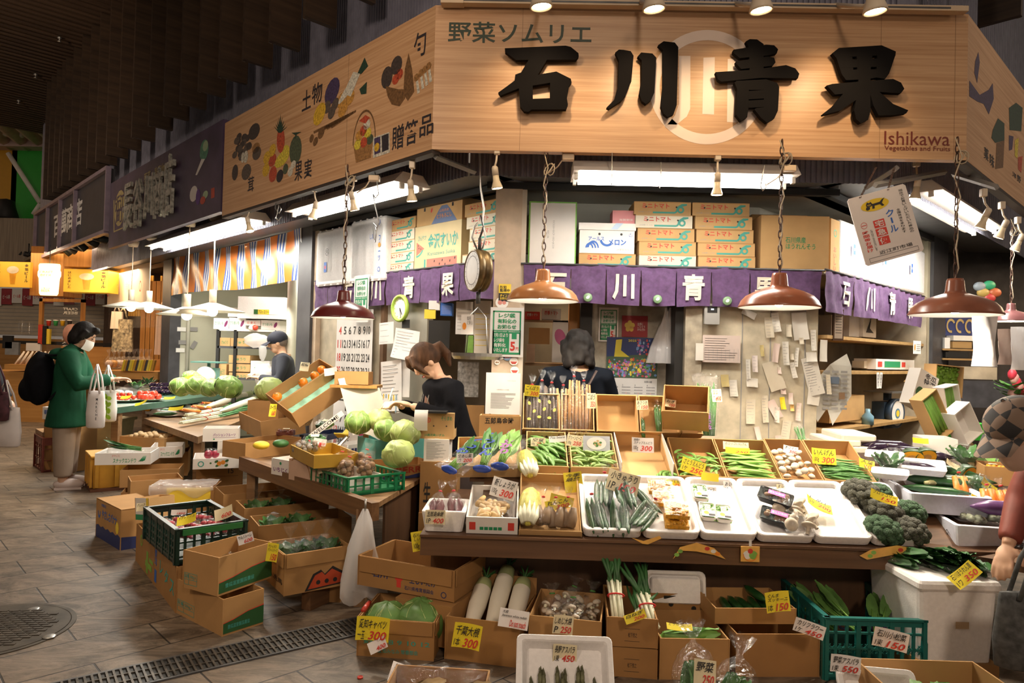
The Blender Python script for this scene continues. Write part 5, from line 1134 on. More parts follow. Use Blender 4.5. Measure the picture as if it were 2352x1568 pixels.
for k,(x,y,lab)in enumerate(((.115,.09,'bagged lotus root nearest the napa cabbage'),(.175,.08,'middle bagged lotus root on the counter'),(.235,.085,'bagged lotus root nearest the cucumbers'))):
 def lotus(t,rx,ry,rz):
  for s in range(2):
   b=MB();b.tube([(0,0,-.055),(0,0,-.05),(0,0,-.01),(0,0,.04)],[.018,.024,.027,.015],12);[disc(b,.013*cos(i*.9),.013*sin(i*.9),.0035,None,1,-.0555,6)for i in range(7)];b.build('lotus_root',[G('lotus_skin',(.30,.20,.12),.2),BLACK],t,T(-.02+.04*s,-.012*s,0)@R(18*(s-.5),'Y'))
 bagged('produce_bag',lab,T1(1192)@T(x,y,.055)@R(-62+15*k,'X'),.042,.034,.085,lotus,k+9)
def cukes(n,L=.2):return lambda t,rx,ry,rz:[pod(L,.016,.05+.03*(i%2),1,1,.05,9,10).build('cucumber',CUKE,t,T((i-(n-1)/2)*.023,.012*(i%2),-.015)@R(90,'Y')@R(RND.uniform(-20,20)))for i in range(n)]
for k,(px,y,rz_,ry_,lab)in enumerate(((1345,.10,-8,0,'leftmost bag of cucumbers in the foam tray'),(1400,.09,2,0,'bag of cucumbers in the middle front of the foam tray'),(1368,.25,6,.02,'bag of cucumbers lying on top at the back of the foam tray'),(1418,.24,-6,.03,'bag of cucumbers under the torn cream card'),(1458,.10,34,0,'slanting bag of cucumbers beside the orange packs'))):
 bagged('produce_bag',lab,T1(px)@T(.055,y,.06+ry_)@R(-78,'X')@R(rz_,'Y'),.052,.03,.115,cukes(4),k+20)
bagged('produce_bag','single bagged cucumber bundle leaning behind the slanting bag',T1(1480)@T(.03,.22,.06)@R(-75,'X')@R(-35,'Y'),.035,.025,.11,cukes(2),31)
def pack(label,M,w,d,h,mc,name='clear_pack',lab=None,dense=70,r=.006,tray=None):
 t=thing(name,label,'pack',M);b=MB();rtray(b,w,d,h,.003,0,.002,.012,3,.004);b.build('pack_base',tray or PACK,t)
 b=MB();b.bbox((w/2,d/2,h*.98),(w*.98,d*.98,h*.3),.01);b.build('lid',PACK,t)
 b=MB();q=random.Random(int(w*1e4+len(label)))
 b.box((w/2,d/2,h*.4),(w*.88,d*.86,h*.55))
 for i in range(dense):b.ell((q.uniform(.1,.9)*w,q.uniform(.1,.9)*d,h*(.35+.5*q.random())),(r*(1.6 if mc is CORNY else 1),r,r),0,None,6,4)
 o=b.build('contents',mc,t);o['kind']='stuff'
 b=MB();rect(b,w*.32,d*.45,w*.68,d*.8,0,h*1.14);ring(b,w*.55,d*.62,.009,.011,1,h*1.145,14);b.build('sticker',[TAGC,GREENI],t);return t
for k,(x,y,z,lab)in enumerate(((.10,.03,.03,'lower front pack of orange shreds'),(.10,.05,.075,'upper front pack of orange shreds'),(.07,.19,.03,'middle pack of orange shreds'),(.06,.28,.03,'rear pack of orange shreds under the yellow card'))):pack(lab+' in the cucumber tray',T1(1476)@T(x,y,z)@R(-4),.13,.10,.04,CORNY)
for k,(px,y,lab)in enumerate(((1614,.24,'pack of green peas at the back of its foam tray'),(1616,.10,'pack of green peas at the front left of its foam tray'),(1652,.09,'pack of green peas at the front right of its foam tray'))):
 t=pack(lab,T1(px)@T(0,y,.03)@R(-4-2*k),.08,.115,.028,PEABALL,r=.0065,dense=75,tray=WPAINT);b=MB();rect(b,.006,.004,.072,.05,0,.0335);disc(b,.03,.03,.012,None,1,.0338);rect(b,.04,.01,.07,.024,2,.034);b.build('printed_label',[PAPER,YELI,INK],t)
BLK=mat('black_tray_plastic',(.012,.012,.014),.2,0)
for k,(px,y,a,lab)in enumerate(((1760,.22,-28,'rear black tray of mushrooms with a pink label'),(1752,.10,-24,'front black tray of mushrooms with a pink label'))):
 t=thing('mushroom_pack',lab,'pack',T1(px)@T(0,y,.035+.03*(1-k))@R(a));b=MB();rtray(b,.165,.10,.035,.004,0,.003,.012,3,.008);b.build('tray',BLK,t);b=MB();q=random.Random(k)
 for i in range(16):mushroom(b,q.uniform(.011,.016),T(q.uniform(.03,.135),q.uniform(.02,.08),.03)@R(q.uniform(-60,60),'X'))
 b.build('mushrooms',[BROWNM,MUSH],t);b=MB();rect(b,.045,.03,.125,.062,0,.052);fitl(b,'生しいたけ',(.05,.055,.12,.04),1,.02,.0525);b.build('printed_label',[mat('pink_label',(.75,.08,.38),.4,0),WHITEI],t);b=MB();b.grid(6,4,lambda u,v:(u*.165,v*.1,.036+.014*sin(pi*u)*sin(pi*v)));b.build('film',BAG,t)
for k,(x,y,lab)in enumerate(((.055,.20,'rear bag of pale oyster mushrooms'),(.07,.09,'front bag of pale oyster mushrooms'))):
 t=thing('produce_bag',lab+' in the foam tray','bag',T1(1800)@T(x,y,.06));pillow(.14,.16,.09,k+4).build('bag_film',BAG,t)
 for i in range(7):b=MB();b.lathe([(0,.004),(.02,.01),(.034,.0),(.03,-.006),(.008,-.012),(.009,-.05)],12,0,caps=False);b.build('mushroom',MUSH,t,T(-.04+.02*i+.01*k,-.04+.03*(i%4),.012)@R(40*i)@R(40+20*(i%3),'X'))
def broccoli(label,M,r,seed,m):
 t=thing('broccoli',label,'broccoli',M);b=MB();q=random.Random(seed);b.ell((0,0,0),(r*.8,r*.8,r*.65),0,None,12,8)
 for i in range(30):z=1-i/30*1.15;a=i*2.4;s=sqrt(max(0,1-z*z));k=r*q.uniform(.24,.33);b.ell((s*cos(a)*r*.78,s*sin(a)*r*.78,z*r*.62),(k,k,k*.9),0,None,12,8,.16,9,i)
 b.build('head',m,t);b=MB();b.tube([(0,0,-.3*r),(0,0,-1.1*r)],[r*.4,r*.3],10);b.build('stem',LEAFM,t)
for px,py,y,r,m,lab in((1977,1140,3.58,.10,BROC2,'large broccoli head at the back left of the heap'),(2030,1180,3.48,.095,BROC2,'broccoli head in the middle of the heap'),(2028,1222,3.37,.09,BROC,'broccoli head at the front left of the heap'),(2093,1222,3.37,.082,BROC2,'broccoli head at the front right of the heap'),(2090,1178,3.5,.075,BROC,'dark broccoli head at the right of the heap'),(2022,1133,3.6,.06,BROC,'small broccoli head half hidden behind the yellow card')):
 p=atY(px,py,y);broccoli(lab,T(p.x,p.y,p.z)@R(RND.uniform(0,90))@R(25,'X'),r,px,m)
 # second tier
def hole(b,x,z,M=FP):disc(b,x,z,.006,None,1,.001,10,0,M)
BX={}
for key,a,b_,d,h,hf,m,lab in(('beans',1207,1305,.36,.10,.075,KRAFT2,'kraft display box of broad beans'),('peas',1311,1420,.36,.10,.075,KRAFT2,'kraft display box heaped with pea pods'),('snap',1428,1545,.40,.09,.02,KRAFT2,'almost empty kraft box with white flaps and a few snap peas'),('sugar',1556,1668,.34,.095,.04,KRAFT,'kraft display box of small sugar peas'),('flat',1670,1795,.34,.095,.04,KRAFT,'kraft display box of flat beans'),('mush',1797,1890,.36,.095,.04,KRAFTD,'kraft display box of white mushrooms'),('fine',1893,2010,.36,.095,.04,KRAFT,'kraft display box of thin green beans')):
 BX[key]=(T2(a),wid(a,b_,3.735),d,carton(lab+' on the second tier',wid(a,b_,3.735)-.004,d,h,T2(a),m,hf))
def heap(key,n,seed,z0=.02,zr=.05,mx=.05,my=.05,ang=(-40,40),y0=0,y1=1,tilt=14):
 M,w,d,_=BX[key];q=random.Random(seed);return M,[(q.uniform(mx,w-mx),q.uniform(d*y0+my,d*y1-my),z0+zr*(i/n)+q.uniform(0,.01),q.uniform(*ang),q.uniform(-tilt,tilt))for i in range(n)]
crowd([pod(.15,.014,.16,4.5).build('broad_bean_pod',BEANG),pod(.13,.0135,.10,3.5).build('broad_bean_pod',BEANG),pod(.165,.014,.2,5).build('broad_bean_pod',BEANG)],*heap('beans',56,1,.03,.05,ang=(-65,0)),'plump green broad bean pod in the kraft display box','bean pod','broad bean pods on the second tier')
crowd([pod(.085,.0105,.08,3,.85,.07).build('pea_pod',PEAG),pod(.075,.0105,.05,2.5,.85,.07).build('pea_pod',PEAG),pod(.09,.010,.12,3,.85,.07).build('pea_pod',PEAG)],*heap('peas',95,2,.03,.05,.03,.03,ang=(-60,45)),'pale green pea pod in the heaped kraft box','pea pod','pea pods on the second tier')
crowd([pod(.08,.008,.25,4,.5,.1).build('snap_pea',LEAFL)],BX['snap'][0],[(.20+.012*i,.03+.012*(i%3),.015+.006*(i%4),20+14*i,0)for i in range(9)],'snap pea left at the front corner of the emptied box','snap pea','snap peas in the emptied box')
crowd([pod(.085,.0085,.2,4,.45,.08).build('sugar_pea',LEAFL),pod(.07,.008,.12,4,.45,.08).build('sugar_pea',FLATG)],*heap('sugar',60,4,.012,.05,.035,.035,(-70,70),0,.8),'small green sugar pea in the box behind the yellow cards','sugar pea','sugar peas on the second tier')
crowd([pod(.22,.013,.06,6,.35,.05,6,12).build('flat_bean',FLATG),pod(.19,.013,-.05,5,.35,.05,6,12).build('flat_bean',FLATG)],*heap('flat',46,5,.012,.05,.10,.03,(-22,18),0,.9),'long flat green bean lying in its kraft box','flat bean','flat beans on the second tier')
crowd([mushroom(MB(),.022).build('white_mushroom',[MUSH,STEMW]),mushroom(MB(),.019).build('white_mushroom',[MUSH,STEMW])],BX['mush'][0],[(x+.012*(k%2),y,.04+.016*((k*7)%3),k*50,(k*37)%70-35)for k,(x,y)in enumerate([(.03+.04*i+.012*sin(j*5+i),.03+.042*j+.008*sin(i*7))for j in range(7)for i in range(4)])],'round pale mushroom in the kraft mushroom box','mushroom','white mushrooms on the second tier')
crowd([pod(.17,.0052,.07,1,1,.0,5,8).build('green_bean',FINEG),pod(.15,.0052,-.08,1,1,.0,5,8).build('green_bean',FINEG)],*heap('fine',90,6,.012,.04,.08,.02,(-26,10),0,.6,6),'thin green bean in the rightmost kraft box','green bean','thin green beans on the second tier')
b=MB();b.box((0,.2,.05),(.004,.38,.09));[b.build('side_flap',WBOX,BX['snap'][3],T(x,0,.01))for x in(-.006,BX['snap'][1]-.004)]
carton('tilted kraft box of bagged leaf vegetables at the left of the second tier',.36,.34,.07,T2(1048)@T(0,0,-.01)@R(4),KRAFT2)
for k,(x,y,a,L_,txt,lab)in enumerate(((.02,.04,-30,.30,'くつわ','bag of leafy greens with blue lettering hanging over the left corner'),(.13,.10,-6,.34,'くつしん','bag of leafy greens with large blue lettering in the middle'),(.24,.12,-12,.32,'春ひかり','bag of leafy greens with violet lettering next to the napa cabbage'))):
 t=thing('produce_bag',lab,'bag',T2(1048)@T(x+.03,y,.09)@R(a));bunch(34,L_*.80,8,0,1,k,.045).build('leafy_greens',[LEAFL if k==2 else LEAFM,LEAFL],t,T(0,-.14,-.02));p_=pillow(.19,L_*1.1,.09,k+12);[p_.text(c,T(.005*(i%2),.10-i*.068,.056),.068,1,.05)for i,c in enumerate(txt)];p_.build('bag_film',[BAG,PURI if k==2 else mat('bag_blue_ink',(.01,.04,.30),.5,0)],t)
 e=MB();e.ell((0,0,0),(.05,.018,.022),0,None,12,8,.2,5,k);e.build('bag_end',mat('blue_bag_end',(.02,.06,.35),.3,.1),t,T(0,-L_*.52,.0))
carton('upright kraft box with black lettering behind the leafy bags',.24,.10,.17,T(atY(1100,1010,4.05).x,4.08,.84),KRAFT2,prints=lambda b,w,h:fitl(b,'五郎島金時',(.03,.16,.2,.12),1,.02,.001,M=FP),pm=(INK,))
# third tier: standing boxes, burdock, chives
def T3(px,tilt=62,y=4.12,z=.90):return T(atY(px,990,y).x,y,z)@R(tilt,'X')
for a,b_,L_,lab in((1200,1284,.23,'tilted kraft box holding the dark bagged roots'),(1288,1362,.23,'tilted kraft box holding the burdock bags'),(1368,1462,.235,'empty tilted kraft box with a shaped cut-out on the top tier'),(1466,1560,.235,'tilted kraft box with bagged chives on the top tier'),(1556,1606,.235,'narrow tilted kraft box behind the open mushroom carton')):
 carton(lab,wid(a,b_,4.12),L_,.09,T3(a),KRAFT2)
def sticks(n,L,r,m,nm):return lambda t,rx,ry,rz:[(lambda b:b.tube([(0,0,-rz*.95),(.004,0,0),(.002*(i%3),.003,L-rz)],[r*.8,r,r*.55],8))(MB()).build(nm,m,t,T((i-(n-1)/2)*r*2,.01*(i%2),0)@R(jit(2),'Y'))for i in range(n)]
for k,(px,y0,y1,lab)in enumerate(((1222,1000,885,'leftmost bag of dark roots with a yellow price card'),(1245,1000,875,'middle bag of dark roots with yellow printed leaves'),(1268,1000,880,'rightmost bag of dark roots'))):
 a,e=atY(px-4,y0+8,4.04),atY(px+2,y1,4.20);L_=(e-a).length;t=bagged('root_bag',lab,frame((a+e)/2,(1,0,0),e-a),.045,.03,L_/2,sticks(4,L_*.92,.010,BURDD,'burdock_root'),k+40,neck=.16,group='bagged dark roots');b=MB();[ppoly2(b)if 0 else disc(b,-.015+.03*(i%2),-.06+.05*i,.012,.008,0,.036,7,i)for i in range(3)];b.build('printed_leaf',YELI,t,R(90,'X'))
for k,(px,y0,y1,lab)in enumerate(((1297,1000,886,'leftmost bag of long tan burdock roots'),(1322,1000,866,'tallest bag of tan burdock roots in the middle'),(1345,1000,876,'rightmost bag of tan burdock roots by the price card'))):
 a,e=atY(px-6,y0+8,4.03),atY(px,y1,4.18);L_=(e-a).length;bagged('root_bag',lab,frame((a+e)/2,(1,0,0),e-a),.04,.03,L_/2,sticks(4,L_*.95,.010,BURD,'burdock_root'),k+50,neck=.14)
def mk_open_carton():
 p=atY(1523,985,4.0);M=T(p.x,4.0,p.z)@R(-16)@R(48,'X');carton('kraft carton tipped towards the viewer with a few dried mushrooms inside',.25,.19,.17,M,KRAFT);b=MB();q=random.Random(2);[mushroom(b,q.uniform(.012,.018),T(q.uniform(.08,.2),.02+q.uniform(0,.03),q.uniform(.02,.1))@R(q.uniform(-90,90),'X'))for i in range(11)];o=b.build('dried_mushrooms',[G('dried_brown',(.33,.2,.1)),MUSH],M=M);tag(o,'small heap of dried brown mushrooms inside the tipped carton','mushrooms',kind='stuff')
mk_open_carton()
def chives(px,y0,y1,y,w,lab,n=26,labelled=True,seed=0):
 a,e=atY(px,y0,y),atY(px,y1,y+.1);L_=(e-a).length;t=thing('chive_bundle',lab,'chives',frame(a,(1,0,0),e-a));b=MB();q=random.Random(seed)
 for i in range(n):x=q.uniform(-w,w);b.tube([(x*.6,q.uniform(-.01,.01),0),(x,0,L_*.6),(x*1.1+q.uniform(-.01,.01),q.uniform(-.01,.01),L_*q.uniform(.85,1))],[.004,.004,.0015],5)
 b.build('green_stalks',LEAFM,t);b=MB();b.loft([[(cos(k*pi/8)*w*1.25*s,sin(k*pi/8)*.03*s,z)for k in range(16)]for z,s in((0,.7),(L_*.5,1.05),(L_*1.05,1.2),(L_*1.15,1.3))],0,caps=False,sm=True);b.build('bag_film',BAG,t)
 if labelled:b=MB();fitl(b,vert('こまつな'),(-.012,L_*.45,.012,.03),0,.03,.034,M=R(90,'X'));disc(b,-.01,L_*.8,.02,None,1,.034,14,0,R(90,'X'));disc(b,-.01,L_*.8,.012,None,2,.035,14,0,R(90,'X'));b.build('bag_print',[PURI,WHITEI,RED],t)
chives(1628,1000,878,4.2,.055,'tall bag of chives with violet lettering beside the tipped carton',46);chives(1515,1000,928,4.08,.018,'slim bag of chives in the tilted kraft box',18,False,1);chives(1478,1002,960,4.05,.014,'short bag of chives at the left of the tilted kraft box',12,False,2);chives(1848,1030,980,4.3,.022,'slim bag of chives standing before the note wall',18,False,3)
# price cards of the counter
for a in((1222,897,34,26,4.0,'ごんぼう','300',TAGY,4,'yellow 300 card clipped to the dark root bags','1ケ',5),(1358,920,20,36,4.02,'ごぼう','350',TAGC,0,'cream card on the tan burdock bags'),(1475,930,27,22,4.0,'あさつき','150',TAGC,-3,'cream 150 card on the tilted chive box','1ワ'),(1540,926,24,18,4.03,'ねぎ','150',TAGC,8,'half hidden cream card behind the tipped carton'),(1646,908,22,30,4.06,'万のう\nネギ','400',TAGC,-2,'cream 400 card on the tall bag of chives','1ワ'),(1068,1052,38,22,3.62,'空あじ菜','200',TAGW,-3,'white 200 card on the left leafy bag','1ワ'),(1236,1015,34,20,3.95,'空豆','200',TAGC,0,'cream 200 card at the back of the broad bean box','100g'),(1281,1008,40,14,3.93,'Pea beans','',TAGW,-6,'white handwritten strip between the two pod boxes'),(1320,1012,36,26,3.9,'グリーンピース','250',TAGC,5,'cream 250 card above the pea pods','100g'),(1476,1022,50,34,3.95,'地物!!\nスナップえんどう','300',TAGW,1,'white 300 card on the emptied snap pea box','100g'),(1591,1072,56,32,3.70,'さとうえんどう','250',TAGY,16,'slanting yellow 250 card in the sugar pea box','1ケ'),(1630,1095,40,18,3.66,'','',TAGY,6,'blank folded yellow card at the front of the sugar pea box'),(1689,1024,58,18,3.95,'モロッコいんげん','',TAGC,2,'cream card at the back of the flat bean box'),(1693,1035,55,14,3.92,'','250',TAGY,2,'yellow 250 card below the cream one at the flat beans'),(1815,1033,34,18,3.95,'ホワイト','300',TAGW,10,'small pale card at the back of the mushroom box'),(1891,1048,54,36,3.85,'いんげん','300',TAGY,3,'yellow 300 card on the thin green bean box','100g'),(1157,1122,58,44,3.52,'新しょうが','300',TAGW,14,'white 300 card standing over the ginger','100g'),(1317,1107,42,46,3.62,'今季\n最終','',TAGY,-8,'yellow last-of-season card above the lotus roots'),(1282,1158,58,24,3.38,'れんこん','300',TAGY,-14,'yellow card lying on the bagged lotus roots'),(1290,1148,54,20,3.48,'','',mat('dull_yellow_card',(.55,.42,.03),.6,.03),12,'blank dull yellow card behind the lotus card'),(1430,1108,74,48,3.52,'小きゅうり','150',TAGC,14,'torn cream 150 card above the cucumbers','1P'),(1000,1187,46,32,3.30,'五郎島金時','400',TAGC,0,'cream 400 card on the front of the sweet potato box','1P',4),(1552,1110,44,14,3.66,'とうもろこし','200',TAGY,4,'yellow 200 card behind the orange packs'),(1614,1130,60,26,3.63,'長野グリーンピース','500',TAGW,3,'white 500 card above the green pea packs','1P'),(1681,1118,40,24,3.66,'あいたけ','200',TAGW,1,'white 200 card between the pea and mushroom trays','1P'),(1801,1122,36,18,3.66,'まいたけ','300',TAGC,3,'cream 300 card above the oyster mushrooms','1P'),(1880,1160,62,32,3.46,'しめじ','200',TAGY,26,'yellow 200 card lying in the nearly empty foam tray','1ケ',58),(2028,1142,64,22,3.42,'ブロッコリー','150',TAGY,18,'yellow card lying across the broccoli heads','',25)):price(*a)
p=atY(1370,1018,3.88);b=MB();Ms=wallframe((p.x,p.y,p.z),(1,0))@R(-18,'X');rect(b,-.075,-.042,.075,.042,0,0,Ms);disc(b,.0,0,.055,.036,1,.001,20,0,Ms);[disc(b,.02*cos(i*2.4)*(i%3)*.6,.012*sin(i*2.4)*(i%3)*.6,.008,.006,2+i%2,.0015+i*1e-5,8,0,Ms)for i in range(14)];tag(b.build('photo_card',[mat('photo_grey',(.5,.52,.58),.4),PAPER,LEAFM,GING]),'photo card of a plated pea dish above the pea pods','photo')
for k,(pts,lab)in enumerate((([(1545,1284),(1562,1256),(1600,1246),(1640,1258),(1667,1284),(1640,1274),(1600,1266),(1565,1264)],'arched orange vegetable strip taped to the counter rail'),([(1974,1276),(2000,1262),(2060,1252),(2118,1262),(2121,1277),(2060,1272),(1992,1285)],'arched orange vegetable strip at the right of the counter rail'),([(1450,1234),(1478,1242),(1515,1230),(1520,1236),(1488,1250),(1475,1248)],'half hidden orange strip under the cucumber tray'))):
 Mr=wallframe((0,3.285,0),(1,0));b=MB();ppoly(b,Mr,pts,0,0);c=[sum(q[0]for q in pts)/len(pts),sum(q[1]for q in pts)/len(pts)]
 for i,(dx,dy,m)in enumerate(((-48,10,1),(-40,2,1),(22,-4,2),(36,2,3),(46,8,4))):
  if k<2:p=atP(c[0]+dx,c[1]-3+dy,Mr);disc(b,p.x,p.y,.012,.009,m,.001+i*1e-4)
 tag(b.build('rail_strip',[mat('strip_orange',(.82,.45,.10),.5,.08,20),LEAFL,RED,PAPER,CARR],M=Mr),lab,'strip')
p=atY(1723,1272,3.28);b=MB();Ms=wallframe((p.x,3.28,p.z),(1,0));b.bbox((0,0,0),(.088,.072,.003),.012,0,Ms);disc(b,-.014,-.004,.02,None,1,.002,14,0,Ms);disc(b,.014,-.004,.02,None,2,.0022,14,0,Ms);disc(b,0,.014,.012,None,3,.0024,14,0,Ms);ring(b,0,0,.03,.034,4,.0026,20,Ms,pi,2*pi);b.box((0,.05,0),(.012,.03,.002),1,Ms);tag(b.build('rail_badge',[MATS['strip_orange'],PAPER,LEAFL,RED,CARR]),'square orange vegetable badge hanging from the counter rail','badge')
# boxes standing on the floor before the counter
def cb(L_,K,R_,z):
 a,k,r=atZ(*L_,z),atZ(*K,z),atZ(*R_,z);M=frame(a,k-a);return M,(k-a).length,max(.12,abs((M.inverted()@r).y))
def fr2(a,b_,z):
 return seg(a,b_,z)
M,w=fr2((820,1505),(995,1518),0)
carton('open carton of green cabbages at the lower left of the counter',w,.33,.17,M,KRAFTD,flap=.06,pm=(TEAL,),prints=lambda b,w,h:(fitl(b,'JA愛知みなみ 常春部会',(w*.22,h*.24,w*.8,h*.1),1,.01,.002,M=FP),fitl(b,'数  6 8 9 10 12',(w*.08,h*.5,w*.95,h*.34),1,.01,.002,M=FP)))
for x,y,r,lab in((.10,.12,.10,'grey-green cabbage at the left inside the cabbage carton'),(.255,.14,.115,'large ribbed cabbage at the right inside the cabbage carton')):
 o=cabbage(r,.85,x*9).build('cabbage',[mat('savoy_green',(.13,.27,.07),.5,.18,8,bump=.3),CABP]);o.matrix_world=M@T(x,y,.115);tag(o,lab,'cabbage')
b=MB();b.tube([(.0,.07,.175),(.0,.16,.18)],.012,8);tag(b.build('red_handle',mat('red_plastic',(.6,.05,.03),.4),M=M),'red plastic handle clipped on the left wall of the cabbage carton','handle grip')
cabM=M
def mushroom2(b,x,y):disc(b,x,y+.008,.022,.014,2,.0012,14,0,FP);rect(b,x-.012,y-.035,x+.012,y,2,.0011,FP)
M,w=fr2((822,1342),(1042,1383),.215)
carton('wide open shiitake carton with turned-down flaps above the cabbages',w,.33,.145,M,KRAFTD,flap=.075,pm=(NAVY,RED),prints=lambda b,w,h:(fitl(b,'石川 ',(w*.15,h*.62,w*.32,h*.36),1,.02,.001,M=FP),fitl(b,'生しいたけ',(w*.55,h*.62,w*.82,h*.36),1,.02,.001,M=FP),fitl(b,'石川県椎茸振興会',(w*.5,h*.26,w*.8,h*.12),1,.01,.001,M=FP),ring(b,w*.9,h*.17,.011,.015,1,.001,14,FP),mushroom2(b,w*.44,h*.4)))
crowd([mushroom(MB(),.022).build('shiitake',[BROWNM,STEMW])],M,[(.07,.26,.03,0,20),(.10,.24,.03,60,-30),(.20,.27,.03,20,10),(.24,.26,.03,90,30)],'brown shiitake mushroom left in the wide carton','mushroom','shiitake in the wide carton')
sh=MB();sh.box((w*.75,.1,-.10),(.3,.3,.19));tag(sh.build('support_crate',KRAFTD,M=M),'brown closed carton propping up the wide shiitake carton','box')
M,w=fr2((1022,1512),(1190,1534),0)
tt=carton('tall open carton of white daikon radishes',w,.40,.19,M,KRAFTD)
b=MB();b.box((w/2,.40,.20),(w,.006,.14));b.build('flap',KRAFTD,tt)
def daikon(label,M,L_,r):
 t=thing('daikon',label,'radish',M);b=MB();b.lathe([(0,0),(.012,.012),(r*.7,L_*.16),(r,L_*.5),(r*1.02,L_*.8),(r*.8,L_*.95),(0,L_)],18);b.build('root',mat('daikon_white',(.80,.74,.62),.45,.05,5),t);b=MB();b.lathe([(r*1.03,L_*.8),(r*.83,L_*.955),(0,L_*1.003)],18,caps=False);b.build('shoulder',mat('daikon_green',(.42,.47,.22),.5,.1),t)
 b=MB();[b.tube([(0,0,L_*.97),(.012*cos(i),.012*sin(i),L_+.03),(.04*cos(i),.04*sin(i),L_+.055)],[.006,.005,.003],5)for i in range(8)];b.build('leaf_stubs',LEAFD,t)
for x,y,L_,lab in((.085,.06,.34,'left-hand daikon in the carton'),(.18,.06,.44,'longest daikon in the middle of the carton'),(.275,.08,.36,'right-hand daikon in the carton behind the white card')):daikon(lab,M@T(x,y,.09)@R(-62,'X'),L_,.043)
M,w=fr2((1213,1530),(1378,1548),0)
carton('open kraft carton of bagged brown mushrooms',w,.36,.225,M,KRAFT)
for k,(x,y,z,lab)in enumerate(((.09,.14,.20,'left bag of brown mushrooms in the kraft carton'),(.18,.11,.20,'front bag of brown mushrooms with a dark sticker'),(.25,.22,.20,'bag of brown mushrooms with a tall twisted neck'),(.15,.27,.20,'rear bag of brown mushrooms in the kraft carton'))):
 bagged('produce_bag',lab,M@T(x,y,z)@R(-20,'X')@R(8*(k-1),'Y'),.075,.065,.075,inside(lambda r:mushroom(MB(),r.uniform(.016,.022)),13,[MUSH,STEMW],'mushroom',k,.8),k+60,LEAFM)
M,w=fr2((1392,1551),(1508,1560),.0)
for k in range(2):carton(['lower kraft carton of the green onion stack','upper kraft carton holding green onion bundles'][k],w,.42,.125,M@T(0,0,.128*k)@R(k*1.5),KRAFTD,pm=(INK,),prints=lambda b,w,h:([rect(b,w*.35,h*y,w*.65,h*y+.0015,1,.001,FP)for y in(.2,.62)],fitl(b,'松下悦之',(w*.42,h*.5,w*.6,h*.34),1,0,.001,M=FP)))
def negi(label,M,n,L_,seed):
 t=thing('green_onion_bundle',label,'green onions',M);q=random.Random(seed);a,c=MB(),MB()
 for i in range(n):
  x,z=(i-(n-1)/2)*.014,.012*(i%2);dx=q.uniform(-.05,.05)
  a.tube([(x*.7,0,z),(x*.8,L_*.3,z),(x,L_*.5,z)],[.009,.0075,.0075],7);a.ell((x*.7,0,z),(.0105,.009,.01),0,None,8,5)
  for s in(-1,1):c.tube([(x,L_*.47,z),(x+dx+s*.01,L_*.75,z+.02),(x+dx*1.6+s*.02,L_*q.uniform(.95,1.05),z+.02)],[.007,.009,.003],6)
 a.build('white_stems',STEMW,t);c.build('green_leaves',mat('negi_green',(.05,.17,.05),.45,.3,9),t);b=MB();b.tube([(cos(k)*(n*.0075),L_*.3,.006+sin(k)*.016)for k in[j*pi/6 for j in range(12)]],.004,5,closed=True);b.build('rubber_band',REDTIE,t)
for k,(x,y,z,a,tl,lab)in enumerate(((.05,.04,.22,5,32,'tall green onion bundle at the left of its carton'),(.12,.03,.20,-18,20,'short green onion bundle leaning in the middle'),(.20,.03,.21,12,26,'green onion bundle at the right of its carton'))):negi(lab,M@T(x,y,z)@R(a)@R(tl,'X'),5 if k!=1 else 4,(.44,.24,.38)[k],k)
M,w=fr2((1515,1560),(1673,1562),.0)
tt=carton('open kraft carton with one ear of corn left in it',w,.34,.175,M,KRAFT)
b=MB();b.box((w/2,.345,.17),(w,.006,.16));[disc(b,x*w,.2-.02*(x>.8),.012,None,1,.0,12,0,T(0,.341,0)@FP)for x in(.15,.45,.82)];rect(b,w*.33,.225,w*.52,.24,1,.0005,T(0,.341,0)@FP);b.build('flap',[KRAFTD,BLACK],tt)
def corn(label,M,L_=.26):
 t=thing('corn_ear',label,'corn',M);b=MB();b.lathe([(.008,-L_*.5),(.025,-L_*.42),(.03,-L_*.1),(.024,L_*.2),(.010,L_*.42),(0,L_*.5)],14);[leafmesh(b,L_*.95,.06,.12,0,R(i*80)@T(0,-.018,-L_*.45)@R(84,'X'))for i in range(5)];b.build('husk',G('corn_husk',(.16,.36,.07),.2,.5,10,stretch=(6,6,.6)),t);b=MB();b.tube([(0,0,-L_*.48),(0,.01,-L_*.6),(.01,.03,-L_*.72)],[.012,.011,.009],8);b.build('stalk',LEAFL,t)
corn('ear of corn in its husk lying in the punched carton',M@T(w*.48,.06,.165)@R(86,'Y')@R(180))
b=MB();rtray(b,.30,.18,.02,.018,0,.008);b.bbox((.15,.09,.03),(.24,.12,.03),.015);tag(b.build('foam_board',FOAM,M=T(atY(1478,1385,3.38).x,3.38,.165)@R(80,'X')),'white foam lid standing upright behind the corn carton','lid')
M,w=fr2((1690,1554),(1880,1554),0)
carton('large deep kraft carton below the zucchini box',w,.40,.185,M,KRAFTD)
Mz=M@T(-.06,.10,.19);carton('shallow kraft carton of dark zucchini',.37,.28,.07,Mz,KRAFT)
crowd([pod(.22,.02,.02,1,1,.03,10,10).build('zucchini',CUKE)],Mz,[(.10+.045*i,.14,.035+.004*(i%2),84+5*(i%3),0)for i in range(5)]+[(.25,.17,.08,96,0)],'dark green zucchini in the shallow carton','zucchini','zucchini in the shallow carton')
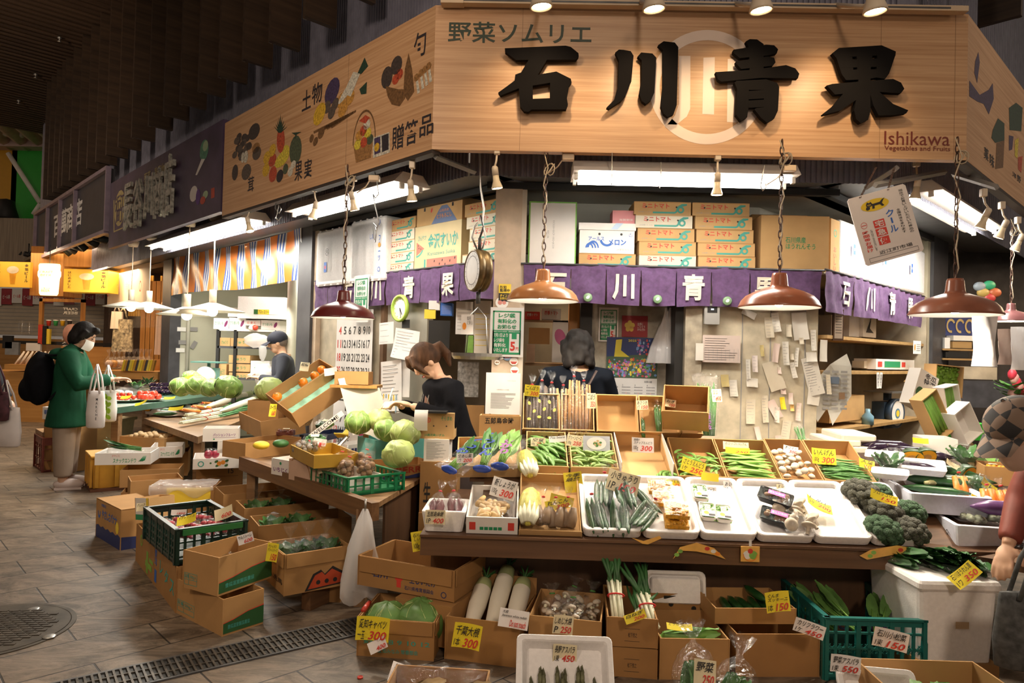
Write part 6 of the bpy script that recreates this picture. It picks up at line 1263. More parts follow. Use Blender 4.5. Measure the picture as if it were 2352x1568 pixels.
def crate(label,w,d,h,M,m,nx=9,nz=3,t=.012,solid_top=.035,group=None,diag=False,extra=None):
 th=thing('plastic_crate',label,'crate',M,group);b=MB();b.box((w/2,d/2,.006),(w,d,.012))
 b.build('base',m,th)
 for nm,L_,Mw in(('front_wall',w,FP),('back_wall',w,T(0,d-t,0)@FP),('side_wall',d,frame((t,0,0),(0,1,0))@FP),('side_wall',d,frame((w,0,0),(0,1,0))@FP)):
  b=MB();n=max(4,int(L_/w*nx));Mq=Mw@T(0,0,-t/2)
  b.box((L_/2,h-solid_top/2,0),(L_,solid_top,t),0,Mq);b.box((L_/2,h-.004,.004),(L_+.012,.01,t+.012),0,Mq);b.box((L_/2,.012,0),(L_,.024,t),0,Mq)
  for i in range(n+1):b.box((L_*i/n,h/2,0),(.012 if i%3 else .02,h,t*(.8 if i%3 else 1.4)),0,Mq)
  for k in range(1,nz+1):b.box((L_/2,h*k/(nz+1),0),(L_,.009,t*.8),0,Mq)
  if diag:
   k=int(L_/.022)
   for i in range(k):
    for s in(-1,1):b.box((0,0,0),(.003,.05,t*.4),0,Mq@T(L_*(i+.5)/k,h*.5,0)@R(s*40));b.box((0,0,0),(.003,.05,t*.4),0,Mq@T(L_*(i+.5)/k,h*.22,0)@R(s*40))
  b.build(nm,m,th)
 if extra:extra(th)
 return th
TEALC=mat('teal_crate_plastic',(.008,.13,.115),.4,.08)
M,w=fr2((1893,1560),(2124,1567),0);d_=.54
crate('teal openwork crate with a few bundles of leaf greens',w,d_,.27,M,TEALC,diag=True)
for k,(x,y,z,a,lab)in enumerate(((.13,.06,.16,14,'front bundle of dark leaf greens tied with a violet band in the teal crate'),(.07,.16,.14,24,'second bundle of leaf greens at the left of the teal crate'),(.25,.12,.13,-30,'loose leaf greens at the right of the teal crate'))):
 t=thing('greens_bundle',lab,'leaf greens',M@T(x+.04,y,z)@R(a)@R(12,'X'));bunch(13 if k<2 else 6,.30,9,0,1,k,.055,.4,.12).build('leaves',[G('komatsuna',(.10,.22,.05),.25,.5,12),LEAFL],t);b=MB();b.tube([(cos(j)*.03,.08,.012+sin(j)*.02)for j in[i*pi/6 for i in range(12)]],.006,5,closed=True);b.build('band',mat('violet_band',(.12,.08,.22),.5),t)
M,w=fr2((2112,1522),(2302,1532),.09);
t=thing('foam_box','tall white foam box with a thick lid beside the teal crate','box',M@R(4));b=MB();rtray(b,w,.44,.31,.03,0,.02,.03,3,.012);rect(b,w*.45,.15,w*.62,.18,1,.001,T(0,.001,0)@FP);b.build('box_body',[FOAM,mat('brown_tape',(.5,.36,.22),.5,.05)],t);b=MB();b.bbox((w/2,.22,.330),(w+.02,.46,.045),.03);b.build('lid',FOAM,t)
for k,(x,y,z,a,lab)in enumerate(((.03,.30,.375,26,'bag of dark leafy spinach at the back left of the foam lid'),(.17,.26,.38,12,'bag of spinach in the middle of the foam lid'),(.26,.22,.39,-8,'bag of spinach on top under the yellow card'),(.33,.20,.372,-18,'bag of spinach at the right of the foam lid'))):
 t=thing('produce_bag',lab,'bag',M@T(x,y,z)@R(a+180));bunch(14,.30,12,0,1,k+5,.06,.45,.05).build('leaves',[LEAFD,LEAFM],t,T(0,-.14,-.02));pillow(.2,.34,.07,k+30,fr=.2).build('bag_film',BAG,t)
sup=MB();sup.box((w/2,.2,-.045),(w,.36,.088));tag(sup.build('support_crate',KRAFTD,M=M),'low dark carton under the tall foam box','box')
def aspar(label,px0,px1,ytop,M,w,tips,seed):
 foambox(label,w,.38,.055,M,zb=.014);q=random.Random(seed)
 t0=thing('asparagus_spear','green asparagus spear standing in the %s foam tray'%tips[0],'asparagus',M,'asparagus in the %s foam tray'%tips[0]);b=MB();b.tube([(0,0,0),(0,.12,0),(0,.20,0)],[.009,.008,.0065],8);b.build('stalk',G('asparagus_green',(.17,.27,.05),.2,.5,20),t0)
 b=MB();b.tube([(0,.19,0),(0,.21,0),(0,.235,0),(0,.255,0)],[.0065,.0085,.0065,.001],8);[b.ell((.006*cos(i*2.4),.195+.007*i,.006*sin(i*2.4)),(.0035,.009,.0035),0,None,6,4)for i in range(8)];b.build('tip',G('asparagus_tip',(.13,.13,.06),.3,.5,30),t0)
 for i,x in enumerate(tips[1]):
  Mi=M@T(x*w,.0+q.uniform(-.02,.03),.024+.012*(i%2))@R(q.uniform(-4,4))
  if i:dup(t0,Mi)
  else:t0.matrix_world=Mi
p=atY(1187,1468,2.66);M=T(p.x,2.41,.005)@R(50,'X')@T(0,0,0);aspar('white foam tray of asparagus leaning in front of the mushroom carton',0,0,0,M,.355,('left',[.19,.23,.27,.31,.38,.42,.46,.5,.55,.6,.63,.67,.8]),1)
p=atY(1893,1512,2.5);M=T(p.x,2.26,-.0)@R(50,'X')@R(-3);aspar('white foam tray leaning in front of the teal crate',0,0,0,M,.27,('right',[.2,.28,.36,.45,.55,.7]),2)
M,w=fr2((846,1782),(1095,1800),0)
carton('carton lined with clear film holding bamboo shoots at the bottom edge',w,.36,.20,M,KRAFTD);b=MB();b.grid(10,8,lambda u,v:(u*w*1.06-.01,v*.38-.01,.205+.02*noise.noise(Vector((u*7,v*7,1)))-.05*sin(pi*u)*sin(pi*v)));tag(b.build('clear_film',BAG,M=M),'crumpled clear film lining the bamboo shoot carton','film')
for x,y,a,lab in((.10,.22,30,'bamboo shoot at the left of the film-lined carton'),(.21,.15,-20,'brown bamboo shoot beside the white card'),(.27,.24,10,'bamboo shoot at the right of the film-lined carton')):
 b=MB();b.lathe([(0,-.09),(.035,-.085),(.042,-.03),(.034,.04),(.016,.09),(0,.12)],12);[leafmesh(b,.12,.06,.1,0,R(i*72)@T(0,-.037,-.08+.02*i)@R(86,'X'))for i in range(5)];o=b.build('bamboo_shoot',G('bamboo_husk',(.36,.24,.11),.25,.6,20),M=M@T(x,y,.14)@R(a)@R(80,'Y'));tag(o,lab,'bamboo shoot')
for k,(px,py,y,a,lab)in enumerate(((1600,1560,2.45,0,'bag of chard with a cream price slip at the bottom edge'),(1690,1590,2.46,14,'bag of leaf greens at the bottom edge right of the chard'))):
 p=atY(px,py,y);t=thing('produce_bag',lab,'bag',T(p.x,p.y,p.z)@R(-30,'X')@R(a,'Y'));b=MB();[leafmesh(b,.16,.07,.1,0,R(i*50)@T(.02,0,-.1)@R(70+10*(i%3),'X'))for i in range(9)];b.build('leaves',LEAFM,t);bagfilm(.09,.06,.12,k+70,.3).build('bag_film',BAG,t)
 s=MB();s.box((p.x,y+.12,p.z*.5-.05),(.18,.16,max(.05,p.z-.12)));tag(s.build('support_crate',KRAFTD),['kraft carton below the chard bag','kraft carton below the leaf greens at the bottom edge'][k],'box')
M,w=fr2((2128,1930),(2425,1940),0);carton('deep kraft carton of green corn husks at the lower right',w+.05,.45,.33,M,KRAFT)
for k in range(5):corn(['corn husk ear at the left of the lower right carton','second corn ear in the lower right carton','third corn ear in the lower right carton','fourth corn ear in the lower right carton','rearmost corn ear in the lower right carton'][k],M@T(.08+.06*k,.18+.04*(k%2)+.1*(k==4),.27+.02*(k%2))@R(70+15*k)@R(90,'Y'),.24)
# boxes along the alley side of the left table
M,w,d_=cb((405,1407),(510,1462),(596,1428),0)
GRB=(mat('dark_green_band',(.025,.10,.03),.5,.05),RED,TEAL)
def greenbox(label,M,w,d,h,group=None):
 t=carton(label,w,d,h,M,KRAFT,pm=GRB,prints=lambda b,w,h:([rect(b,.01,y,w*.4,y+.002,3,.0015,FP)for y in(.02,.045,.075)],[rect(b,x,.02,x+.002,.077,3,.0015,FP)for x in(.01,w*.16,w*.4)],fitl(b,'容量 500g入',(.014,.072,w*.38,.05),3,0,.002,M=FP)),group=group)
 S_=frame((w+.0015,0,0),(0,1,0))@FP;b=MB();b.add([(0,.01,0),(d,.01,0),(d,h*.55,0),(d*.6,h*.50,0),(d*.25,h*.38,0),(0,h*.33,0)],[(0,1,2,3,4,5)],0,S_);b.add([(0,h*.33,.0005),(d*.25,h*.38,.0005),(d*.6,h*.5,.0005),(d,h*.55,.0005),(d,h*.58,.0005),(d*.6,h*.52,.0005),(d*.25,h*.40,.0005),(0,h*.35,.0005)],[tuple(range(8))],1,S_);fitl(b,'豊橋温室園芸農協',(d*.12,h*.28,d*.65,h*.16),2,.01,.001,M=S_);b.build('printed_band',list(GRB),t);return t
greenbox('lower of the two green-banded cartons standing on the paving',M,w,d_,.175)
M2,w2,d2=cb((420,1348),(500,1370),(604,1322),.178);greenbox('upper green-banded carton with a white 600 card',M2,w2,d2,.185)
t=thing('produce_bag','small clear bag of sprouts in the upper green-banded carton','bag',M2@T(w2*.5,d2*.55,.10));pillow(.14,.14,.10,77).build('bag_film',BAG,t);b=MB();[leafmesh(b,.06,.03,.2,0,R(i*40)@T(0,.01,0))for i in range(9)];b.build('leaves',LEAFD,t)
Mq,wq,dq=cb((312,1287),(403,1408),(520,1330),0)
for k in range(2):
 carton(['kraft carton with green marks below the far half of the dark crate','kraft lettuce carton with green lettering below the dark crate'][k],wq/2-.005,.40,.235,Mq@T(k*wq/2,0,0),KRAFTD,pm=(mat('leaf_print_green',(.22,.42,.05),.5),TEAL,BLUEI),prints=(lambda b,w,h:(rect(b,w*.55,h*.2,w*.9,h*.35,1,.001,FP),rect(b,w*.6,h*.05,w*.7,h*.6,1,.0012,FP),rect(b,w*.75,h*.4,w*.95,h*.5,1,.001,FP),ring(b,w*.3,h*.7,.02,.035,1,.001,14,FP)))if k==0 else(lambda b,w,h:(fitl(b,'レ',(w*.28,h*.75,w*.42,h*.45),2,.02,.001,M=FP),fitl(b,'タ',(w*.5,h*.68,w*.66,h*.38),2,.02,.001,M=FP),fitl(b,'ス',(w*.74,h*.62,w*.92,h*.3),2,.02,.001,M=FP),rect(b,w*.03,h*.1,w*.13,h*.4,3,.001,FP),fitl(b,'野菜',(w*.03,h*.9,w*.13,h*.5),3,.02,.001,M=FP))))
a,k_=atZ(331,1236,.238),atZ(403,1298,.238);M=frame(a,k_-a);wc=(k_-a).length;dc=(M.inverted()@atZ(566,1194,.42)).y
DGC=mat('dark_green_crate_plastic',(.008,.028,.02),.35,.1)
def ch(th):
 b=MB();b.box((0,0,0),(dc*.85,.03,.02),0,frame((wc+.008,dc/2,.165),(0,1,0))@FP);b.build('grip',mat('green_grip',(.02,.14,.035),.4),th)
crate('dark green crate of wrapped red radicchio packs on the alley side',wc,dc,.185,M,DGC,nx=15,nz=4,extra=ch)
RADI=G('radish_red',(.42,.02,.04),.15,.3,20)
for i in range(9):
 t=thing('radish_pack','wrapped pack of red salad radish in the dark green crate','pack',M@T(wc*(.22+.27*(i%3)),dc*(.2+.28*(i//3)),.11)@R(20+9*(i%4)),'wrapped packs in the dark green crate');b=MB();[b.ell((-.04+.03*j,.008*(j%2),0),(.022,.02,.017),0,None,10,7)for j in range(4)];b.build('radishes',RADI,t);pillow(.19,.09,.06,i,fr=.12).build('bag_film',BAG,t)
Mb,wb,db=cb((220,1230),(276,1264),(316,1246),0);wb,db=max(wb,.36),max(db,.26)
t=carton('closed brown banana carton with a wavy navy foot and a yellow smiling face',wb,db,.27,Mb,KRAFT,pm=(NAVY,YELI,BLUEI),prints=lambda b,w,h:(b.box((w/2,db/2,h-.004),(w,db,.006),0),b.add([(0,0,.0015),(w,0,.0015)]+[(w*(1-i/10),h*(.30+.05*(i%2)),.0015)for i in range(11)],[tuple(range(13))],1,FP),b.add([(w+.0015,0,0),(w+.0015,db,0),(w+.0015,db,h*.33),(w+.0015,db*.5,h*.28),(w+.0015,0,h*.32)],[(0,1,2,3,4)],1),fitl(b,'やさしさバナナ',(w*.24,h*.78,w*.84,h*.55),3,.02,.0015,M=FP),disc(b,w*.86,h*.5,.03,.04,2,.0014,14,0,FP),ring(b,w*.12,h*.7,.018,.028,3,.0015,14,FP,pi,2*pi,1.8),fitl(b,'甘熟王',(w*.2,h*.92,w*.4,h*.84),3,.01,.0015,M=FP)))
p=atZ(292,1225,.16);carton('small yellow and green trimmed carton standing askew on the banana carton side',.20,.16,.14,T(p.x+.02,p.y+.06,.235)@R(-38)@R(-8,'Y'),KRAFT2,pm=(GREENI,YELI,WBOX),prints=lambda b,w,h:(rect(b,0,0,w,h*.25,1,.0015,FP),rect(b,0,h*.25,w,h,3,.0015,FP),rect(b,w*.8,h*.25,w*.97,h,2,.002,FP)))
My,wy,dy=cb((197,1106),(226,1146),(350,1140),.03);YC=mat('yellow_bin_plastic',(.60,.30,.035),.45,.1)
t=thing('plastic_bin','ribbed yellow plastic bin on a brown pallet beside the walkway','bin',My);b=MB();rtray(b,.42,.50,.30,.02,0,.02,.03,3,.01);[b.box((x,-.004,.15),(.03,.02,.28))for x in(.03,.14,.28,.39)];[b.box((.425,y,.15),(.02,.03,.28))for y in(.04,.2,.35,.47)];b.bbox((.21,.25,.292),(.45,.53,.022),.02);b.build('bin_body',YC,t)
b=MB();b.box((.21,.25,-.016),(.44,.52,.028));tag(b.build('pallet_board',mat('red_brown_wood',(.16,.06,.03),.6,.2),M=My),'red-brown board under the ribbed yellow bin','board')
def snack(b,w,h):fitl(b,'スナックエンドウ',(w*.32,h*.55,w*.74,h*.15),1,.02,.0015,M=FP);fitl(b,'さやごと',(w*.3,h*.88,w*.44,h*.68),2,0,.0015,M=FP);[b.tube([(w*(.78+.03*k),-.001,h*.25),(w*(.83+.03*k),-.001,h*.4),(w*(.88+.02*k),-.001,h*.75)],[.001,.006,.001],6,1)for k in range(3)]
a,e=atZ(218,1068,.335),atZ(345,1066,.335);M=frame(a,e-a);ws=(e-a).length
carton('white snack-pea box with green lettering on top of the yellow bin',ws,.34,.10,M,WBOX,pm=(GREENI,RED),prints=snack)
t=thing('produce_bag','clear bag of green stems in the white snack-pea box','bag',M@T(ws*.4,.17,.09)@R(80));bunch(10,.3,6,0,1,3,.03).build('leaves',[LEAFD,LEAFM],t,T(0,-.15,0));pillow(.24,.38,.07,81).build('bag_film',BAG,t)
def pxbox(label,a,e,z,d,h,m=KRAFT,rot=0,**k):
 p,q=atZ(*a,z),atZ(*e,z);M=frame(p,q-p)@R(rot);carton(label,(q-p).length,d,h,M,m,**k);return M,(q-p).length
pxbox('second white snack-pea box behind the first, half hidden',(345,1052),(418,1050),.34,.34,.10,WBOX,pm=(GREENI,RED),prints=snack)
pxbox('brown carton under the second snack-pea box',(345,1095),(430,1092),.10,.36,.235,KRAFTD)
M,w=pxbox('kraft carton of small potatoes beside the yellow bin',(275,1032),(375,1038),.35,.36,.13,KRAFT)
crowd([fruit(.028,.8,False,seed=2).build('potato',G('potato_skin',(.46,.30,.14),.15,.7,20))],M,[(.06+.055*(i%7),.08+.06*(i//7),.12+.01*(i%3),i*40,0)for i in range(24)],'small pale potato in the kraft carton','potato','potatoes in the kraft carton')
pxbox('brown carton under the potato carton',(262,1075),(372,1085),.11,.36,.235,KRAFTD)
pxbox('empty kraft carton behind, the upper of the two long ones by the yellow bin',(275,1120),(410,1116),.15,.30,.15,KRAFT);pxbox('brown carton below the long empty kraft carton',(277,1172),(408,1165),0,.30,.145,KRAFTD)
M,w=pxbox('empty kraft carton in front, with a taped side',(299,1150),(418,1140),.16,.26,.15,KRAFT);pxbox('brown carton below the taped kraft carton',(302,1200),(415,1188),0,.26,.155,KRAFTD)
M,w=pxbox('kraft carton with a yellow print and a clear bag folded over its rim',(345,1160),(490,1158),.17,.26,.13,KRAFT,pm=(YELI,),prints=lambda b,w,h:(rect(b,w*.25,0,w*.95,h,1,.001,FP)))
b=MB();b.grid(16,4,lambda u,v:(u*w*1.02-.01,-.008-.012*sin(v*3)-.01*noise.noise(Vector((u*9,v*4,0))),.15-v*(.07+.03*sin(u*11))));b.grid(16,4,lambda u,v:(u*w*1.02-.01,v*.26,.145+.015*noise.noise(Vector((u*9,v*6,4)))));tag(b.build('clear_bag',BAGM,M=M),'milky clear bag folded over the rim of the yellow printed carton','bag')
pxbox('brown carton below the yellow printed carton',(350,1215),(490,1212),0,.26,.165,KRAFTD)
M,w=pxbox('wide white fruit box printed with oranges',(443,1078),(553,1074),.36,.36,.085,WBOX,pm=(TEAL,ORANI,LEAFD),prints=lambda b,w,h:([disc(b,w*x,h*y,.018,None,2,.0015,14,0,FP)for x,y in((.54,.5),(.62,.6))],[disc(b,w*x,h*y,.016,.01,3,.0014,8,.5,FP)for x,y in((.48,.7),(.7,.75),(.5,.3),(.69,.3))],ring(b,w*.16,h*.5,.016,.024,1,.0014,16,FP),disc(b,w*.36,h*.55,.008,None,3,.0014,10,0,FP)))
t=thing('fruit_pack','clear dome pack of red passion fruit on the white fruit box','pack',M@T(w*.35,.14,.10));b=MB();[b.ell((.035*cos(i*2.1),.035*sin(i*2.1),.0),.034,0,None,12,8)for i in range(3)];b.build('fruit',G('passion_fruit',(.36,.02,.05),.2,.35),t);b=MB();b.ell((0,0,.0),(.085,.075,.055),0,None,16,10);b.build('dome',PACK,t)
pxbox('kraft carton numbered 15 below the white fruit box',(450,1128),(556,1122),.12,.36,.235,KRAFTD,pm=(INK,),prints=lambda b,w,h:(fitl(b,'15',(w*.68,h*.8,w*.8,h*.6),1,.01,.001,M=FP),rect(b,w*.2,h*.5,w*.9,h*.51,1,.001,FP),rect(b,w*.2,h*.82,w*.9,h*.83,1,.001,FP)))
M,w=pxbox('small white passion-fruit box with violet lettering',(466,1014),(547,1013),.64,.20,.10,WBOX,pm=(PURI,GREENI),prints=lambda b,w,h:(fitl(b,'パッションフルーツ',(w*.28,h*.62,w*.92,h*.38),1,.02,.0015,M=FP),rect(b,w*.28,h*.30,w*.92,h*.32,1,.0015,FP),disc(b,w*.31,h*.18,.006,None,2,.0015,10,0,FP)))
pxbox('small white fruit box with a blue and orange mark under the passion-fruit box',(500,1040),(548,1040),.555,.20,.085,WBOX,pm=(BLUEI,ORANI),prints=lambda b,w,h:(fitl(b,'い',(w*.6,h*.8,w*.85,h*.4),1,.03,.0015,M=FP),disc(b,w*.7,h*.3,.012,.007,2,.0015,10,0,FP)))
for k,(a,kk,r,z,h,lab,cont)in enumerate((((612,1332),(652,1369),(785,1328),.11,.21,'large kraft carton of bagged red lettuce printed with a red mountain',3),((572,1262),(592,1290),(790,1250),.11,.21,'kraft carton of wrapped green lettuce behind the red-mountain carton',2),((540,1215),(560,1238),(735,1202),.11,.20,'kraft carton of bagged herbs under the table rail',2),((492,1178),(512,1200),(700,1168),.11,.20,'kraft carton tucked deepest under the table rail',0))):
 M,w,d_=cb(a,kk,r,z);d_=min(d_,.62)
 pr=(lambda b,w,h:(fitl(b,'JA洗馬',(w*.1,h*.35,w*.9,h*.2),1,.01,.0015,M=FP),))if k==0 else None
 t=carton(lab,w,d_,h,M,KRAFT,pm=(INK,RED),prints=pr,flap=.07 if k==0 else 0)
 if k==0:
  S_=frame((w+.002,0,0),(0,1,0))@FP;b=MB();q=[(.30,.02),(.42,.42),(.54,.5),(.60,.38),(.72,.55),(.95,.3),(.95,.08)];b.add([(x*d_,y*h,0)for x,y in q],[tuple(range(7))],0,S_);b.add([(.63*d_+(x-.63)*d_*.86,.22*h+(y-.22)*h*.8,.001)for x,y in q],[tuple(range(7))],1,S_);[disc(b,x*d_,h*.2,.012,None,0,.002,8,0,S_)for x in(.5,.63,.76)];b.build('printed_mountain',[INK,mat('tomato_red_print',(.5,.07,.025),.5)],t)
 for j in range(cont):
  tt=thing('produce_bag',['nearest','middle','farthest'][j]+' bag of salad leaves in the '+['red-mountain carton','green lettuce carton','herb carton'][k],'bag',M@T(w/2,d_*(.2+.28*j),h*.85));b=MB();[leafmesh(b,.11,.08,.2,0,R(i*45)@T(0,.01,-.05)@R(25+10*(i%3),'X'))for i in range(12)];b.build('leaves',LEAFD if k==0 else LEAFM,tt);(bagfilm(.085,.085,.075,j+k*5,.5)if k!=1 else pillow(.19,.17,.15,j)).build('bag_film',BAG,tt)
sw=MB();sw.box((0,0,0),(.5,.06,.2));p,q=atZ(710,1402,0),atZ(822,1350,0);tag(sw.build('wooden_block',wood('worn_brown_wood',(.20,.10,.045),(.10,.05,.025),2,0),M=frame((p+q)/2+Vector((0,.05,.1)),q-p)),'worn brown board on edge under the red-mountain carton','board')
sw=MB();sw.box((.15,.3,.05),(.2,.3,.108));tag(sw.build('support_crate',KRAFTD,M=T(-1.22,3.62,0)),'dark low carton under the open lettuce cartons','box')
t=thing('bag_bundle','bundle of hanging clear plastic bags at the corner of the left table','bags',T(-.80,3.56,.56));b=MB();b.loft([[(cos(a)*r*(1+.25*sin(a*3+z*9)),sin(a)*r*.4*(1+.3*cos(a*5)),z+(.03*sin(a*4)if z<-.4 else 0))for a in[2*pi*i/28 for i in range(28)]]for z,r in((0,.012),(-.06,.035),(-.2,.07),(-.36,.10),(-.46,.115))],0,caps=False,sm=True);b.build('bags',BAGM,t);b=MB();b.tube([(0,0,.05),(0,0,-.01)],.006,6);b.build('hook',STEEL,t)
for a in((857,1443,76,54,3.02,'愛知キャベツ','300',TAGY,3,'yellow 300 card on the front of the cabbage carton','一玉',2),(868,1481,44,26,3.01,'','400',TAGW,-28,'torn white 400 card peeking below the cabbage card'),(977,1240,62,44,3.42,'石川みみちゃん\nしいたけ','200',TAGY,-10,'yellow 200 card at the back of the wide shiitake carton','100g',6),(1073,1460,64,56,2.98,'千葉大根','300',TAGY,8,'yellow 300 card on the daikon carton front','1本',2),(1180,1421,68,40,3.02,'大根\nJapanese white radish','Do not touch',TAGW,8,'white handwritten card leaning in the daikon carton',''),(1293,1434,46,42,2.92,'しめじ大袋','250',TAGC,4,'cream 250 card on the mushroom carton front','P',2),(1459,1416,50,20,2.93,'白ねぎ','200',TAGY,-22,'yellow card among the green onion bundles','',30),(1560,1440,58,16,3.0,'とうもろこし','',TAGY,2,'yellow card lying behind the ear of corn','',50),(1785,1381,54,46,2.98,'ぐんま\nズッキーニ','150',TAGY,-8,'yellow 150 card on the zucchini carton','1本',2),(1857,1442,72,30,2.88,'カリフラワー','450',TAGW,18,'white 450 card at the corner of the deep kraft carton','1ケ',6),(2043,1467,80,42,2.75,'石川小松菜','150',TAGW,12,'white 150 card on the front of the teal crate','1束',4),(2215,1321,64,36,2.98,'石川ほうれん草','350',TAGY,-40,'yellow 350 card on the bagged spinach','1ワ',45),(1297,1500,54,40,2.60,'長野アスパラ','450',TAGC,2,'cream 450 card in the left asparagus tray','1束',8),(1940,1524,68,38,2.44,'野菜アスパラ','550',TAGW,6,'white 550 card in the right asparagus tray','1束',6),(935,1552,80,44,2.75,'筍 Takenoko','Do not touch',TAGW,14,'white handwritten card on the bamboo shoots','',40),(1618,1545,50,56,2.35,'野菜','250',TAGC,6,'cream 250 slip on the chard bag',''),(626,1268,26,42,3.42,'サニーレタス\nグリーンリーフ','150',TAGY,6,'yellow 150 card on the corner of the red-mountain carton','',4),(565,1236,38,22,3.38,'サルバトーレ','600',TAGW,-20,'white 600 card in the upper green-banded carton','',10),(412,1176,36,12,4.0,'','1850',TAGW,-4,'white 1850 card at the back of the dark green crate'),(430,1193,46,22,3.85,'ラディッシュ','',TAGY,-18,'yellow card on the wrapped packs in the dark green crate','',40),(515,1178,44,28,3.8,'','600',TAGC,-22,'cream 600 card at the right of the dark green crate','',30),(325,1164,22,18,4.1,'グレープ','',TAGC,-8,'cream card behind the yellow trimmed carton')):price(*a)
# the left display table and what lies on it
TW=wood('worn_table_wood',(.33,.19,.09),(.17,.09,.04),2.,0)
def ltable():
 A,B_,D=Vector((-.797,3.638,0)),Vector((-.598,4.917,0)),Vector((-2.035,4.985,0));Cc=Vector((-1.75,6.1,0))
 t=thing('display_table','worn wooden display table left of the woman with a thick front rail','table');b=MB();b.prism([(p.x,p.y)for p in(A,B_,Cc,D)],.52,.548);b.build('table_top',TW,t)
 L_=(D-A).length;b=MB();b.box((L_/2,.02,.53),(L_+.06,.045,.095));b.build('front_rail',wood('scuffed_rail',(.22,.11,.045),(.12,.055,.022),3,0),t,frame(D,A-D))
 L2=(B_-A).length;b=MB();b.box((L2/2+.16,.03,.26),(L2-.3,.015,.52));b.build('end_panel',PLY,t,frame(A,B_-A))
 for p in(A+(D-A)*.05,A+(D-A)*.95,B_,Cc):b=MB();b.box((p.x*.97-.02,p.y*1.0+.04,.26),(.06,.06,.52));b.build('leg',TW,t)
ltable()
pxbox('kraft box with a turned-out flap on the left table',(563,1056),(690,1038),.55,.26,.12,KRAFT)
for k,(x,y,m,lab)in enumerate(((.10,.1,YELI,'yellow-topped pack in the flap box'),(.22,.12,LEAFD,'green pack in the flap box'))):
 b=MB();b.ell((0,0,0),(.06,.05,.03),0);tag(b.build('produce_pack',m,M=T(*atZ(600+k*45,1022-k*4,.68))),lab,'pack')
pxbox('white fig box with violet lettering on the table rail',(624,1088),(664,1096),.55,.2,.105,WBOX,pm=(PURI,GREENI),prints=lambda b,w,h:(fitl(b,'いちじく',(w*.1,h*.5,w*.9,h*.2),1,.02,.0015,M=FP),disc(b,w*.5,h*.75,.01,None,2,.0015,10,0,FP)))
pxbox('pinkish kraft carton with a thin brown curve at the table edge',(664,1100),(736,1118),.55,.26,.13,mat('pink_kraft',(.60,.40,.29),.7,.06),pm=(KRAFTD,),prints=lambda b,w,h:ring(b,w*.3,h*.1,w*.38,w*.40,1,.0015,16,FP,.2,2.2))
M,w,d_=cb((667,1048),(721,1076),(780,1050),.685);carton('gold card tray of wrapped taro roots',w,max(d_,.2),.075,M,mat('gold_card',(.45,.26,.025),.5,.06))
for k,(x,y)in enumerate(((.05,.05),(.12,.10),(.06,.14))):
 bagged('produce_bag',['front bag of grey taro in the gold tray','right bag of grey taro in the gold tray','rear bag of dark greens in the gold tray'][k],M@T(x,y,.07)@R(-60,'X')@R(40*k,'Y'),.05,.04,.06,inside(lambda r:fruit(.019,.9,False),5,LEAFD if k==2 else G('taro_grey',(.25,.21,.17),.2,.7),'taro',k),k+90)
M,w,d_=cb((716,1112),(797,1141),(917,1100),.551);d_=min(d_*.7,.40)
crate('green wire-like plastic basket at the table corner',w,d_,.105,M,mat('green_basket_plastic',(.01,.16,.06),.35,.06),nx=9,nz=1,t=.008,solid_top=.012)
carton('small white and black printed box inside the green basket',w*.8,d_*.6,.085,M@T(.03,.03,.013),WBOX,pm=(INK,RED),prints=lambda b,w,h:([rect(b,w*x,h*.1,w*(x+.12),h*.8,1 if i%2 else 2,.0015,FP)for i,x in enumerate((.05,.3,.55))]))
for k,(x,y,z)in enumerate(((w*.35,.10,.15),(w*.62,.2,.17),(w*.68,.07,.14),(w*.85,.16,.14))):
 bagged('produce_bag',['left bag of round brown taro in the green basket','tallest bag of brown taro in the green basket','front bag of brown taro in the green basket','right bag of brown taro in the green basket'][k],M@T(x,y,z)@R(-15,'X'),.06,.055,.06,inside(lambda r:fruit(r.uniform(.017,.022),.95,False),14,POT,'taro',k,.8),k+95,neck=.35)
M,w,d_=cb((832,1086),(868,1103),(972,1068),.551);d_=min(d_*.8,.42)
t=carton('low navy and red printed berry tray under the loose cabbage',w,d_,.085,M,KRAFTD);S_=frame((w+.002,0,0),(0,1,0))@FP;b=MB();b.add([(0,0,0),(d_,0,0),(d_,.05,0),(d_*.5,.015,0),(0,.02,0)],[(0,1,2,3,4)],0,S_);fitl(b,'BERRIES',(d_*.3,.075,d_*.97,.035),1,.02,.001,M=S_);b.build('printed_band',[NAVY,mat('berry_red',(.33,.04,.02),.5)],t)
def putcab(px,py,y,r,lab,wrap=False,seed=0,sq=.85):
 p=atY(px,py,y);t=thing('cabbage',lab,'cabbage',T(p.x,p.y,p.z)@R(seed*50)@R(20 if seed%2 else-15,'X'));cabbage(r,sq,seed,0,1,not wrap).build('head',[CABG if seed%2 else G('cabbage_yellow_green',(.42,.53,.17),.12,.5,9,bump=.25),CABP],t)
 if wrap:b=MB();b.ell((0,0,0),(r*1.05,r*1.05,r*sq*1.06),0,None,20,12,.05,4,seed);b.build('wrap_film',BAG,t)
for a in((915,1042,4.15,.092,'loose yellow-green cabbage sitting in the berry tray',False,2),(823,970,4.7,.088,'wrapped cabbage at the left of the row behind the bananas',True,1),(872,964,4.75,.085,'wrapped cabbage second in the row, highest',True,4),(888,988,4.5,.08,'wrapped cabbage third in the row on the teal bin',True,3),(931,994,4.4,.092,'large wrapped cabbage at the right end of the row on the teal bin',True,6)):putcab(*a)
pxbox('translucent teal plastic bin under the wrapped cabbages',(862,1066),(972,1056),.57,.28,.17,mat('teal_bin_plastic',(.12,.40,.36),.3,.06))
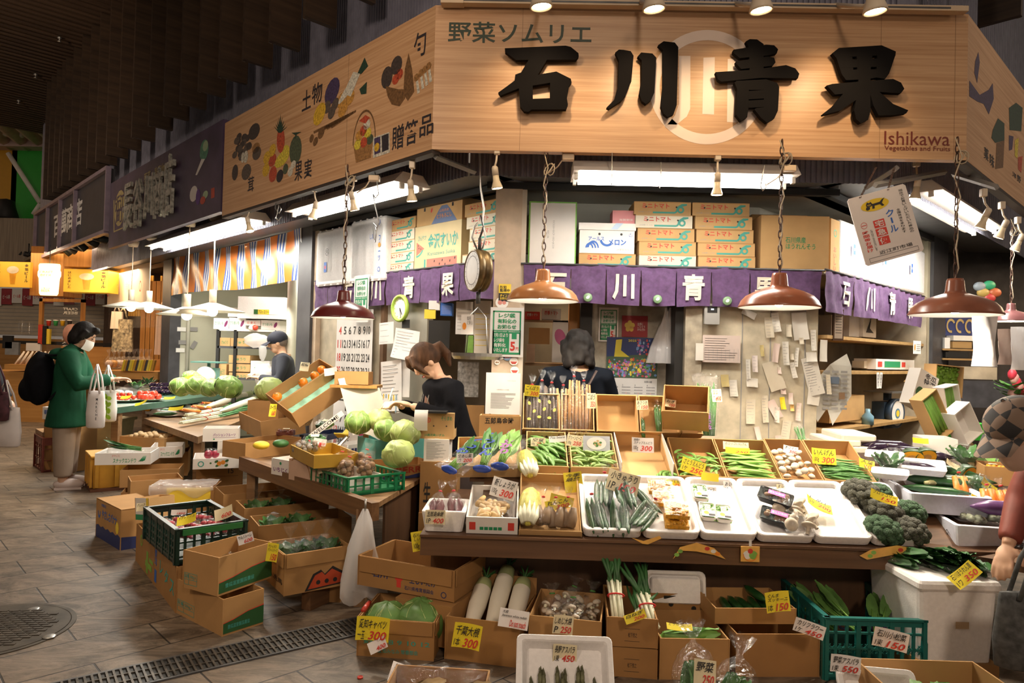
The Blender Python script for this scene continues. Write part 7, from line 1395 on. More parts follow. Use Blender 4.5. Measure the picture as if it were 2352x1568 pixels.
pxbox('white carton with a magenta side behind the teal bin',(800,1030),(866,1032),.56,.24,.20,WBOX,pm=(mat('magenta_card',(.42,.04,.13),.5,.03),),prints=lambda b,w,h:rect(b,w*.35,0,w,h*.85,1,.0015,FP))
pxbox('small white carton with a navy label before the magenta one',(798,1052),(852,1044),.55,.16,.10,WBOX,pm=(NAVY,),prints=lambda b,w,h:(rect(b,w*.15,h*.3,w*.25,h*.7,1,.0015,FP),rect(b,w*.28,h*.3,w*.38,h*.7,1,.0015,FP),disc(b,w*.6,h*.5,.008,None,1,.0015,10,0,FP)))
p=atZ(835,1058,.58);b=MB();b.tube([(-.11,0,0),(.11,.03,0)],.024,14);tag(b.build('paper_roll',PAPER,M=T(*p)),'white roll lying before the navy-labelled carton','roll')
p=atZ(782,998,.66);t=thing('banana_bunch','small bunch of yellow bananas behind the wrapped cucumber pack','bananas',T(*p)@R(-25))
for i in range(5):b=MB();b.tube([(.0+.014*i,-.08,.02),(.01+.022*i,-.04,-.006+.004*i),(.01+.026*i,.02,-.008+.006*i),(.0+.02*i,.07,.02+.004*i),(-.01+.016*i,.10,.045)],[.006,.016,.019,.015,.006],8);b.build('banana',BANA,t)
M_,w=pxbox('dark navy shallow tray under the bananas',(735,1015),(805,1000),.58,.2,.05,mat('navy_tray',(.02,.03,.08),.4,.05))
p=atZ(692,975,.66);t=thing('wicker_basket','round wicker basket of yellow fruit between the citrus box and the bananas','basket',T(*p));b=MB()
for i in range(7):b.tube([(cos(a)*(.075+.005*i)*(1+.02*sin(a*12+i*3)),sin(a)*(.075+.005*i),.01*i)for a in[2*pi*k/36 for k in range(36)]],.0055,5,closed=True)
for k in range(18):a=k*pi/9;b.tube([(cos(a)*.075,sin(a)*.075,0),(cos(a)*.108,sin(a)*.108,.062)],.004,5)
b.lathe([(.078,0),(0,0)],20);b.build('wicker',mat('wicker_cane',(.42,.25,.09),.6,.15,30),t)
for i in range(5):o=fruit(.032,.8,False,seed=i).build('ginger_fruit',YELI if i%2 else mat('pale_root',(.62,.5,.34),.5),M=T(p.x+.05*cos(i*1.3),p.y+.05*sin(i*1.3),p.z+.055));tag(o,'yellow fruit in the wicker basket' if i%2 else 'pale knobbly root in the wicker basket','fruit','fruit in the wicker basket' if i%2 else 'roots in the wicker basket')
for k,(px,py,z,a,m,lab)in enumerate(((655,1000,.66,5,G('dark_cherry',(.16,.04,.03),.2),'clear tray of dark dried fruit in front of the orange box'),(747,985,.70,-30,LEAFD,'wrapped green pack leaning on the bananas'),(722,1025,.72,8,LEAFD,'wrapped pack with a white label over the gold tray'))):pack(lab,T(*atZ(px,py,z))@R(a)@T(-.07,-.05,0)@R(20 if k else 0,'X'),.15,.10,.05,m,dense=40,r=.012)
p=atZ(780,1030,.66);b=MB();b.grid(6,4,lambda u,v:((u-.5)*.06,(v-.5)*.2,.015*sin(u*9)+.03*v));tag(b.build('foil_pouch',mat('silver_foil',(.6,.58,.56),.2,.1,metal=.9),M=T(*p)@R(-40)@R(30,'X')),'silver foil pouch leaning beside the small white carton','pouch')
p=atY(750,975,4.75);b=MB();Ms=wallframe((p.x,p.y,p.z),(1,0))@R(38);rect(b,-.14,-.018,.14,.018,0,0,Ms);fitl(b,'WELCOME',(-.12,.012,.10,-.012),1,.01,.001,M=Ms);tag(b.build('sign_strip',[PAPER,INK]),'slanting white lettered strip stuck up behind the wicker basket','sign')
M,w,d_=cb((553,984),(603,1012),(668,975),.60);M=M@R(8,'X');carton('kraft carton of yellow oranges with a yellow 160 card',w,min(d_,.36),.16,M,KRAFT)
crowd([fruit(.034,.95,False).build('yellow_orange',ORAN)],M,[(.06+.07*(i%3),.06+.075*(i//3),.07+.01*(i%2),i*40,0)for i in range(12)],'yellow orange in the kraft carton with the 160 card','orange','oranges in the kraft carton')
def tipped(o,x,D,w,L_,h,lab,m):
 x=Vector(x).normalized();y=Vector(D);y=(y-x*x.dot(y)).normalized();z=x.cross(y);M=Matrix(((x.x,y.x,z.x,o.x),(x.y,y.y,z.y,o.y),(x.z,y.z,z.z,o.z),(0,0,0,1)));carton(lab,w,L_,h,M,m);return M
o2=atY(640,928,5.2);xv=atY(671,952,5.02)-o2;D=atY(773,853,5.38)-atY(669,950,5.05);o=o2-xv-xv.cross(D).normalized()*.12
for k in range(2):
 M=tipped(o+xv*1.02*k,xv,D,xv.length,.50,.13,['left tipped kraft citrus carton with a few oranges on green liners','right tipped kraft citrus carton with an empty green liner'][k],KRAFT)
 b=MB();b.grid(8,20,lambda u,v:(.01+u*(xv.length-.02),.012+v*.476,.045+.022*sin(u*2*pi*1.5)*sin(v*pi*7)));tag(b.build('fruit_liner',mat('pale_green_liner',(.28,.52,.38),.6,.06),M=M),['moulded green liner in the left tipped citrus carton','moulded green liner in the right tipped citrus carton'][k],'liner')
 if k==0:
  for i,(u,v)in enumerate(((.06,.05),(.10,.27),(.12,.37),(.1,.45))):o2=fruit(.040,.9,True,seed=i).build('orange',[mat('deep_orange_peel',(.80,.22,.01),.4,.06,50),LEAFD]);o2.matrix_world=M@T(u,v,.08)@R(40*i,'X');tag(o2,'deep orange citrus fruit on the green liner','orange','oranges on the green liner')
p=atY(770,872,5.0)
for px,py,w_,h_,rot,lab in((700,842,21,21,4,'cream card standing at the top of the left tipped carton'),(1010-250,853,30,18,-12,'blank white card on the top rim of the right tipped carton')):price(px,py,w_,h_,5.3,'柑橘' if px==700 else '','',TAGC if px==700 else TAGW,rot,lab)
price(627,942,16,30,4.95,'ネーブル','160',TAGY,0,'yellow 160 card in the kraft orange carton');price(755,1068,52,28,4.1,'小いも','',TAGC,-26,'cream card lying on the brown taro bags','',40);price(735,1015,30,16,4.4,'','200',TAGW,8,'white card on the pack over the gold tray');price(850,975,20,12,4.9,'バナナ','',TAGC,5,'small cream card behind the bananas')
b=MB();b.grid(8,8,lambda u,v:((u-.5)*.30+.12*(1-v),.05*sin(u*3),(v-.5)*.40-.05*u+.02*sin(u*6)),0);p=atY(822,935,4.95);tag(b.build('paper_sheet',[PAPERT],M=T(*p)),'large creased sheet of paper hanging over the cabbage row','paper')
p=atY(843,930,5.05);st=MB();st.box((p.x,p.y,.55),(.035,.035,1.1));st.box((p.x-.08,p.y,1.11),(.34,.2,.02));tag(st.build('wooden_stand',wood('orange_pine',(.48,.25,.07),(.36,.17,.04),3,2)),'slim orange-pine stand behind the hanging sheet of paper','stand')
carton('open kraft box on the pine stand',.24,.16,.09,T(p.x-.22,p.y-.08,1.125),KRAFT)
z=.0
for k,(h,lab,m)in enumerate(((.36,'bottom brown carton of the stack before the writing woman',KRAFTD),(.32,'second brown carton with a black mark in the stack before the writing woman',KRAFTD),(.14,'white grey-printed carton in the stack before the writing woman',WBOX),(.165,'broad bean carton with red hand marks topmost under the notepad',KRAFT2))):
 x=atY(957+12*(k<2),980,4.4).x;w=.235 if k!=2 else .16
 pbox('carton',lab,w,.26,h,T(x+.05*(k==2),4.36+.02*k,z),[m,RED,GREENI,GREYI,INK],(lambda b,w,h:(ring(b,w*.3,h*.72,.012,.016,1,.001,16,FP),fitl(b,'火',(w*.27,h*.79,w*.33,h*.65),1,.02,.0012,M=FP),rect(b,w*.02,h*.6,w*.2,h*.95,2,.001,FP),fitl(b,'そらまめ',(w*.65,h*.88,w*.95,h*.72),2,.01,.001,M=FP),fitl(b,'JA鹿児島いずみ',(w*.2,h*.2,w*.75,h*.08),2,.01,.001,M=FP),[disc(b,w*x_,h*.5,.005,None,4,.001,10,0,FP)for x_ in(.45,.8)]))if k==3 else(lambda b,w,h:[rect(b,w*.1,h*(.1+.05*i),w*(.4+.5*((i*.37)%1)),h*(.12+.05*i),3,.001,FP)for i in range(16)])if k==2 else(lambda b,w,h:fitl(b,'生',(w*.1,h*.6,w*.3,h*.2),4,.02,.001,M=FP)),cat='carton')
 z+=h
zt_=z+.002
x=atY(957,980,4.4).x;b=MB();b.box((.12,0,.006),(.14,.11,.012),1);b.grid(5,8,lambda u,v:(-.01+u*.085,-.05-.02*sin(v*2.6),.02-v*.13+.014*sin(v*3.1)),0);tag(b.build('notepad',[PAPER,BLACK],M=T(x,4.42,zt_)),'black clipboard with a white receipt strip curling over the carton front','notepad')
# the neighbouring stall: produce table, shelves
HZ=.62
def htable(lab,pts,z,m=TW):
 t=thing('produce_table',lab,'table');q=[atZ(px,py,z)for px,py in pts];b=MB();a=sum(q[i].x*q[(i+1)%4].y-q[(i+1)%4].x*q[i].y for i in range(4));q2=q if a>0 else q[::-1];b.prism([(p.x,p.y)for p in q2],z-.06,z);b.build('table_top',m,t);c=sum(q,Vector())/4
 for p in q:b=MB();d=(c-p)*.08;b.box((p.x+d.x,p.y+d.y,(z-.06)/2),(.07,.07,z-.06));b.build('leg',TW,t)
htable('low wooden table of daikon, leeks and carrots next to the big display table',[(330,960),(455,1003),(620,940),(500,902)],.58);htable('green-topped vegetable table behind the shopper in green',[(250,938),(520,905),(545,884),(330,886)],.74,mat('green_table_top',(.03,.09,.06),.5,.1))
for i,(a,e,n)in enumerate((((440,925),(590,875),0),((470,935),(610,893),1),((505,945),(622,905),2))):p,q=atZ(*a,.66),atZ(*e,.68);daikon(['rearmost daikon on the low table','middle daikon on the low table','front daikon on the low table'][i],frame(p,(q-p).cross(Vector((0,0,1))),q-p),(q-p).length*.72,.045)
for i in range(5):a,e=atZ(416+6*i,972-9*i,.62),atZ(580+4*i,935-9*i,.66);L_=(e-a).length;x=(e-a).normalized();negi(['front','second','third','fourth','rearmost'][i]+' bundle of long white leeks pointing at the alley',frame(a,Vector((0,0,1)).cross(x)*-1,(0,0,1)),5,L_*.95,i+9)
for i,(px,py)in enumerate(((437,944),(462,936),(480,928))):p=atZ(px,py,.65);bagged('produce_bag',['front bag of carrots on the low table','middle bag of carrots on the low table','rear bag of carrots on the low table'][i],T(*p)@R(-40+10*i)@R(80,'X'),.07,.05,.11,lambda t,rx,ry,rz:[(lambda b:b.tube([(0,0,-.1),(0,0,-.07),(0,0,.1)],[.008,.02,.009],9))(MB()).build('carrot',CARR,t,T(-.045+.03*j,.012*(j%2),0))for j in range(4)],i+110)
b=MB();rtray(b,.42,.3,.06);p=atZ(330,950,.60);tag(b.build('foam_tray',FOAM,M=T(*p)@R(-30)),'white foam tray of pumpkin halves at the end of the low table','tray')
def wedge(lab,M,r=.085):
 t=thing('pumpkin_piece',lab,'pumpkin',M);b=MB();b.lathe([(0,-r*.7),(r*.7,-r*.6),(r,0),(r*.7,r*.6),(0,r*.7)],20,0);b.v=[(x,max(y,0)if y>-1e-6 else 0,z)for x,y,z in b.v];b.build('skin',PUMPS,t);b=MB();disc(b,0,0,r*.93,r*.64,0,.002,22,0,R(90,'X'));disc(b,0,0,r*.45,r*.3,1,.004,14,0,R(90,'X'));b.build('flesh',[PUMPF,G('pumpkin_seeds',(.62,.30,.08),.3)],t)
for i,(px,py)in enumerate(((335,935),(360,928),(372,915),(412,915),(425,905))):wedge(['pumpkin half at the left end of the foam tray','second pumpkin half in the foam tray','pumpkin half at the back of the foam tray','pumpkin piece beside the yellow card on the low table','rearmost pumpkin piece on the low table'][i],T(*atZ(px,py,.68))@R(15*i-20)@R(25,'X'),.075)
crowd([pod(.24,.024,.02,1,1,.03,10,10).build('large_cucumber',CUKE)],T(0,0,0),[(*atZ(380+16*i,950-6*(i%3)-3*i,.64+.02*(i%2)),30+8*i,0)for i in range(7)],'thick dark cucumber piled between the pumpkins and the carrots','cucumber','thick cucumbers on the low table')
for k,(px,py,n,nm)in enumerate(((281,917,14,'left plate'),(338,915,12,'middle plate'),(362,893,6,'back plate'))):
 p=atZ(px,py,.77);b=MB();b.lathe([(.10,0),(.17,.025),(.172,.028),(.10,.008),(0,.008)],26,caps=False);tag(b.build('plate',mat('pale_plate',(.6,.55,.45),.35,.03),M=T(p.x,p.y,.742)),['plate of cherry tomatoes nearest the shopper','plate of large tomatoes in front of the aubergines','plate of tomatoes behind the aubergines'][k],'plate')
 r=.028 if k==0 else .042;crowd([fruit(r,.85,True,seed=k).build('tomato',[TOMA,LEAFD])],T(p.x,p.y,.77),[((.055+.04*(i%3==0))*1.2*cos(i*2.4)*(1 if i else 0),(.055+.04*(i%3==0))*1.2*sin(i*2.4),.02+.035*(i%4==0),i*50,0)for i in range(n)],'red tomato on the '+nm,'tomato','tomatoes on the '+nm)
b=pod(.2,.032,.1,1,1,.0,12,12);b.tube([(.09,-.01,0),(.125,.0,.0)],[.02,.008],8,1);crowd([b.build('aubergine',[AUB,LEAFD])],T(0,0,0),[(*atZ(352+13*(i%5),900-8*(i//5),.78+.03*(i//5)),60+25*(i%3),0)for i in range(13)],'glossy dark aubergine in the pile on the green table','aubergine','aubergines on the green table')
for a in((415,888,7.2,.11,'bagged lettuce left of the pale cabbages on the green table',True,3),(452,885,7.1,.11,'bagged lettuce at the middle of the green table',True,5),(485,890,6.9,.10,'bagged cabbage beside the striped cabbage',True,7),(525,888,6.8,.125,'striped green cabbage at the end of the green table',False,9),(440,870,7.5,.1,'lettuce at the back of the green table under a yellow card',True,11),(618,893,6.4,.12,'pale striped cabbage beside the tipped citrus cartons',False,2)):putcab(*a)
for i,(px,py,lab)in enumerate(((312,893,'bag of leafy greens left on the green table'),(340,883,'bag of leafy greens behind the tomatoes'),(268,903,'bag of mushrooms near the shopper'),(290,905,'bag of pale roots near the shopper'),(395,875,'bag of spring greens before the dark post'))):p=atZ(px,py,.79);t=thing('produce_bag',lab,'bag',T(*p));b=MB();[leafmesh(b,.14,.06,.2,0,R(j*40)@T(0,0,0)@R(20+9*(j%4),'X'))for j in range(10)]if i not in(2,3)else[b.ell((.05*cos(j*2),.05*sin(j*2),.01),.03,0,None,8,6)for j in range(7)];b.build('leaves' if i not in(2,3)else 'contents',(LEAFM,LEAFD,MUSH,WHITEV,LEAFL)[i],t);b=MB();b.ell((0,0,.02),(.15,.12,.06),0,None,14,8,.2,4,i);b.build('bag_film',BAG,t)
for a in((290,912,24,10,6.9,'','',TAGY,-8,'yellow card on the cherry tomato plate','',50),(325,925,30,10,6.6,'','',TAGY,-24,'yellow card leaning on the front of the tomato table','',50),(390,914,26,8,6.7,'','',TAGY,-6,'yellow card before the aubergine pile','',50),(405,938,34,10,6.2,'','',TAGY,-8,'yellow card on the thick cucumbers','',40),(435,868,22,12,7.3,'','',TAGY,-20,'yellow card above the bagged lettuces','')):price(*a)
p=atY(618,893,6.4);carton('kraft carton holding up the pale striped cabbage',.28,.26,p.z-.68,T(p.x-.14,6.27,.58),KRAFT)
# neighbouring stall interior and the shops beyond
def yb(px0,py0,px1,py1,y,d,name=None,mats=KRAFT,label=None,cat='box',prints=None,group=None,kind=None):
 a,e=atY(px0,py0,y),atY(px1,py1,y);w,h=abs(e.x-a.x),abs(a.z-e.z);b=MB();closed(b,w,d,h)
 if prints:prints(b,w,h)
 o=b.build(name,mats,M=T(min(a.x,e.x),y,min(a.z,e.z)));
 if kind:o['kind']=kind;return o
 return tag(o,label,cat,group)
struct(slab('wall_neighbour_back',strip(cL,dL,nL,u1-.3,u3+.6,-1.75,-1.7),0,2.62,PALEG));struct(slab('wall_neighbour_side',strip(cL,dL,nL,u2,u2+.06,-1.75,-.1),0,2.62,PALEG));struct(slab('wall_neighbour_partition',strip(cL,dL,nL,u3+.02,u3+.06,-1.75,-.1),0,2.62,PALEG));PW=lambda px,py:atV(px,py,*(cL+dL*u3)[:2],nL.x,nL.y);struct(slab('ceiling_neighbour',strip(cL,dL,nL,u2,u3+.6,-1.75,0),2.62,2.66,LOFTW))
def orange_banner():
 a,e=LW(392,650,.03),LW(692,600,.03);L_=sqrt((a.x-e.x)**2+(a.y-e.y)**2);M=wallframe((a.x,a.y,2.60),(1,-1));b=MB();n=132;h=.53
 f=lambda u,v:(u*L_+.02*(1-v)*sin(u*31),-h*(1-v)+.02*sin(u*7),.02*(1-v)*sin(u*17)+.012*sin(u*41+v*5))
 for i in range(n):
  k=i%12;m=0 if k<6 else(1 if k in(6,8,10)else 2);m=2 if k==11 else m
  b.grid(1,8,lambda u,v,i=i:f((i+u)/n,v),m)
 tag(b.build('striped_curtain',[mat('orange_vinyl',(.72,.20,.03),.25,.06,4),mat('vinyl_blue',(.05,.10,.32),.25,0),mat('vinyl_white',(.72,.70,.68),.25,.03)],M=M),'orange vinyl curtain with blue and white stripe bands over the neighbouring stall','curtain')
orange_banner()
def flat_pendant(px,py,w,top,off,lab):
 p=LS(px,py,off);r=w/2*(Vector((p.x,p.y,0)).length)/FPX*.98;t=thing('pendant_lamp',lab,'lamp',T(*p),'flat white pendants');b=MB();b.lathe([(r,0),(r*1.0,.004),(r*.5,.05),(.03,.09),(.03,.07),(r*.5,.038),(r*.98,0)],36,caps=False);b.build('lamp_shade',mat('flat_white_shade',(.75,.70,.60),.4,.02),t);b=MB();b.lathe([(.035,.08),(.035,.22),(0,.22)],14);b.build('socket',mat('cream_plastic',(.66,.55,.42),.4,.04),t);b=MB();b.ell((0,0,.0),.05);b.build('bulb',BULBM,t)
 q=LS(px,top,off);b=MB();b.tube([(0,0,.2),(0,0,q.z-p.z)],.006,6);b.lathe([(0,0),(.05,0),(.07,.06),(0,.07)],14,0,T(0,0,q.z-p.z));b.build('cord',MATS['cream_plastic'],t);lamp('SPOT','pendant_light',(p.x,p.y,p.z-.07),26,COOL,(p.x,p.y,0),.06,spot=150,blend=.3)
for a in((429,724,118,522,-.1,'lower flat white pendant lamp before the striped curtain'),(488,715,132,510,-.25,'upper flat white pendant lamp before the striped curtain'),(301,706,102,568,-.1,'flat white pendant lamp on the left of the dark post'),(342,709,108,553,-.25,'flat white pendant lamp overlapping the dark post')):flat_pendant(*a)
for px,lab in((431,'white conduit pipe down the pale wall of the neighbouring stall'),(668,'thick pale pipe beside the grey post')):
 p=PW(px,800)if px<500 else LW(px,800,-.35);b=MB();b.tube([(p.x,p.y,.9 if px<500 else 0),(p.x,p.y,2.6)],.025 if px<500 else .06,10);tag(b.build('wall_pipe',mat('pale_pipe',(.62,.60,.50),.4,.04)),lab,'pipe')
def rack():
 y=9.0;a,e=atY(497,870,y),atY(640,870,y);w=e.x-a.x;t=thing('storage_rack','black slotted steel rack of boxes behind the man in the cap','rack',T(a.x,y,0));zs=[.55,atY(560,870,y).z,atY(560,798,y).z,atY(560,758,y).z]
 for x in(0,w*.28,w):b=MB();b.box((x,.02,zs[3]/2),(.04,.04,zs[3]));b.build('upright',BLACK,t)
 for i,z in enumerate(zs):b=MB();b.box((w/2,.25,z),(w,.5,.03));b.build('shelf',[DSTEEL,WPAINT][i==3],t)
rack();RB=lambda*a,**k:yb(*a[:4],9.02,.4,'carton',*a[4:],**k)
SW=[WBOX,mat('sweet_potato_print',(.22,.03,.12),.5),GREENI,INK,YELI]
imo=lambda b,w,h:(fitl(b,'さつまいも',(w*.08,h*.7,w*.62,h*.4),2,.01,.002,M=FP),disc(b,w*.8,h*.5,w*.08,h*.32,1,.002,12,-.4,FP))
yb(547,680,652,733,8.95,.45,'foam_box',[FOAM,YELI,INK,RED,LEAFD],'large white foam box with a yellow label at the top of the rack',prints=lambda b,w,h:(rect(b,w*.35,h*.2,w*.85,h*.42,0,.002,FP),rect(b,w*.35,h*.2,w*.68,h*.42,1,.003,FP),rect(b,w*.35,h*.2,w*.44,h*.42,4,.004,FP),fitl(b,'ブロッコリー',(w*.45,h*.4,w*.67,h*.23),2,.02,.004,M=FP)))
RB(491,730,526,756,SW,'white sweet-potato carton with a purple root print at the left of the rack top',prints=imo);RB(526,729,564,756,SW,'white sweet-potato carton in the middle of the rack top',prints=imo);RB(524,706,562,728,SW,'white carton on top of the middle sweet-potato carton',prints=imo);RB(600,735,641,757,SW,'white sweet-potato carton under crumpled paper at the right of the rack top',prints=imo);RB(565,735,598,748,[WBOX,RED],'pale carton of tomatoes and garlic on the rack top',prints=lambda b,w,h:fitl(b,'とまと',(w*.1,h*.8,w*.7,h*.3),1,.01,.002,M=FP))
for i,(px,py)in enumerate(((578,753),(586,752))):o=fruit(.04,.9,False).build('tomato' if i else 'garlic',TOMA if i else WHITEV,M=T(*atY(px,py,8.97)));tag(o,'red tomato in the pale carton on the rack' if i else 'white garlic bulb in the pale carton on the rack','produce')
for a,l in(((505,775,528,797),'brown carton with a green leaf mark at the left of the second rack shelf'),((530,776,580,796),'wide brown carton on the second rack shelf'),((590,776,618,796),'brown carton with red rings on the second rack shelf'),((526,815,574,834),'topmost brown carton on the third rack shelf'),((526,835,574,854),'middle brown carton on the third rack shelf'),((526,855,574,873),'bottom brown carton on the third rack shelf'),((500,836,519,872),'brown carton with red lettering at the left of the third rack shelf'),((576,828,618,872),'white carton behind the man in the cap')):RB(*a,[WBOX if 'white' in l else KRAFT2,GREENI],l,prints=lambda b,w,h:fitl(b,'きゅうり',(w*.2,h*.7,w*.8,h*.3),1,.01,.002,M=FP))
p=atY(590,782,8.9);b=MB();b.ell((0,0,0),(.16,.1,.09),0,None,14,10,.4,3,2);b.ell((.1,-.05,-.14),(.05,.04,.12),0,None,10,8,.4,3,4);tag(b.build('clear_bag',BAGM,M=T(*p)),'crumpled clear bag stuffed between the rack shelves','bag')
p=atY(475,862,8.3);t=thing('counter_scale','round-dial weighing scale on the neighbouring stall table','scale',T(*p));b=MB();b.lathe([(0,0),(.11,0),(.11,.06),(0,.06)],24,0,R(90,'X'));b.build('dial',PAPER,t);b=MB();b.box((0,.06,-.02),(.22,.1,.22));b.box((0,.05,.16),(.34,.25,.015));b.box((0,.05,.12),(.03,.03,.08));b.build('body',mat('scale_green',(.15,.35,.3),.4),t)
for px,py,m,l in((417,756,WHITEI,'torn white sticker on the pale wall'),(444,756,GREYI,'grey tape scrap high on the pale wall'),(420,786,GREYI,'strip of grey tape on the pale wall'),(445,792,GREYI,'slanted grey tape on the pale wall'),(414,804,WHITEI,'small white label low on the pale wall')):p=PW(px,py);b=MB();rect(b,-.06,-.03,.06,.03,0,.002);tag(b.build('wall_sticker',m,M=wallframe((p.x,p.y,p.z),(1,1))@R(60 if 'slanted' in l else 0)),l,'sticker')
# the beer and souvenir shop
OW=wood('orange_shop_wood',(.52,.24,.06),(.36,.15,.03),2,2);OWH=wood('orange_counter_wood',(.55,.28,.08),(.42,.19,.045),2,0)
YPOST=mat('yellow_poster_light',(.62,.33,.03),.5,.05,3,emit=(.8,.42,.03),es=.25)
struct(slab('ceiling_shop',[(-6.4,9.9),(-5,9.9),(-5,18),(-14.4,18)],2.95,3.0,mat('shop_ceiling',(.35,.25,.14),.6,.1)))
yb(-60,690,250,775,16.0,.2,'wall_shutter',[mat('shutter_beige',(.55,.47,.36),.5,.04),GREYI],kind='structure',prints=lambda b,w,h:[rect(b,0,h*k/9,w,h*k/9+.012,1,.004,FP)for k in range(9)]);yb(-200,770,400,1000,16.1,.2,'wall_shop_back',OWH,kind='structure');yb(245,560,400,1000,15.2,.2,'wall_souvenir_back',mat('dark_brown_wall',(.10,.06,.04),.6,.1),kind='structure')
yb(-300,540,250,662,16.2,.2,'wall_shop_header',mat('grey_brown_boards',(.22,.18,.14),.6,.2,3,stretch=(9,1,1)),kind='structure')
yb(0,500,75,600,13.6,.1,'board_screen',wood('grey_boards',(.33,.27,.20),(.2,.16,.12),3,2),'weathered grey board screen below the amber facade','screen')
yb(72,565,145,680,11.8,.5,'shop_fascia',OW,'narrow orange wood fascia left of the lit poster box','fascia');yb(147,560,246,614,11.2,.5,'shop_fascia',OW,'orange-brown wood fascia above the right yellow poster','fascia')
cup=lambda b,w,h:(b.add([(w*.42,h*.62,.004),(w*.62,h*.62,.004),(w*.58,h*.12,.004),(w*.46,h*.12,.004)],[(3,2,1,0)],1,FP),disc(b,w*.52,h*.68,w*.17,h*.15,2,.005,14,0,FP),[fitl(b,c,(w*.85,h*(.92-.15*i),w*.95,h*(.80-.15*i)),3,.02,.005,M=FP)if c!='ー' else rect(b,w*.89,h*(.80-.15*i),w*.91,h*(.92-.15*i),3,.005,FP)for i,c in enumerate('金箔ビール')],[fitl(b,c,(w*.1,h*(.90-.13*i),w*.17,h*(.80-.13*i)),3,.01,.005,M=FP)for i,c in enumerate('はじめました')])
PM=[YPOST,mat('beer_print',(.6,.25,.01),.5),mat('foam_print',(.6,.5,.35),.5),INK]
yb(147,617,247,672,11.15,.3,'lit_poster',PM,'lit yellow poster of a gold-leaf beer cup on the shop fascia','poster',cup);yb(-12,600,68,660,11.6,.06,'hanging_poster',PM,'yellow beer poster hanging at the left edge of the frame','poster',cup)
p=atY(113,642,10.8);t=thing('beer_cup_sign','glowing cup-shaped beer sign hanging on a wire','sign',T(*p));b=MB();b.loft([[(cos(a)*r,sin(a)*.06,z)for a in[2*pi*k/24 for k in range(24)]]for r,z in((.13,-.25),(.15,-.22),(.165,.02),(.185,.06),(.185,.12),(.17,.15),(.175,.22),(.16,.25))],0);[fitl(b,s,(-x,z0,x,z1),1,.02,.075,M=wallframe((0,0,0),(1,0)))for s,x,z0,z1 in(('CRAFT',.11,.13,.095),('BEER',.09,.08,.045),('百萬地麦',.075,-.13,-.155),('BEER',.07,-.16,-.2))];b.build('cup_body',[emis('glowing_cup',(1,.62,.2),2.6),mat('sign_gold_print',(.5,.3,.05),.5)],t);b=MB();b.tube([(0,0,.25),(0,0,.55)],.006,6);b.build('wire',DSTEEL,t);lamp('POINT','cup_sign_light',(p.x,p.y-.25,p.z),10,WARM,size=.1)
NM=[mat('cream_noren',(.72,.58,.44),.7,.04,4),RED,GREYI]
a,e=LW(246,700,.1),LW(344,690,.1);L_=sqrt((a.x-e.x)**2+(a.y-e.y)**2);b=MB();b.grid(20,6,lambda u,v:(u*L_,-.62*(1-v),.03*sin(u*15)*(1-v)));[ring(b,L_*x,-.36,.04,.055,1,.04,14,None,0,2*pi,1.6)for x in(.08,.85)];fitl(b,'えんがわ\n寿司',(L_*.2,-.25,L_*.34,-.42),2,0,.04);fitl(b,'金沢',(L_*.52,-.25,L_*.62,-.38),2,0,.04);tag(b.build('cream_curtain',NM,M=wallframe((a.x,a.y,2.62),(1,-1))),'cream shop curtain with small red gourd crests','curtain')
a,e=LW(250,700,.0),LW(370,690,.0);L_=sqrt((a.x-e.x)**2+(a.y-e.y)**2);b=MB();b.grid(20,6,lambda u,v:(u*L_,-.42*(1-v)-.0,.04*sin(u*25)*(1-v)));tag(b.build('clear_sheet',BAG,M=wallframe((a.x,a.y,2.05),(1,-1))),'clear vinyl sheet hanging below the cream curtain','sheet')
for i in range(16):p=atY(300+9.5*i*(.6 if i<10 else .75),640,12.5);b=MB();b.box((p.x,12.5,1.9),(.03,.03,.75),0,T(0,0,.35)@R(0));tag(b.build('hanging_strip',mat('amber_strip',(.75,.42,.06),.5,.1)),'amber hanging strip behind the clear vinyl sheet','strip','amber strips behind the vinyl sheet')
for i in range(6):yb(326+i*11,645,331+i*11,850,12.2,.1,'screen_batten',OW,'upright orange wood slat of the souvenir shop screen','slat',group='upright slats of the souvenir screen')
for px,py,w,h,m,l in((281,770,50,75,mat('printed_tote',(.62,.48,.28),.7,.3,22,col2=(.06,.045,.03)),'cream tote bag with a dense black print hanging in the souvenir shop'),(268,735,30,40,NM[0],'pale child shirt hanging behind the printed tote'),(371,770,32,90,mat('pink_shirt',(.66,.48,.38),.7,.04),'pale pink shirt hanging beside the dark post')):
 y=11.3;p=atY(px,py,y);k=y/FPX;b=MB();b.grid(8,8,lambda u,v:((u-.5)*w*k*(1-.15*v),(v-.5)*h*k,.04*sin(u*pi)+.015*sin(u*14)));b.grid(8,8,lambda u,v:((u-.5)*w*k*(1-.15*v),(v-.5)*h*k,-.02));[b.tube([(s*w*k*.2,h*k*.5,0),(s*w*k*.1,h*k*.75,0),(0,h*k*.85,0)],.012,6)for s in(-1,1)];tag(b.build('hanging_garment',m,M=wallframe((p.x,p.y,p.z),(1,0))),l,'shirt' if 'shirt' in l else 'bag')
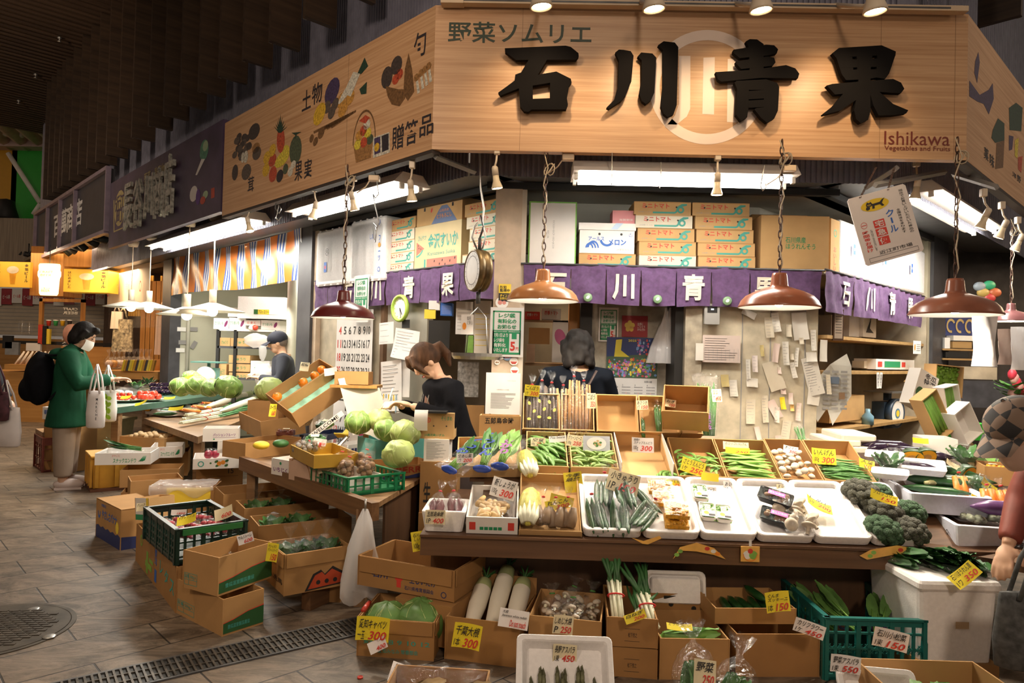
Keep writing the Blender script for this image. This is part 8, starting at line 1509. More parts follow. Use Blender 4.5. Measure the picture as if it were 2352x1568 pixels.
yb(-70,850,100,972,11.6,.8,'wood_cabinet',[OWH,INK],'orange wood cabinet on castors at the far left','cabinet',lambda b,w,h:[disc(b,w*(.05+x),h*.72,.03,.012,1,.003,8,0,FP)for x in(.4,.46)]);yb(10,836,122,850,11.5,.9,'goods_tray',OWH,'wooden tray of skewers on the far-left cabinet','tray');yb(140,795,250,860,12.6,.5,'wood_cabinet',OWH,'orange wood counter behind the shopper in green','cabinet');yb(225,850,362,872,10.6,.7,'display_counter',OWH,'orange wood display ledge of candy bags','counter');yb(352,825,385,880,11.2,.4,'wood_cabinet',OW,'small orange wood cabinet beside the dark post','cabinet');yb(-40,780,250,795,13.2,.4,'bar_counter',BLACK,'dark bar top of the beer shop','counter')
for i in range(26):p=atY(33+3.3*i,838-(i%3),11.6+.05*(i%4));b=MB();b.tube([(0,0,0),(.10,.02,.16+.03*(i%3))],.016,6);tag(b.build('wrapped_skewer',mat('pale_wrapper',(.72,.62,.52),.4,.08,30),M=T(*p)),'white wrapped skewer snack standing in the wooden tray','snack','wrapped skewers in the tray')
for i in range(9):p=atY(250+11.5*i,832,10.8+.1*(i%3));t=thing('candy_bag','clear tied bag of candy on the orange ledge','bag',T(*p),'candy bags on the ledge');bagfilm(.08,.07,.10,i,.6).build('bag_film',BAG,t);b=MB();b.ell((0,0,-.02),(.06,.05,.06),0,None,8,6,.3,4,i);b.build('candy',mat('candy_%d'%(i%3),((.62,.42,.3),(.6,.3,.06),(.7,.55,.45))[i%3],.4,.2,60),t)
for i in range(14):p=atY(282+5.2*i,852,10.55);b=MB();b.box((0,0,.09),(.03,.05,.17),0,R(12,'Y'));tag(b.build('snack_packet',mat('packet_%d'%(i%4),((.75,.5,.03),(.5,.25,.04),(.06,.05,.05),(.7,.55,.08))[i%4],.35),M=T(*p)),('bright yellow','brown','black','pale gold')[i%4]+' snack packet in the row on the orange ledge','packet','snack packets on the orange ledge')
for i in range(11):yb(-20+24*i,662,2+24*i,702-(i%3)*3,15.9,.02,'flyer',[mat('red_flyer',(.35,.03,.04),.5),WHITEI]if i%2 else[WHITEI,RED],('red' if i%2 else 'white')+' flyer in the row above the roller shutter','flyer',lambda b,w,h:fitl(b,'ビール祭',(w*.15,h*.6,w*.85,h*.35),1,.01,.004,M=FP),group='flyers above the shutter')
def doorframe():
 y=13.0;t=thing('glass_door','orange-framed glass door with mirrored beer lettering','door');a,e=atY(93,685,y),atY(190,832,y);b=MB()
 for x0,z0,x1,z1 in((a.x,e.z,a.x+.06,a.z),(e.x-.06,e.z,e.x,a.z),(a.x,a.z-.06,e.x,a.z)):b.box(((x0+x1)/2,y,(z0+z1)/2),(x1-x0,.06,z1-z0))
 b.build('door_frame',OW,t);b=MB();b.box(((a.x+e.x)/2,y,(a.z+e.z)/2),(e.x-a.x-.1,.01,a.z-e.z));w=e.x-a.x;M=T(e.x-w*.12,y-.02,0)@FP@S(-1,1,1)
 for s,z,h in(('CRAFT',.82,.05),('BEER',.76,.05),('HUMAN',.34,.04),('NA',.29,.04),('BEER',.22,.06)):fitl(b,s,(.02,e.z+(a.z-e.z)*z+h,.30,e.z+(a.z-e.z)*z),1,.01,0,M=M)
 b.build('glass_pane',[GLASS,WHITEI],t)
 for i,c in enumerate(((.6,.05,.03),(.05,.4,.12),(.75,.45,.02),(.03,.03,.03))):p=atY(112+16*i,742,y-.06);b=MB();b.lathe([(.03,-.05),(.04,.04),(.042,.05),(0,.05)],12);b.lathe([(.046,.045),(.046,.06),(0,.065)],12,1);tag(b.build('cup_decal',[mat('cup_%d'%i,c,.4),WHITEI],M=T(*p)),['red','green','yellow','black'][i]+' beer cup model in the row before the glass door','cup')
doorframe()
for i,(px,py,lab)in enumerate(((50,752,'tall stack of clear plastic cups on the bar'),(67,756,'shorter stack of clear plastic cups on the bar'))):p=atY(px,py,13.1);b=MB();[b.lathe([(.05,-.1+k*.03),(.065,.05+k*.03)],14,caps=False)for k in range(4)];tag(b.build('cup_stack',PACK,M=T(*p)),lab,'cups')
for i,(a,m,l)in enumerate((((88,745,96,790),TOMA,'red bottle-shaped leaflet holder on the bar'),((98,748,106,790),BLACK,'dark leaflet holder on the bar'),((106,755,113,790),YELI,'yellow card standing on the bar'),((6,770,27,800),BLACK,'small black-framed card on the bar'),((12,785,42,815),STEEL,'silver wrapped goods on the bar'),((60,787,92,806),PAPER,'small white boxes on the bar'))):yb(*a,12.9,.05,'bar_item',m,l,'bar item')
p=atY(165,768,12.9);b=MB();b.ell((0,0,0),(.16,.12,.2),0,None,14,10,.08);tag(b.build('backpack',mat('pink_bag',(.5,.26,.2),.6,.1),M=T(*p)),'dusty pink backpack on the bar behind the glass door','backpack')
for i,px in enumerate((152,162,175,186,210,230,45,55,66,78)):
 P=LS(px,575-.62*(px-150)*.55 if px>100 else 585,-.1);b=MB();b.lathe([(0,.08),(.05,.08),(.055,-.09),(.045,-.095),(.04,-.06),(0,-.06)],12,0,R(40+20*(i%3),'X')@R(-30,'Y'));b.tube([(0,0,.05),(0,0,.22)],.012,6);disc(b,0,0,.04,None,1,-.085,12,0,R(40+20*(i%3),'X')@R(-30,'Y'));tag(b.build('track_spot',[BLACK,SPOTM if i in(5,7,8)else DSTEEL],M=T(*P)),'small black track spotlight under the black framed sign','spotlight','black track spotlights')
q=cL+dL*4.4-nL*.8;lamp('AREA','neighbour_fill_light',(q.x,q.y,2.55),42,COOL,(q.x,q.y,0),1.2);lamp('AREA','shop_ceiling_light',(-8.0,12.2,2.9),85,WARM,(-8,12.2,0),2.5);lamp('AREA','souvenir_ceiling_light',(-6.6,11.0,2.55),40,WARM,(-6.6,11.0,0),1.0)  # neighbour area light added inside without a fixture, brightening the pale wall
# stool crate, bins beside the shopper
BC=mat('red_brown_crate',(.16,.03,.018),.4,.1)
M,w,d_=cb((78,1070),(97,1085),(168,1079),0);crate('red-brown beer crate used as a stool base',max(w,.34),max(d_,.40),.36,M@R(0),BC,nx=4,nz=2,t=.014,solid_top=.08);b=MB();[b.box((.17,.05+.10*k,.385),(.42,.085,.045))for k in range(4)];tag(b.build('slat_seat',TW,M=M),'weathered slatted board lying on the red-brown crate','board')
M,w=pxbox('small white foam box of greens beside the slatted board',(98,962),(128,965),.55,.3,.13,FOAM,pm=(BLUEI,),prints=lambda b,w,h:fitl(b,'朝どり',(w*.1,h*.8,w*.9,h*.4),1,.01,.002,M=FP));carton('dark brown crate below the small white foam box',w*1.6,.35,.54,M@T(0,.02,-.545),KRAFTD)
p=atZ(235,1070,.0);b=MB();rtray(b,.34,.34,.50,.012,0,.02,.04,3,.03);b.bbox((.17,.17,.51),(.37,.37,.03),.03);tag(b.build('plastic_bin',mat('cream_bin',(.56,.48,.26),.5,.08),M=T(p.x-.17,p.y,0)),'cream lidded plastic bin behind the shopper in green','bin')
# inside the stall, behind the openings
lamp('AREA','inner_fill_light',(.4,5.9,1.95),7,WARM,(.4,5.9,0),.6)  # added fill without a fixture, so goods behind the curtain show
yb(1050,812,1135,822,5.35,.25,'inner_shelf',SHW0:=wood('inner_shelf_wood',(.36,.22,.10),(.25,.14,.06),2,0),'wooden ledge inside the left opening behind the scale tray','shelf');yb(1205,832,1330,842,5.5,.25,'inner_shelf',SHW0,'wooden ledge inside the front opening left of the dark-haired person','shelf');yb(1308,690,1330,900,5.45,.1,'door_post',OW,'orange wood post inside the front opening','post')
for a,m,l in(((1245,708,1288,734),[WBOX,RED],'white tomato carton with red lettering on the inner shelf'),((1206,715,1240,734),[RED,WBOX],'red tomato carton on the inner shelf'),((1270,735,1303,832),[WBOX,mat('pink_oval',(.6,.12,.3),.5)],'white carton with a pink oval standing on the inner ledge'),((1205,734,1305,740),SHW0,'upper inner shelf board'),((1215,752,1262,790),KRAFTD,'brown boxes stacked on the inner ledge'),((1210,790,1228,832),mat('tan_canister',(.42,.26,.16),.5),'tan canister on the inner ledge'),((985,735,1032,800),BLACK,'black monitor inside the left opening'),((1012,695,1038,725),[BLUEI,WHITEI],'blue file folders inside the left opening'),((975,710,1000,732),YELI,'yellow note hanging inside the left opening'),((985,690,1010,712),PAPER,'white papers inside the left opening'),((1070,770,1088,810),LEAFL,'light green bag hanging inside the left opening'),((1048,692,1085,768),[PAPER,GREYI],'white completion notice hanging inside the left opening'),((1090,690,1125,812),[PAPERT,YELI],'sheet of food drawings inside the left opening'),((1052,830,1098,912),mat('lace_cloth',(.3,.28,.26),.8,.3,40),'grey lace cloth below the inner ledge'),((1055,930,1110,1010),KRAFTD,'brown paper bags piled below the inner ledge')):yb(*a,5.45,.03 if a[3]-a[1]>60 or 'note' in l else .12,'inner_item',m,l,'shelf item',lambda b,w,h,m=m,l=l:(fitl(b,'四季トマト',(w*.15,h*.8,w*.85,h*.4),1,.02,.002,M=FP)if 'tomato' in l else disc(b,w*.5,h*.6,w*.35,h*.2,1,.002,16,.3,FP)if 'oval' in l else[rect(b,w*.1,h*(.15+.1*i),w*.9,h*(.16+.1*i),1,.002,FP)for i in range(7)])if isinstance(m,list)else None)
p=atY(1530,706,5.22);t=thing('bag_bundle','pale translucent plastic bags hanging from the curtain rail beside the picture calendar','bags',T(*p));b=MB()
for x,a,w in((0,4,.09),(.07,-14,.12)):b.loft([[(x*.5+cos(q)*r*w/.09-z*a*.01,sin(q)*r*.35*(1+.4*cos(q*4)),z)for q in[2*pi*i/24 for i in range(24)]]for z,r in((0,.008),(-.05,.015),(-.15,.05),(-.30,.08),(-.42,.09))],0,caps=False,sm=True)
b.build('bags',BAGM,t)
# right niche, right table and the stall beyond
SHW=wood('niche_shelf_wood',(.46,.29,.12),(.33,.19,.07),2,0)
def nshelf(py,px0=1900,px1=2125,off=-.02,lab=''):
 z=RW(2000,py,off).z;a,e=ru(px0,py,off),ru(px1,py,off);o=slab('niche_shelf',strip(cR,dR,nR,a,e,-.44,off),z-.025,z,SHW);tag(o,lab,'shelf');return z
for py,lab in((778,'upper wooden shelf of the niche behind the small curtain'),(852,'middle wooden shelf of the niche'),(975,'lower wooden shelf of the niche with the scale')):nshelf(py,lab=lab)
def nb(px0,py,px1,h,name,mats,label,off=-.12,d=.2,prints=None,cat='box'):
 a,e=RW(px0,py,off),RW(px1,py,off);w=sqrt((a.x-e.x)**2+(a.y-e.y)**2);b=MB();closed(b,w,d,h)
 if prints:prints(b,w,h)
 tag(b.build(name,mats,M=frame(a,(1,1,0))),label,cat)
dots=lambda b,w,h:(disc(b,w*.4,h*.75,.012,None,1,.002,8,0,FP),disc(b,w*.4,h*.25,.012,None,1,.002,8,0,FP),fitl(b,'水',(w*.3,h*.6,w*.6,h*.4),1,.01,.002,M=FP))
for a in((1909,772,1925,.17,'carton',[WBOX,INK],'white dotted carton at the left of the upper niche shelf',-.2,.2,dots),(1927,772,1936,.18,'carton',[WBOX,RED],'narrow white carton with a red mark on the upper niche shelf',-.2,.2,dots),(1950,772,1978,.22,'carton',[WBOX,INK],'plain white carton in the middle of the upper niche shelf',-.15,.2),(1982,773,2012,.19,'carton',[WBOX,INK],'white carton with a black brush mark on the upper niche shelf',-.12,.2,lambda b,w,h:b.add([(w*.2,h*.2,.002),(w*.6,h*.9,.002),(w*.5,h*.4,.002),(w*.8,h*.2,.002)],[(3,2,1,0)],1,FP)),(2012,848,2100,.09,'carton',[WBOX,RED,GREENI],'low white carton with red and green print on the middle niche shelf',-.08,.18,lambda b,w,h:(rect(b,w*.04,h*.25,w*.14,h*.75,1,.002,FP),rect(b,w*.2,h*.2,w*.6,h*.8,2,.002,FP),rect(b,w*.64,h*.25,w*.74,h*.75,1,.002,FP))),(1985,845,2008,.06,'soft_pouch',PAPERT,'folded paper pouch on the middle niche shelf',-.15,.1,None,'pouch'),(1928,940,1985,.10,'carton',[KRAFT2,YELI],'upper brown carton with a yellow mark on the lower niche shelf',-.1,.2),(1905,972,1985,.10,'carton',[KRAFT2,YELI],'lower brown carton with a white label on the lower niche shelf',-.1,.2)):nb(*a)
p=RW(2048,948,-.12);t=thing('weighing_scale','blue round-dial weighing scale on the lower niche shelf','scale',frame((p.x,p.y,p.z),(1,.75,0)));b=MB();b.lathe([(0,0),(.13,0),(.135,.05),(.12,.06),(.11,.05)],30,0,R(90,'X'),caps=False);b.box((0,.06,-.02),(.26,.11,.24));b.box((0,.04,.15),(.05,.05,.08));b.build('body',mat('blue_scale_paint',(.035,.06,.10),.4,.1),t);b=MB();b.lathe([(.118,.052),(0,.052)],30,0,R(90,'X'),caps=False);ring(b,0,0,.03,.045,1,.054,20,R(90,'X'));disc(b,0,0,.03,None,2,.055,16,0,R(90,'X'));b.build('dial_face',[PAPER,mat('dial_blue',(.1,.25,.4),.4),YELI],t);b=MB();b.box((0,.04,.19),(.36,.26,.012));b.build('pan',STEEL,t)
p=RW(1993,965,-.05);b=MB();b.lathe([(0,0),(.045,0),(.045,.07),(.018,.10),(.018,.13),(0,.13)],14);tag(b.build('bottle',mat('blue_bottle',(.2,.38,.5),.3,.1),M=T(p.x,p.y,RW(1993,975,-.05).z)),'pale blue bottle beside the blue scale','bottle')
for i,(px,rot,lab)in enumerate(((2016,2,'left handwritten strip hanging under the middle niche shelf'),(2024,-6,'right handwritten strip hanging under the middle niche shelf'))):p=RW(px,855,.02);sheet('paper_strip',wallframe((p.x,p.y,p.z),(1,.6))@R(rot),.035,.13,[PAPER,INK],lambda b,w,h:fitl(b,vert('毎度あり'),(-.3*w,-.1*h,.3*w,-.9*h),1,.01,.004),lab,'paper')
p=RW(2106,790,.02);sheet('card',wallframe((p.x,p.y,p.z+.03),(1,.7)),.14,.12,[TAGW,ORANI,GREYI],lambda b,w,h:(disc(b,-.3*w,-.5*h,.08*w,.25*h,1,.004),[rect(b,-.1*w,(-.3-.15*k)*h,.4*w,(-.26-.15*k)*h,2,.004)for k in range(4)]),'white note with an orange drawing at the right end of the upper niche shelf','note')
for k,(px0,px1,py,lab)in enumerate(((1895,2010,1040,'wide white foam lid lying before the niche'),(1905,1980,1026,'second white foam lid stacked before the niche'),(1935,2015,1014,'topmost white foam lid stacked before the niche'))):a,e=atY(px0,py,4.35),atY(px1,py,4.35);b=MB();b.bbox(((e.x-a.x)/2,.2,.022),(e.x-a.x,.36,.044),.015);tag(b.build('foam_board',mat('cream_foam',(.66,.60,.50),.65,.04),M=T(a.x,4.35,a.z)@R(-4)),lab,'lid')
sp_=MB();a,e=atY(1880,1080,4.4),atY(2130,1080,4.4);sp_.box(((a.x+e.x)/2,4.55,.38),(e.x-a.x,.5,.76));tag(sp_.build('low_cabinet',PLY),'dark low cabinet carrying the white foam lids before the niche','cabinet')
def rtable():
 t=thing('display_table','sloping dark display table right of the broccoli','table');pts=[(1.78,3.50),(2.45,3.10),(3.9,4.4),(2.75,4.75),(1.80,4.15)];b=MB();n=len(pts);zt=[.50,.48,.72,.84,.72];b.add([(x,y,z-.04)for(x,y),z in zip(pts,zt)]+[(x,y,z)for(x,y),z in zip(pts,zt)],[tuple(range(n-1,-1,-1)),tuple(range(n,2*n))]+[(i,(i+1)%n,n+(i+1)%n,n+i)for i in range(n)]);b.build('table_top',DKW,t)
 for(x,y),z in zip(pts[1:4],zt[1:4]):b=MB();b.box((x-.05,y+.08,(z-.04)/2),(.06,.06,z-.05));b.build('leg',DKW,t)
rtable()
def bluebox(lab,L_,K,R_,z,h,dm,pr=None):
 M,w,d=cb(L_,K,R_,z);d=min(d,dm);M=M;foambox(lab,w,d,h,M,FOAMB,.02,.025,pr,(INK,BLUEI),tap=.006);return M,w,d
def ando(b,w,h):
 S_=frame((w+.001,0,0),(0,1,0))@FP;fitl(b,'安藤敏男',(.24,.055,.36,.025),1,.02,.003,M=S_);ring(b,.215,.04,.008,.012,1,.003,14,S_);disc(b,.215,.04,.007,None,1,.003,10,0,S_);ring(b,w*.75,h*.5,.008,.013,1,.003,14,FP)
M,w,d_=bluebox('large bluish foam box printed with black characters at the counter end',(2128,1216),(2194,1260),(2352,1243),.50,.115,.50,ando)
for k,(x,y)in enumerate(((.10,.14),(.14,.26),(.12,.38))):t=thing('produce_bag',['front','middle','rear'][k]+' clear bag of grey sea greens in the large bluish foam box','bag',M@T(w*.5,y,.115)@R(20*k));b=MB();[b.ell((.05*cos(i*2.4),.04*sin(i*2.4),.005*(i%3)),(.04,.02,.018),0,None,8,6,.3,5,i)for i in range(9)];b.build('sea_greens',G('grey_green',(.20,.22,.15),.3),t);pillow(.2,.18,.1,k+50).build('bag_film',BAG,t)
M,w,d_=bluebox('bluish foam box with wasabi and a white pack behind the large one',(2012,1122),(2088,1176),(2232,1164),.625,.10,.42)
b=MB();b.tube([(0,-.09,0),(.005,-.03,.004),(0,.04,.0),(0,.07,.01)],[.010,.019,.022,.016],10);[b.ell((.02*cos(i*2.1),-.08+.014*i,.018*sin(i*2.1)),(.006,.004,.005),0,None,6,4)for i in range(10)];[b.tube([(0,.07,.01),(.02*cos(i),.10,.015+.01*sin(i)),(.035*cos(i),.13,.02+.02*sin(i))],[.008,.006,.003],5,1)for i in range(7)];tag(b.build('wasabi_root',[G('wasabi_skin',(.38,.34,.16),.2),G('wasabi_stem',(.55,.6,.28),.1)],M=M@T(w*.5,d_*.62,.11)@R(28)),'knobbly wasabi root lying across the bluish foam box','wasabi')
pack('white lidded pack in the bluish foam box beside the wasabi',M@T(.06,.12,.07)@R(-10),.17,.12,.04,WHITEV,dense=12,tray=WPAINT)
R3=lambda px,py,y:atY(px,py,y)
def rt(lab,px,py,y,w,d,h,a=0,m=FOAM):p=R3(px,py,y);b=MB();rtray(b,w,d,h,.012,0,.01,.02,3,.01);tag(b.build('foam_tray',m,M=T(*p)@R(a)@R(8,'X')),lab,'tray')
rt('small white foam tray of chopped greens beside the thin beans',2000,1098,3.75,.18,.12,.035,-28);rt('white foam tray under the leaf bag on the right table',2030,1085,3.9,.30,.22,.04,-28);rt('white foam tray of leaf packs behind the thin bean box',1985,1062,4.0,.2,.16,.04,-28)
for a in((2042,1068,3.9,.10,.085,.10,'bag of dark leaf greens on the right table',LEAFD,0),(1998,1102,3.78,.06,.05,.03,'heap of chopped greens in the small foam tray',LEAFM,1),(2218,1055,4.1,.11,.09,.09,'bag of cucumbers and greens behind the big zucchini',LEAFM,2),(2260,1075,4.2,.12,.09,.08,'bag of leafy greens at the right of the table',LEAFL,3),(2310,1060,4.3,.12,.09,.08,'bag of leafy greens at the right edge',LEAFM,4),(2252,1122,3.72,.06,.06,.075,'bag of dark green peppers between the carrot bags',LEAFD,5)):p=R3(a[0],a[1],a[2]);t=thing('produce_bag',a[6],'bag',T(*p));b=MB();[leafmesh(b,a[3]*1.2,a[3]*.7,.2,0,R(j*40)@T(0,0,-.03)@R(15+12*(j%4),'X'))for j in range(11)];b.build('leaves',a[7],t);b=MB();b.ell((0,0,0),(a[3]*1.1,a[4]*1.1,a[5]),0,None,14,8,.2,4,a[8]);b.build('bag_film',BAG,t)
def crt(lab,px,py,y,n=5,L_=.10,a=0):p=R3(px,py,y);bagged('produce_bag',lab,T(*p)@R(a)@R(-25,'X'),.05,.04,.07,lambda t,rx,ry,rz:[(lambda b:b.tube([(0,0,-.06),(0,0,-.03),(0,0,.05)],[.008,.018,.012],9))(MB()).build('carrot',CARR,t,T(-.03+.02*j,.012*(j%2),0))for j in range(4)],px)
crt('bag of carrots between the zucchini and the peppers',2210,1115,3.75);crt('bag of short carrots left of the person in the plaid cap',2275,1145,3.55);crt('bag of carrots right of the short ones',2312,1148,3.5,a=20)
zuc=pod(.34,.036,.03,1,1,.03,14,14).build('giant_cucumber',CUKE)
for k,(px,py,y,a,lab)in enumerate(((2165,1082,3.95,-32,'rear giant dark cucumber on the right table'),(2158,1105,3.82,-30,'front giant dark cucumber on the right table'),(2205,1100,3.9,-34,'giant dark cucumber at the right under the yellow card'),(2150,1125,3.78,-30,'slim cucumber in front of the giant ones'))):o=zuc if k==0 else zuc.copy();(C.objects.link(o)if k else 0);o.matrix_world=T(*R3(px,py,y))@R(a)@S(1,.6 if k==3 else 1,.6 if k==3 else 1);tag(o,lab,'cucumber')
for k,(px,py,y,a,lab)in enumerate(((2098,1036,4.25,-20,'wrapped long aubergine at the back of the right table'),(2130,1046,4.2,-22,'second wrapped long aubergine behind the pumpkin pieces'),(2090,1070,4.0,-30,'slim aubergine beside the leaf bag'),(2020,1030,4.3,15,'round dark aubergine in the bag at the left back'),(2040,1024,4.35,-15,'second round aubergine in the bag at the left back'),(2310,1168,3.42,-20,'long purple aubergine wrapped near the person in the plaid cap'))):b=pod(.30 if k!=3 else .18,.028 if k<3 else .036,.05,1,1,.0,12,12);o=b.build('aubergine',AUB if k<5 else G('violet_aubergine',(.14,.06,.18),.1,.25),M=T(*R3(px,py,y))@R(a));tag(o,lab,'aubergine')
for k,(px,py)in enumerate(((2095,1052),(2128,1050),(2225,1090))):wedge(['left pumpkin piece with orange flesh on the right table','middle pumpkin piece with orange flesh on the right table','wrapped pumpkin piece below the giant cucumbers'][k],T(*R3(px,py,4.1-.2*(k==2)))@R(-10+20*k)@R(20,'X'),.07)
pxw=lambda lab,a,e,y,h,d,m:(lambda p,q:carton(lab,q.x-p.x,d,h,T(p.x,y,p.z)@R(-14),m))(atY(*a,y),atY(*e,y))
pxw('white carton on the right table behind the giant cucumbers',(2120,1050),(2190,1058),4.35,.12,.22,WBOX)
M=T(*atY(2262,1112,3.85))@R(-20);carton('kraft box of tomato packs at the right edge',.30,.24,.10,M,KRAFT)
for k,(x,y,m,lab)in enumerate(((.07,.16,ORAN,'pack of orange cherry tomatoes in the kraft box'),(.17,.07,TOMA,'pack of red chillies in the kraft box'),(.2,.17,TOMA,'pack of red tomatoes in the kraft box'))):pack(lab,M@T(x-.05,y-.05,.05),.11,.09,.04,m,dense=26,r=.014)
def dbox(lab,px,py,y,w,h,a,m,fill=None,fm=None,pr=None,pm=()):
 p=atY(px,py,y);M=T(*p)@R(-25)@R(-a)@R(0)if 0 else wallframe((p.x,p.y,p.z),(1,.35))@R(a);carton(lab,w,h,.10,M,m,prints=None)
 if fill:
  b=MB();q=random.Random(px)
  if fill=='moss':b.box((w/2,h/2,.035),(w*.92,h*.92,.05));[b.ell((q.uniform(.06,.94)*w,q.uniform(.06,.94)*h,.062),(.012,.012,.014),0,None,6,4)for _ in range(70)]
  else:[b.tube([(w*(.1+.8*i/7),h*.04,.04+.01*(i%2)),(w*(.12+.76*i/7),h*.96,.045)],.014,7)for i in range(8)]
  o=b.build('packed_greens',fm,M=M);tag(o,'green produce packed in the '+lab,'greens',kind='stuff' if fill=='moss' else None)
 return M
dbox('tipped wooden box of bright green sprouts at the right back',2118,905,5.0,.26,.22,-4,KRAFT2,'moss',G('sprout_green',(.17,.33,.03),.25,.6,50));dbox('tipped white box of pale green beans at the right back',2148,960,4.9,.14,.22,12,WBOX,'rows',LEAFL);Ml=dbox('tipped kraft box of long green onions at the right back',2130,1010,4.75,.15,.32,32,KRAFT2,'rows',LEAFL);dbox('tipped plain white box right of the long green onions',2192,1018,4.75,.16,.24,32,WBOX)
p=atY(2092,925,4.8);b=MB();closed(b,.20,.09,.26);[disc(b,.05+.06*(i%2),.05+.05*(i//2),.04,None,1+(i==3),.001+i*1e-4,16,0,FP)for i in range(4)];fitl(b,'冬瓜\n特選',(.06,.25,.18,.17),3,.02,.001,M=FP);tag(b.build('printed_carton',[WBOX,LEAFD,YELI,INK],M=T(*p)@R(24)@R(22,'Y')),'white carton printed with dark green melons tipped among the display boxes','carton')
st=MB();p,q=atY(2080,870,5.05),atY(2245,1040,5.0);st.box((0,0,0),(.05,.03,(p-q).length*1.0),0,T(*((p+q)/2))@R(-44,'Y'));st.box((q.x-.1,5.05,.5),(.06,.06,1.0));tag(st.build('display_easel',SHW),'slanting wooden easel behind the tipped display boxes','stand')
for k,(px0,py0,px1,py1,y,m,lab)in enumerate(((2232,725,2290,842,3.72,mat('white_paper_bag',(.82,.80,.80),.5,.03),'white bag bundle hanging in the glow under the brown pendant lamp'),(2292,755,2330,838,4.2,mat('pinkish_bag',(.55,.42,.36),.5,.08),'pinkish bag bundle hanging behind the white one'),(2322,750,2360,850,4.0,BAGM,'clear bag bundle hanging at the right edge'))):
 a,e=atY(px0,py0,y),atY(px1,py1,y);w,h=e.x-a.x,a.z-e.z;b=MB();[b.grid(6,8,lambda u,v,s=s:((u-.5)*w*(1-.12*v),-h*(1-v),s*.03*sin(pi*u)+.012*sin(u*9+v*5)))for s in(1,0,-1)];fitl(b,'5',(w*.1-.25*w,-h*.7,-.1*w+.05*w,-h*.8),1,.02,.045)if k==0 else 0;tag(b.build('bag_bundle',[m,mat('faded_pink_ink',(.75,.45,.45),.5)],M=wallframe(((a.x+e.x)/2,y,a.z),(1,0))),lab,'bags')
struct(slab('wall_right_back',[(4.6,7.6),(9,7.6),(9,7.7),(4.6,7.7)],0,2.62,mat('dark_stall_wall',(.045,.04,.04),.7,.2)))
yR=6.9
yb(2165,840,2290,872,yR,.05,'stall_apron',CREAM,'cream front panel of the stall beyond on the right','panel');yb(2160,872,2330,938,yR-.05,.2,'stall_plinth',mat('dark_grey_base',(.06,.06,.07),.5,.2),'dark grey counter base of the stall beyond','counter');yb(2165,800,2240,806,yR,.3,'wall_shelf',SHW,'upper wooden shelf in the stall beyond on the right','shelf');yb(2165,822,2240,828,yR,.3,'wall_shelf',SHW,'lower wooden shelf in the stall beyond on the right','shelf')
for a,m,l in(((2170,775,2182,800),PAPER,'white tub on the upper far-right shelf'),((2188,784,2232,800),SHW,'wooden box on the upper far-right shelf'),((2190,770,2240,783),WPAINT,'stack of white trays on the wooden box'),((2172,808,2225,822),BLACK,'dark folded goods on the lower far-right shelf')):yb(*a,yR,.2,'shelf_item',m,l,'shelf item')
yb(2170,725,2240,772,yR+.1,.03,'dark_curtain',[NAVY,mat('gold_thread',(.45,.32,.12),.6)],'dark navy curtain with golden embroidery in the stall beyond','curtain',lambda b,w,h:[ring(b,w*(.2+.3*k),h*.5,.03,.045,1,.004,12,FP,.5,5,1.6)for k in range(3)])
for i,(px,py,c)in enumerate(((2250,658,(.3,.35,.4)),(2272,655,(.05,.4,.2)),(2258,672,(.5,.35,.1)),(2285,672,(.55,.15,.06)),(2272,684,(.5,.05,.05)))):p=atY(px,py,6.6);b=MB();b.ell((0,0,0),(.06,.03,.045),0,None,14,8);tag(b.build('balloon',mat('balloon_%d'%i,c,.4,0),M=T(*p)),['grey-blue','green','mustard','orange','red'][i]+' petal of the pinwheel ornament behind the brown pendant','ornament')
for i in range(7):p=atY(2325+5*(i%5),860+9*i,6.0);b=MB();b.ell((0,0,0),(.035,.035,.05),0,None,10,8,.1);[leafmesh(b,.16,.05,.3,1,R(j*90+i*30)@T(0,0,-.1))for j in range(3)];tag(b.build('tulip',[mat('tulip_%d'%(i%2),((.5,.03,.06),(.62,.3,.3))[i%2],.5),LEAFM],M=T(*p)),('deep red','pink')[i%2]+' tulip in the bunch above the plaid cap','flower','tulips at the right')
for k,(px0,py0,px1,py1,lab)in enumerate(((2185,965,2270,985,'bright green tray of vegetables on the stall beyond'),(2200,985,2290,1010,'second bright green tray in the stall beyond, lower'))):a,e=atY(px0,py1,5.6),atY(px1,py1,5.6);b=MB();rtray(b,e.x-a.x,.3,.05,.01);tag(b.build('green_tray',mat('bright_green_tray',(.06,.5,.05),.4),M=T(*a)),lab,'tray');b=MB();[b.ell((RND.uniform(.04,e.x-a.x-.04),RND.uniform(.04,.26),.05),(.04,.03,.03),0,None,8,6,.3,4,i)for i in range(14)];tag(b.build('vegetables',LEAFL,M=T(*a)),'pale green vegetables heaped in the '+('upper' if k==0 else 'lower')+' bright green tray','vegetables',kind='stuff')
for a in((1990,1067,36,24,3.85,'大葉','100',TAGY,14,'orange-yellow 100 card on the leaf tray','',30),(2113,1012,36,12,4.3,'','',TAGY,4,'yellow card standing above the long aubergines'),(2190,1068,40,14,3.9,'加賀太きゅうり','',TAGC,28,'cream card on the giant cucumbers','',30),(2270,1115,40,18,3.7,'','',TAGY,40,'plain yellow card between the peppers and carrots','',20),(2245,1148,34,18,3.55,'人参','150',TAGY,20,'yellow card behind the large bluish foam box','',20),(2232,1062,22,12,4.05,'','',TAGC,18,'small cream card on the bag of cucumbers','',30)):price(*a)
lamp('AREA','right_stall_light',(5.4,6.2,2.5),25,WARM,(5.4,6.2,0),1.0)
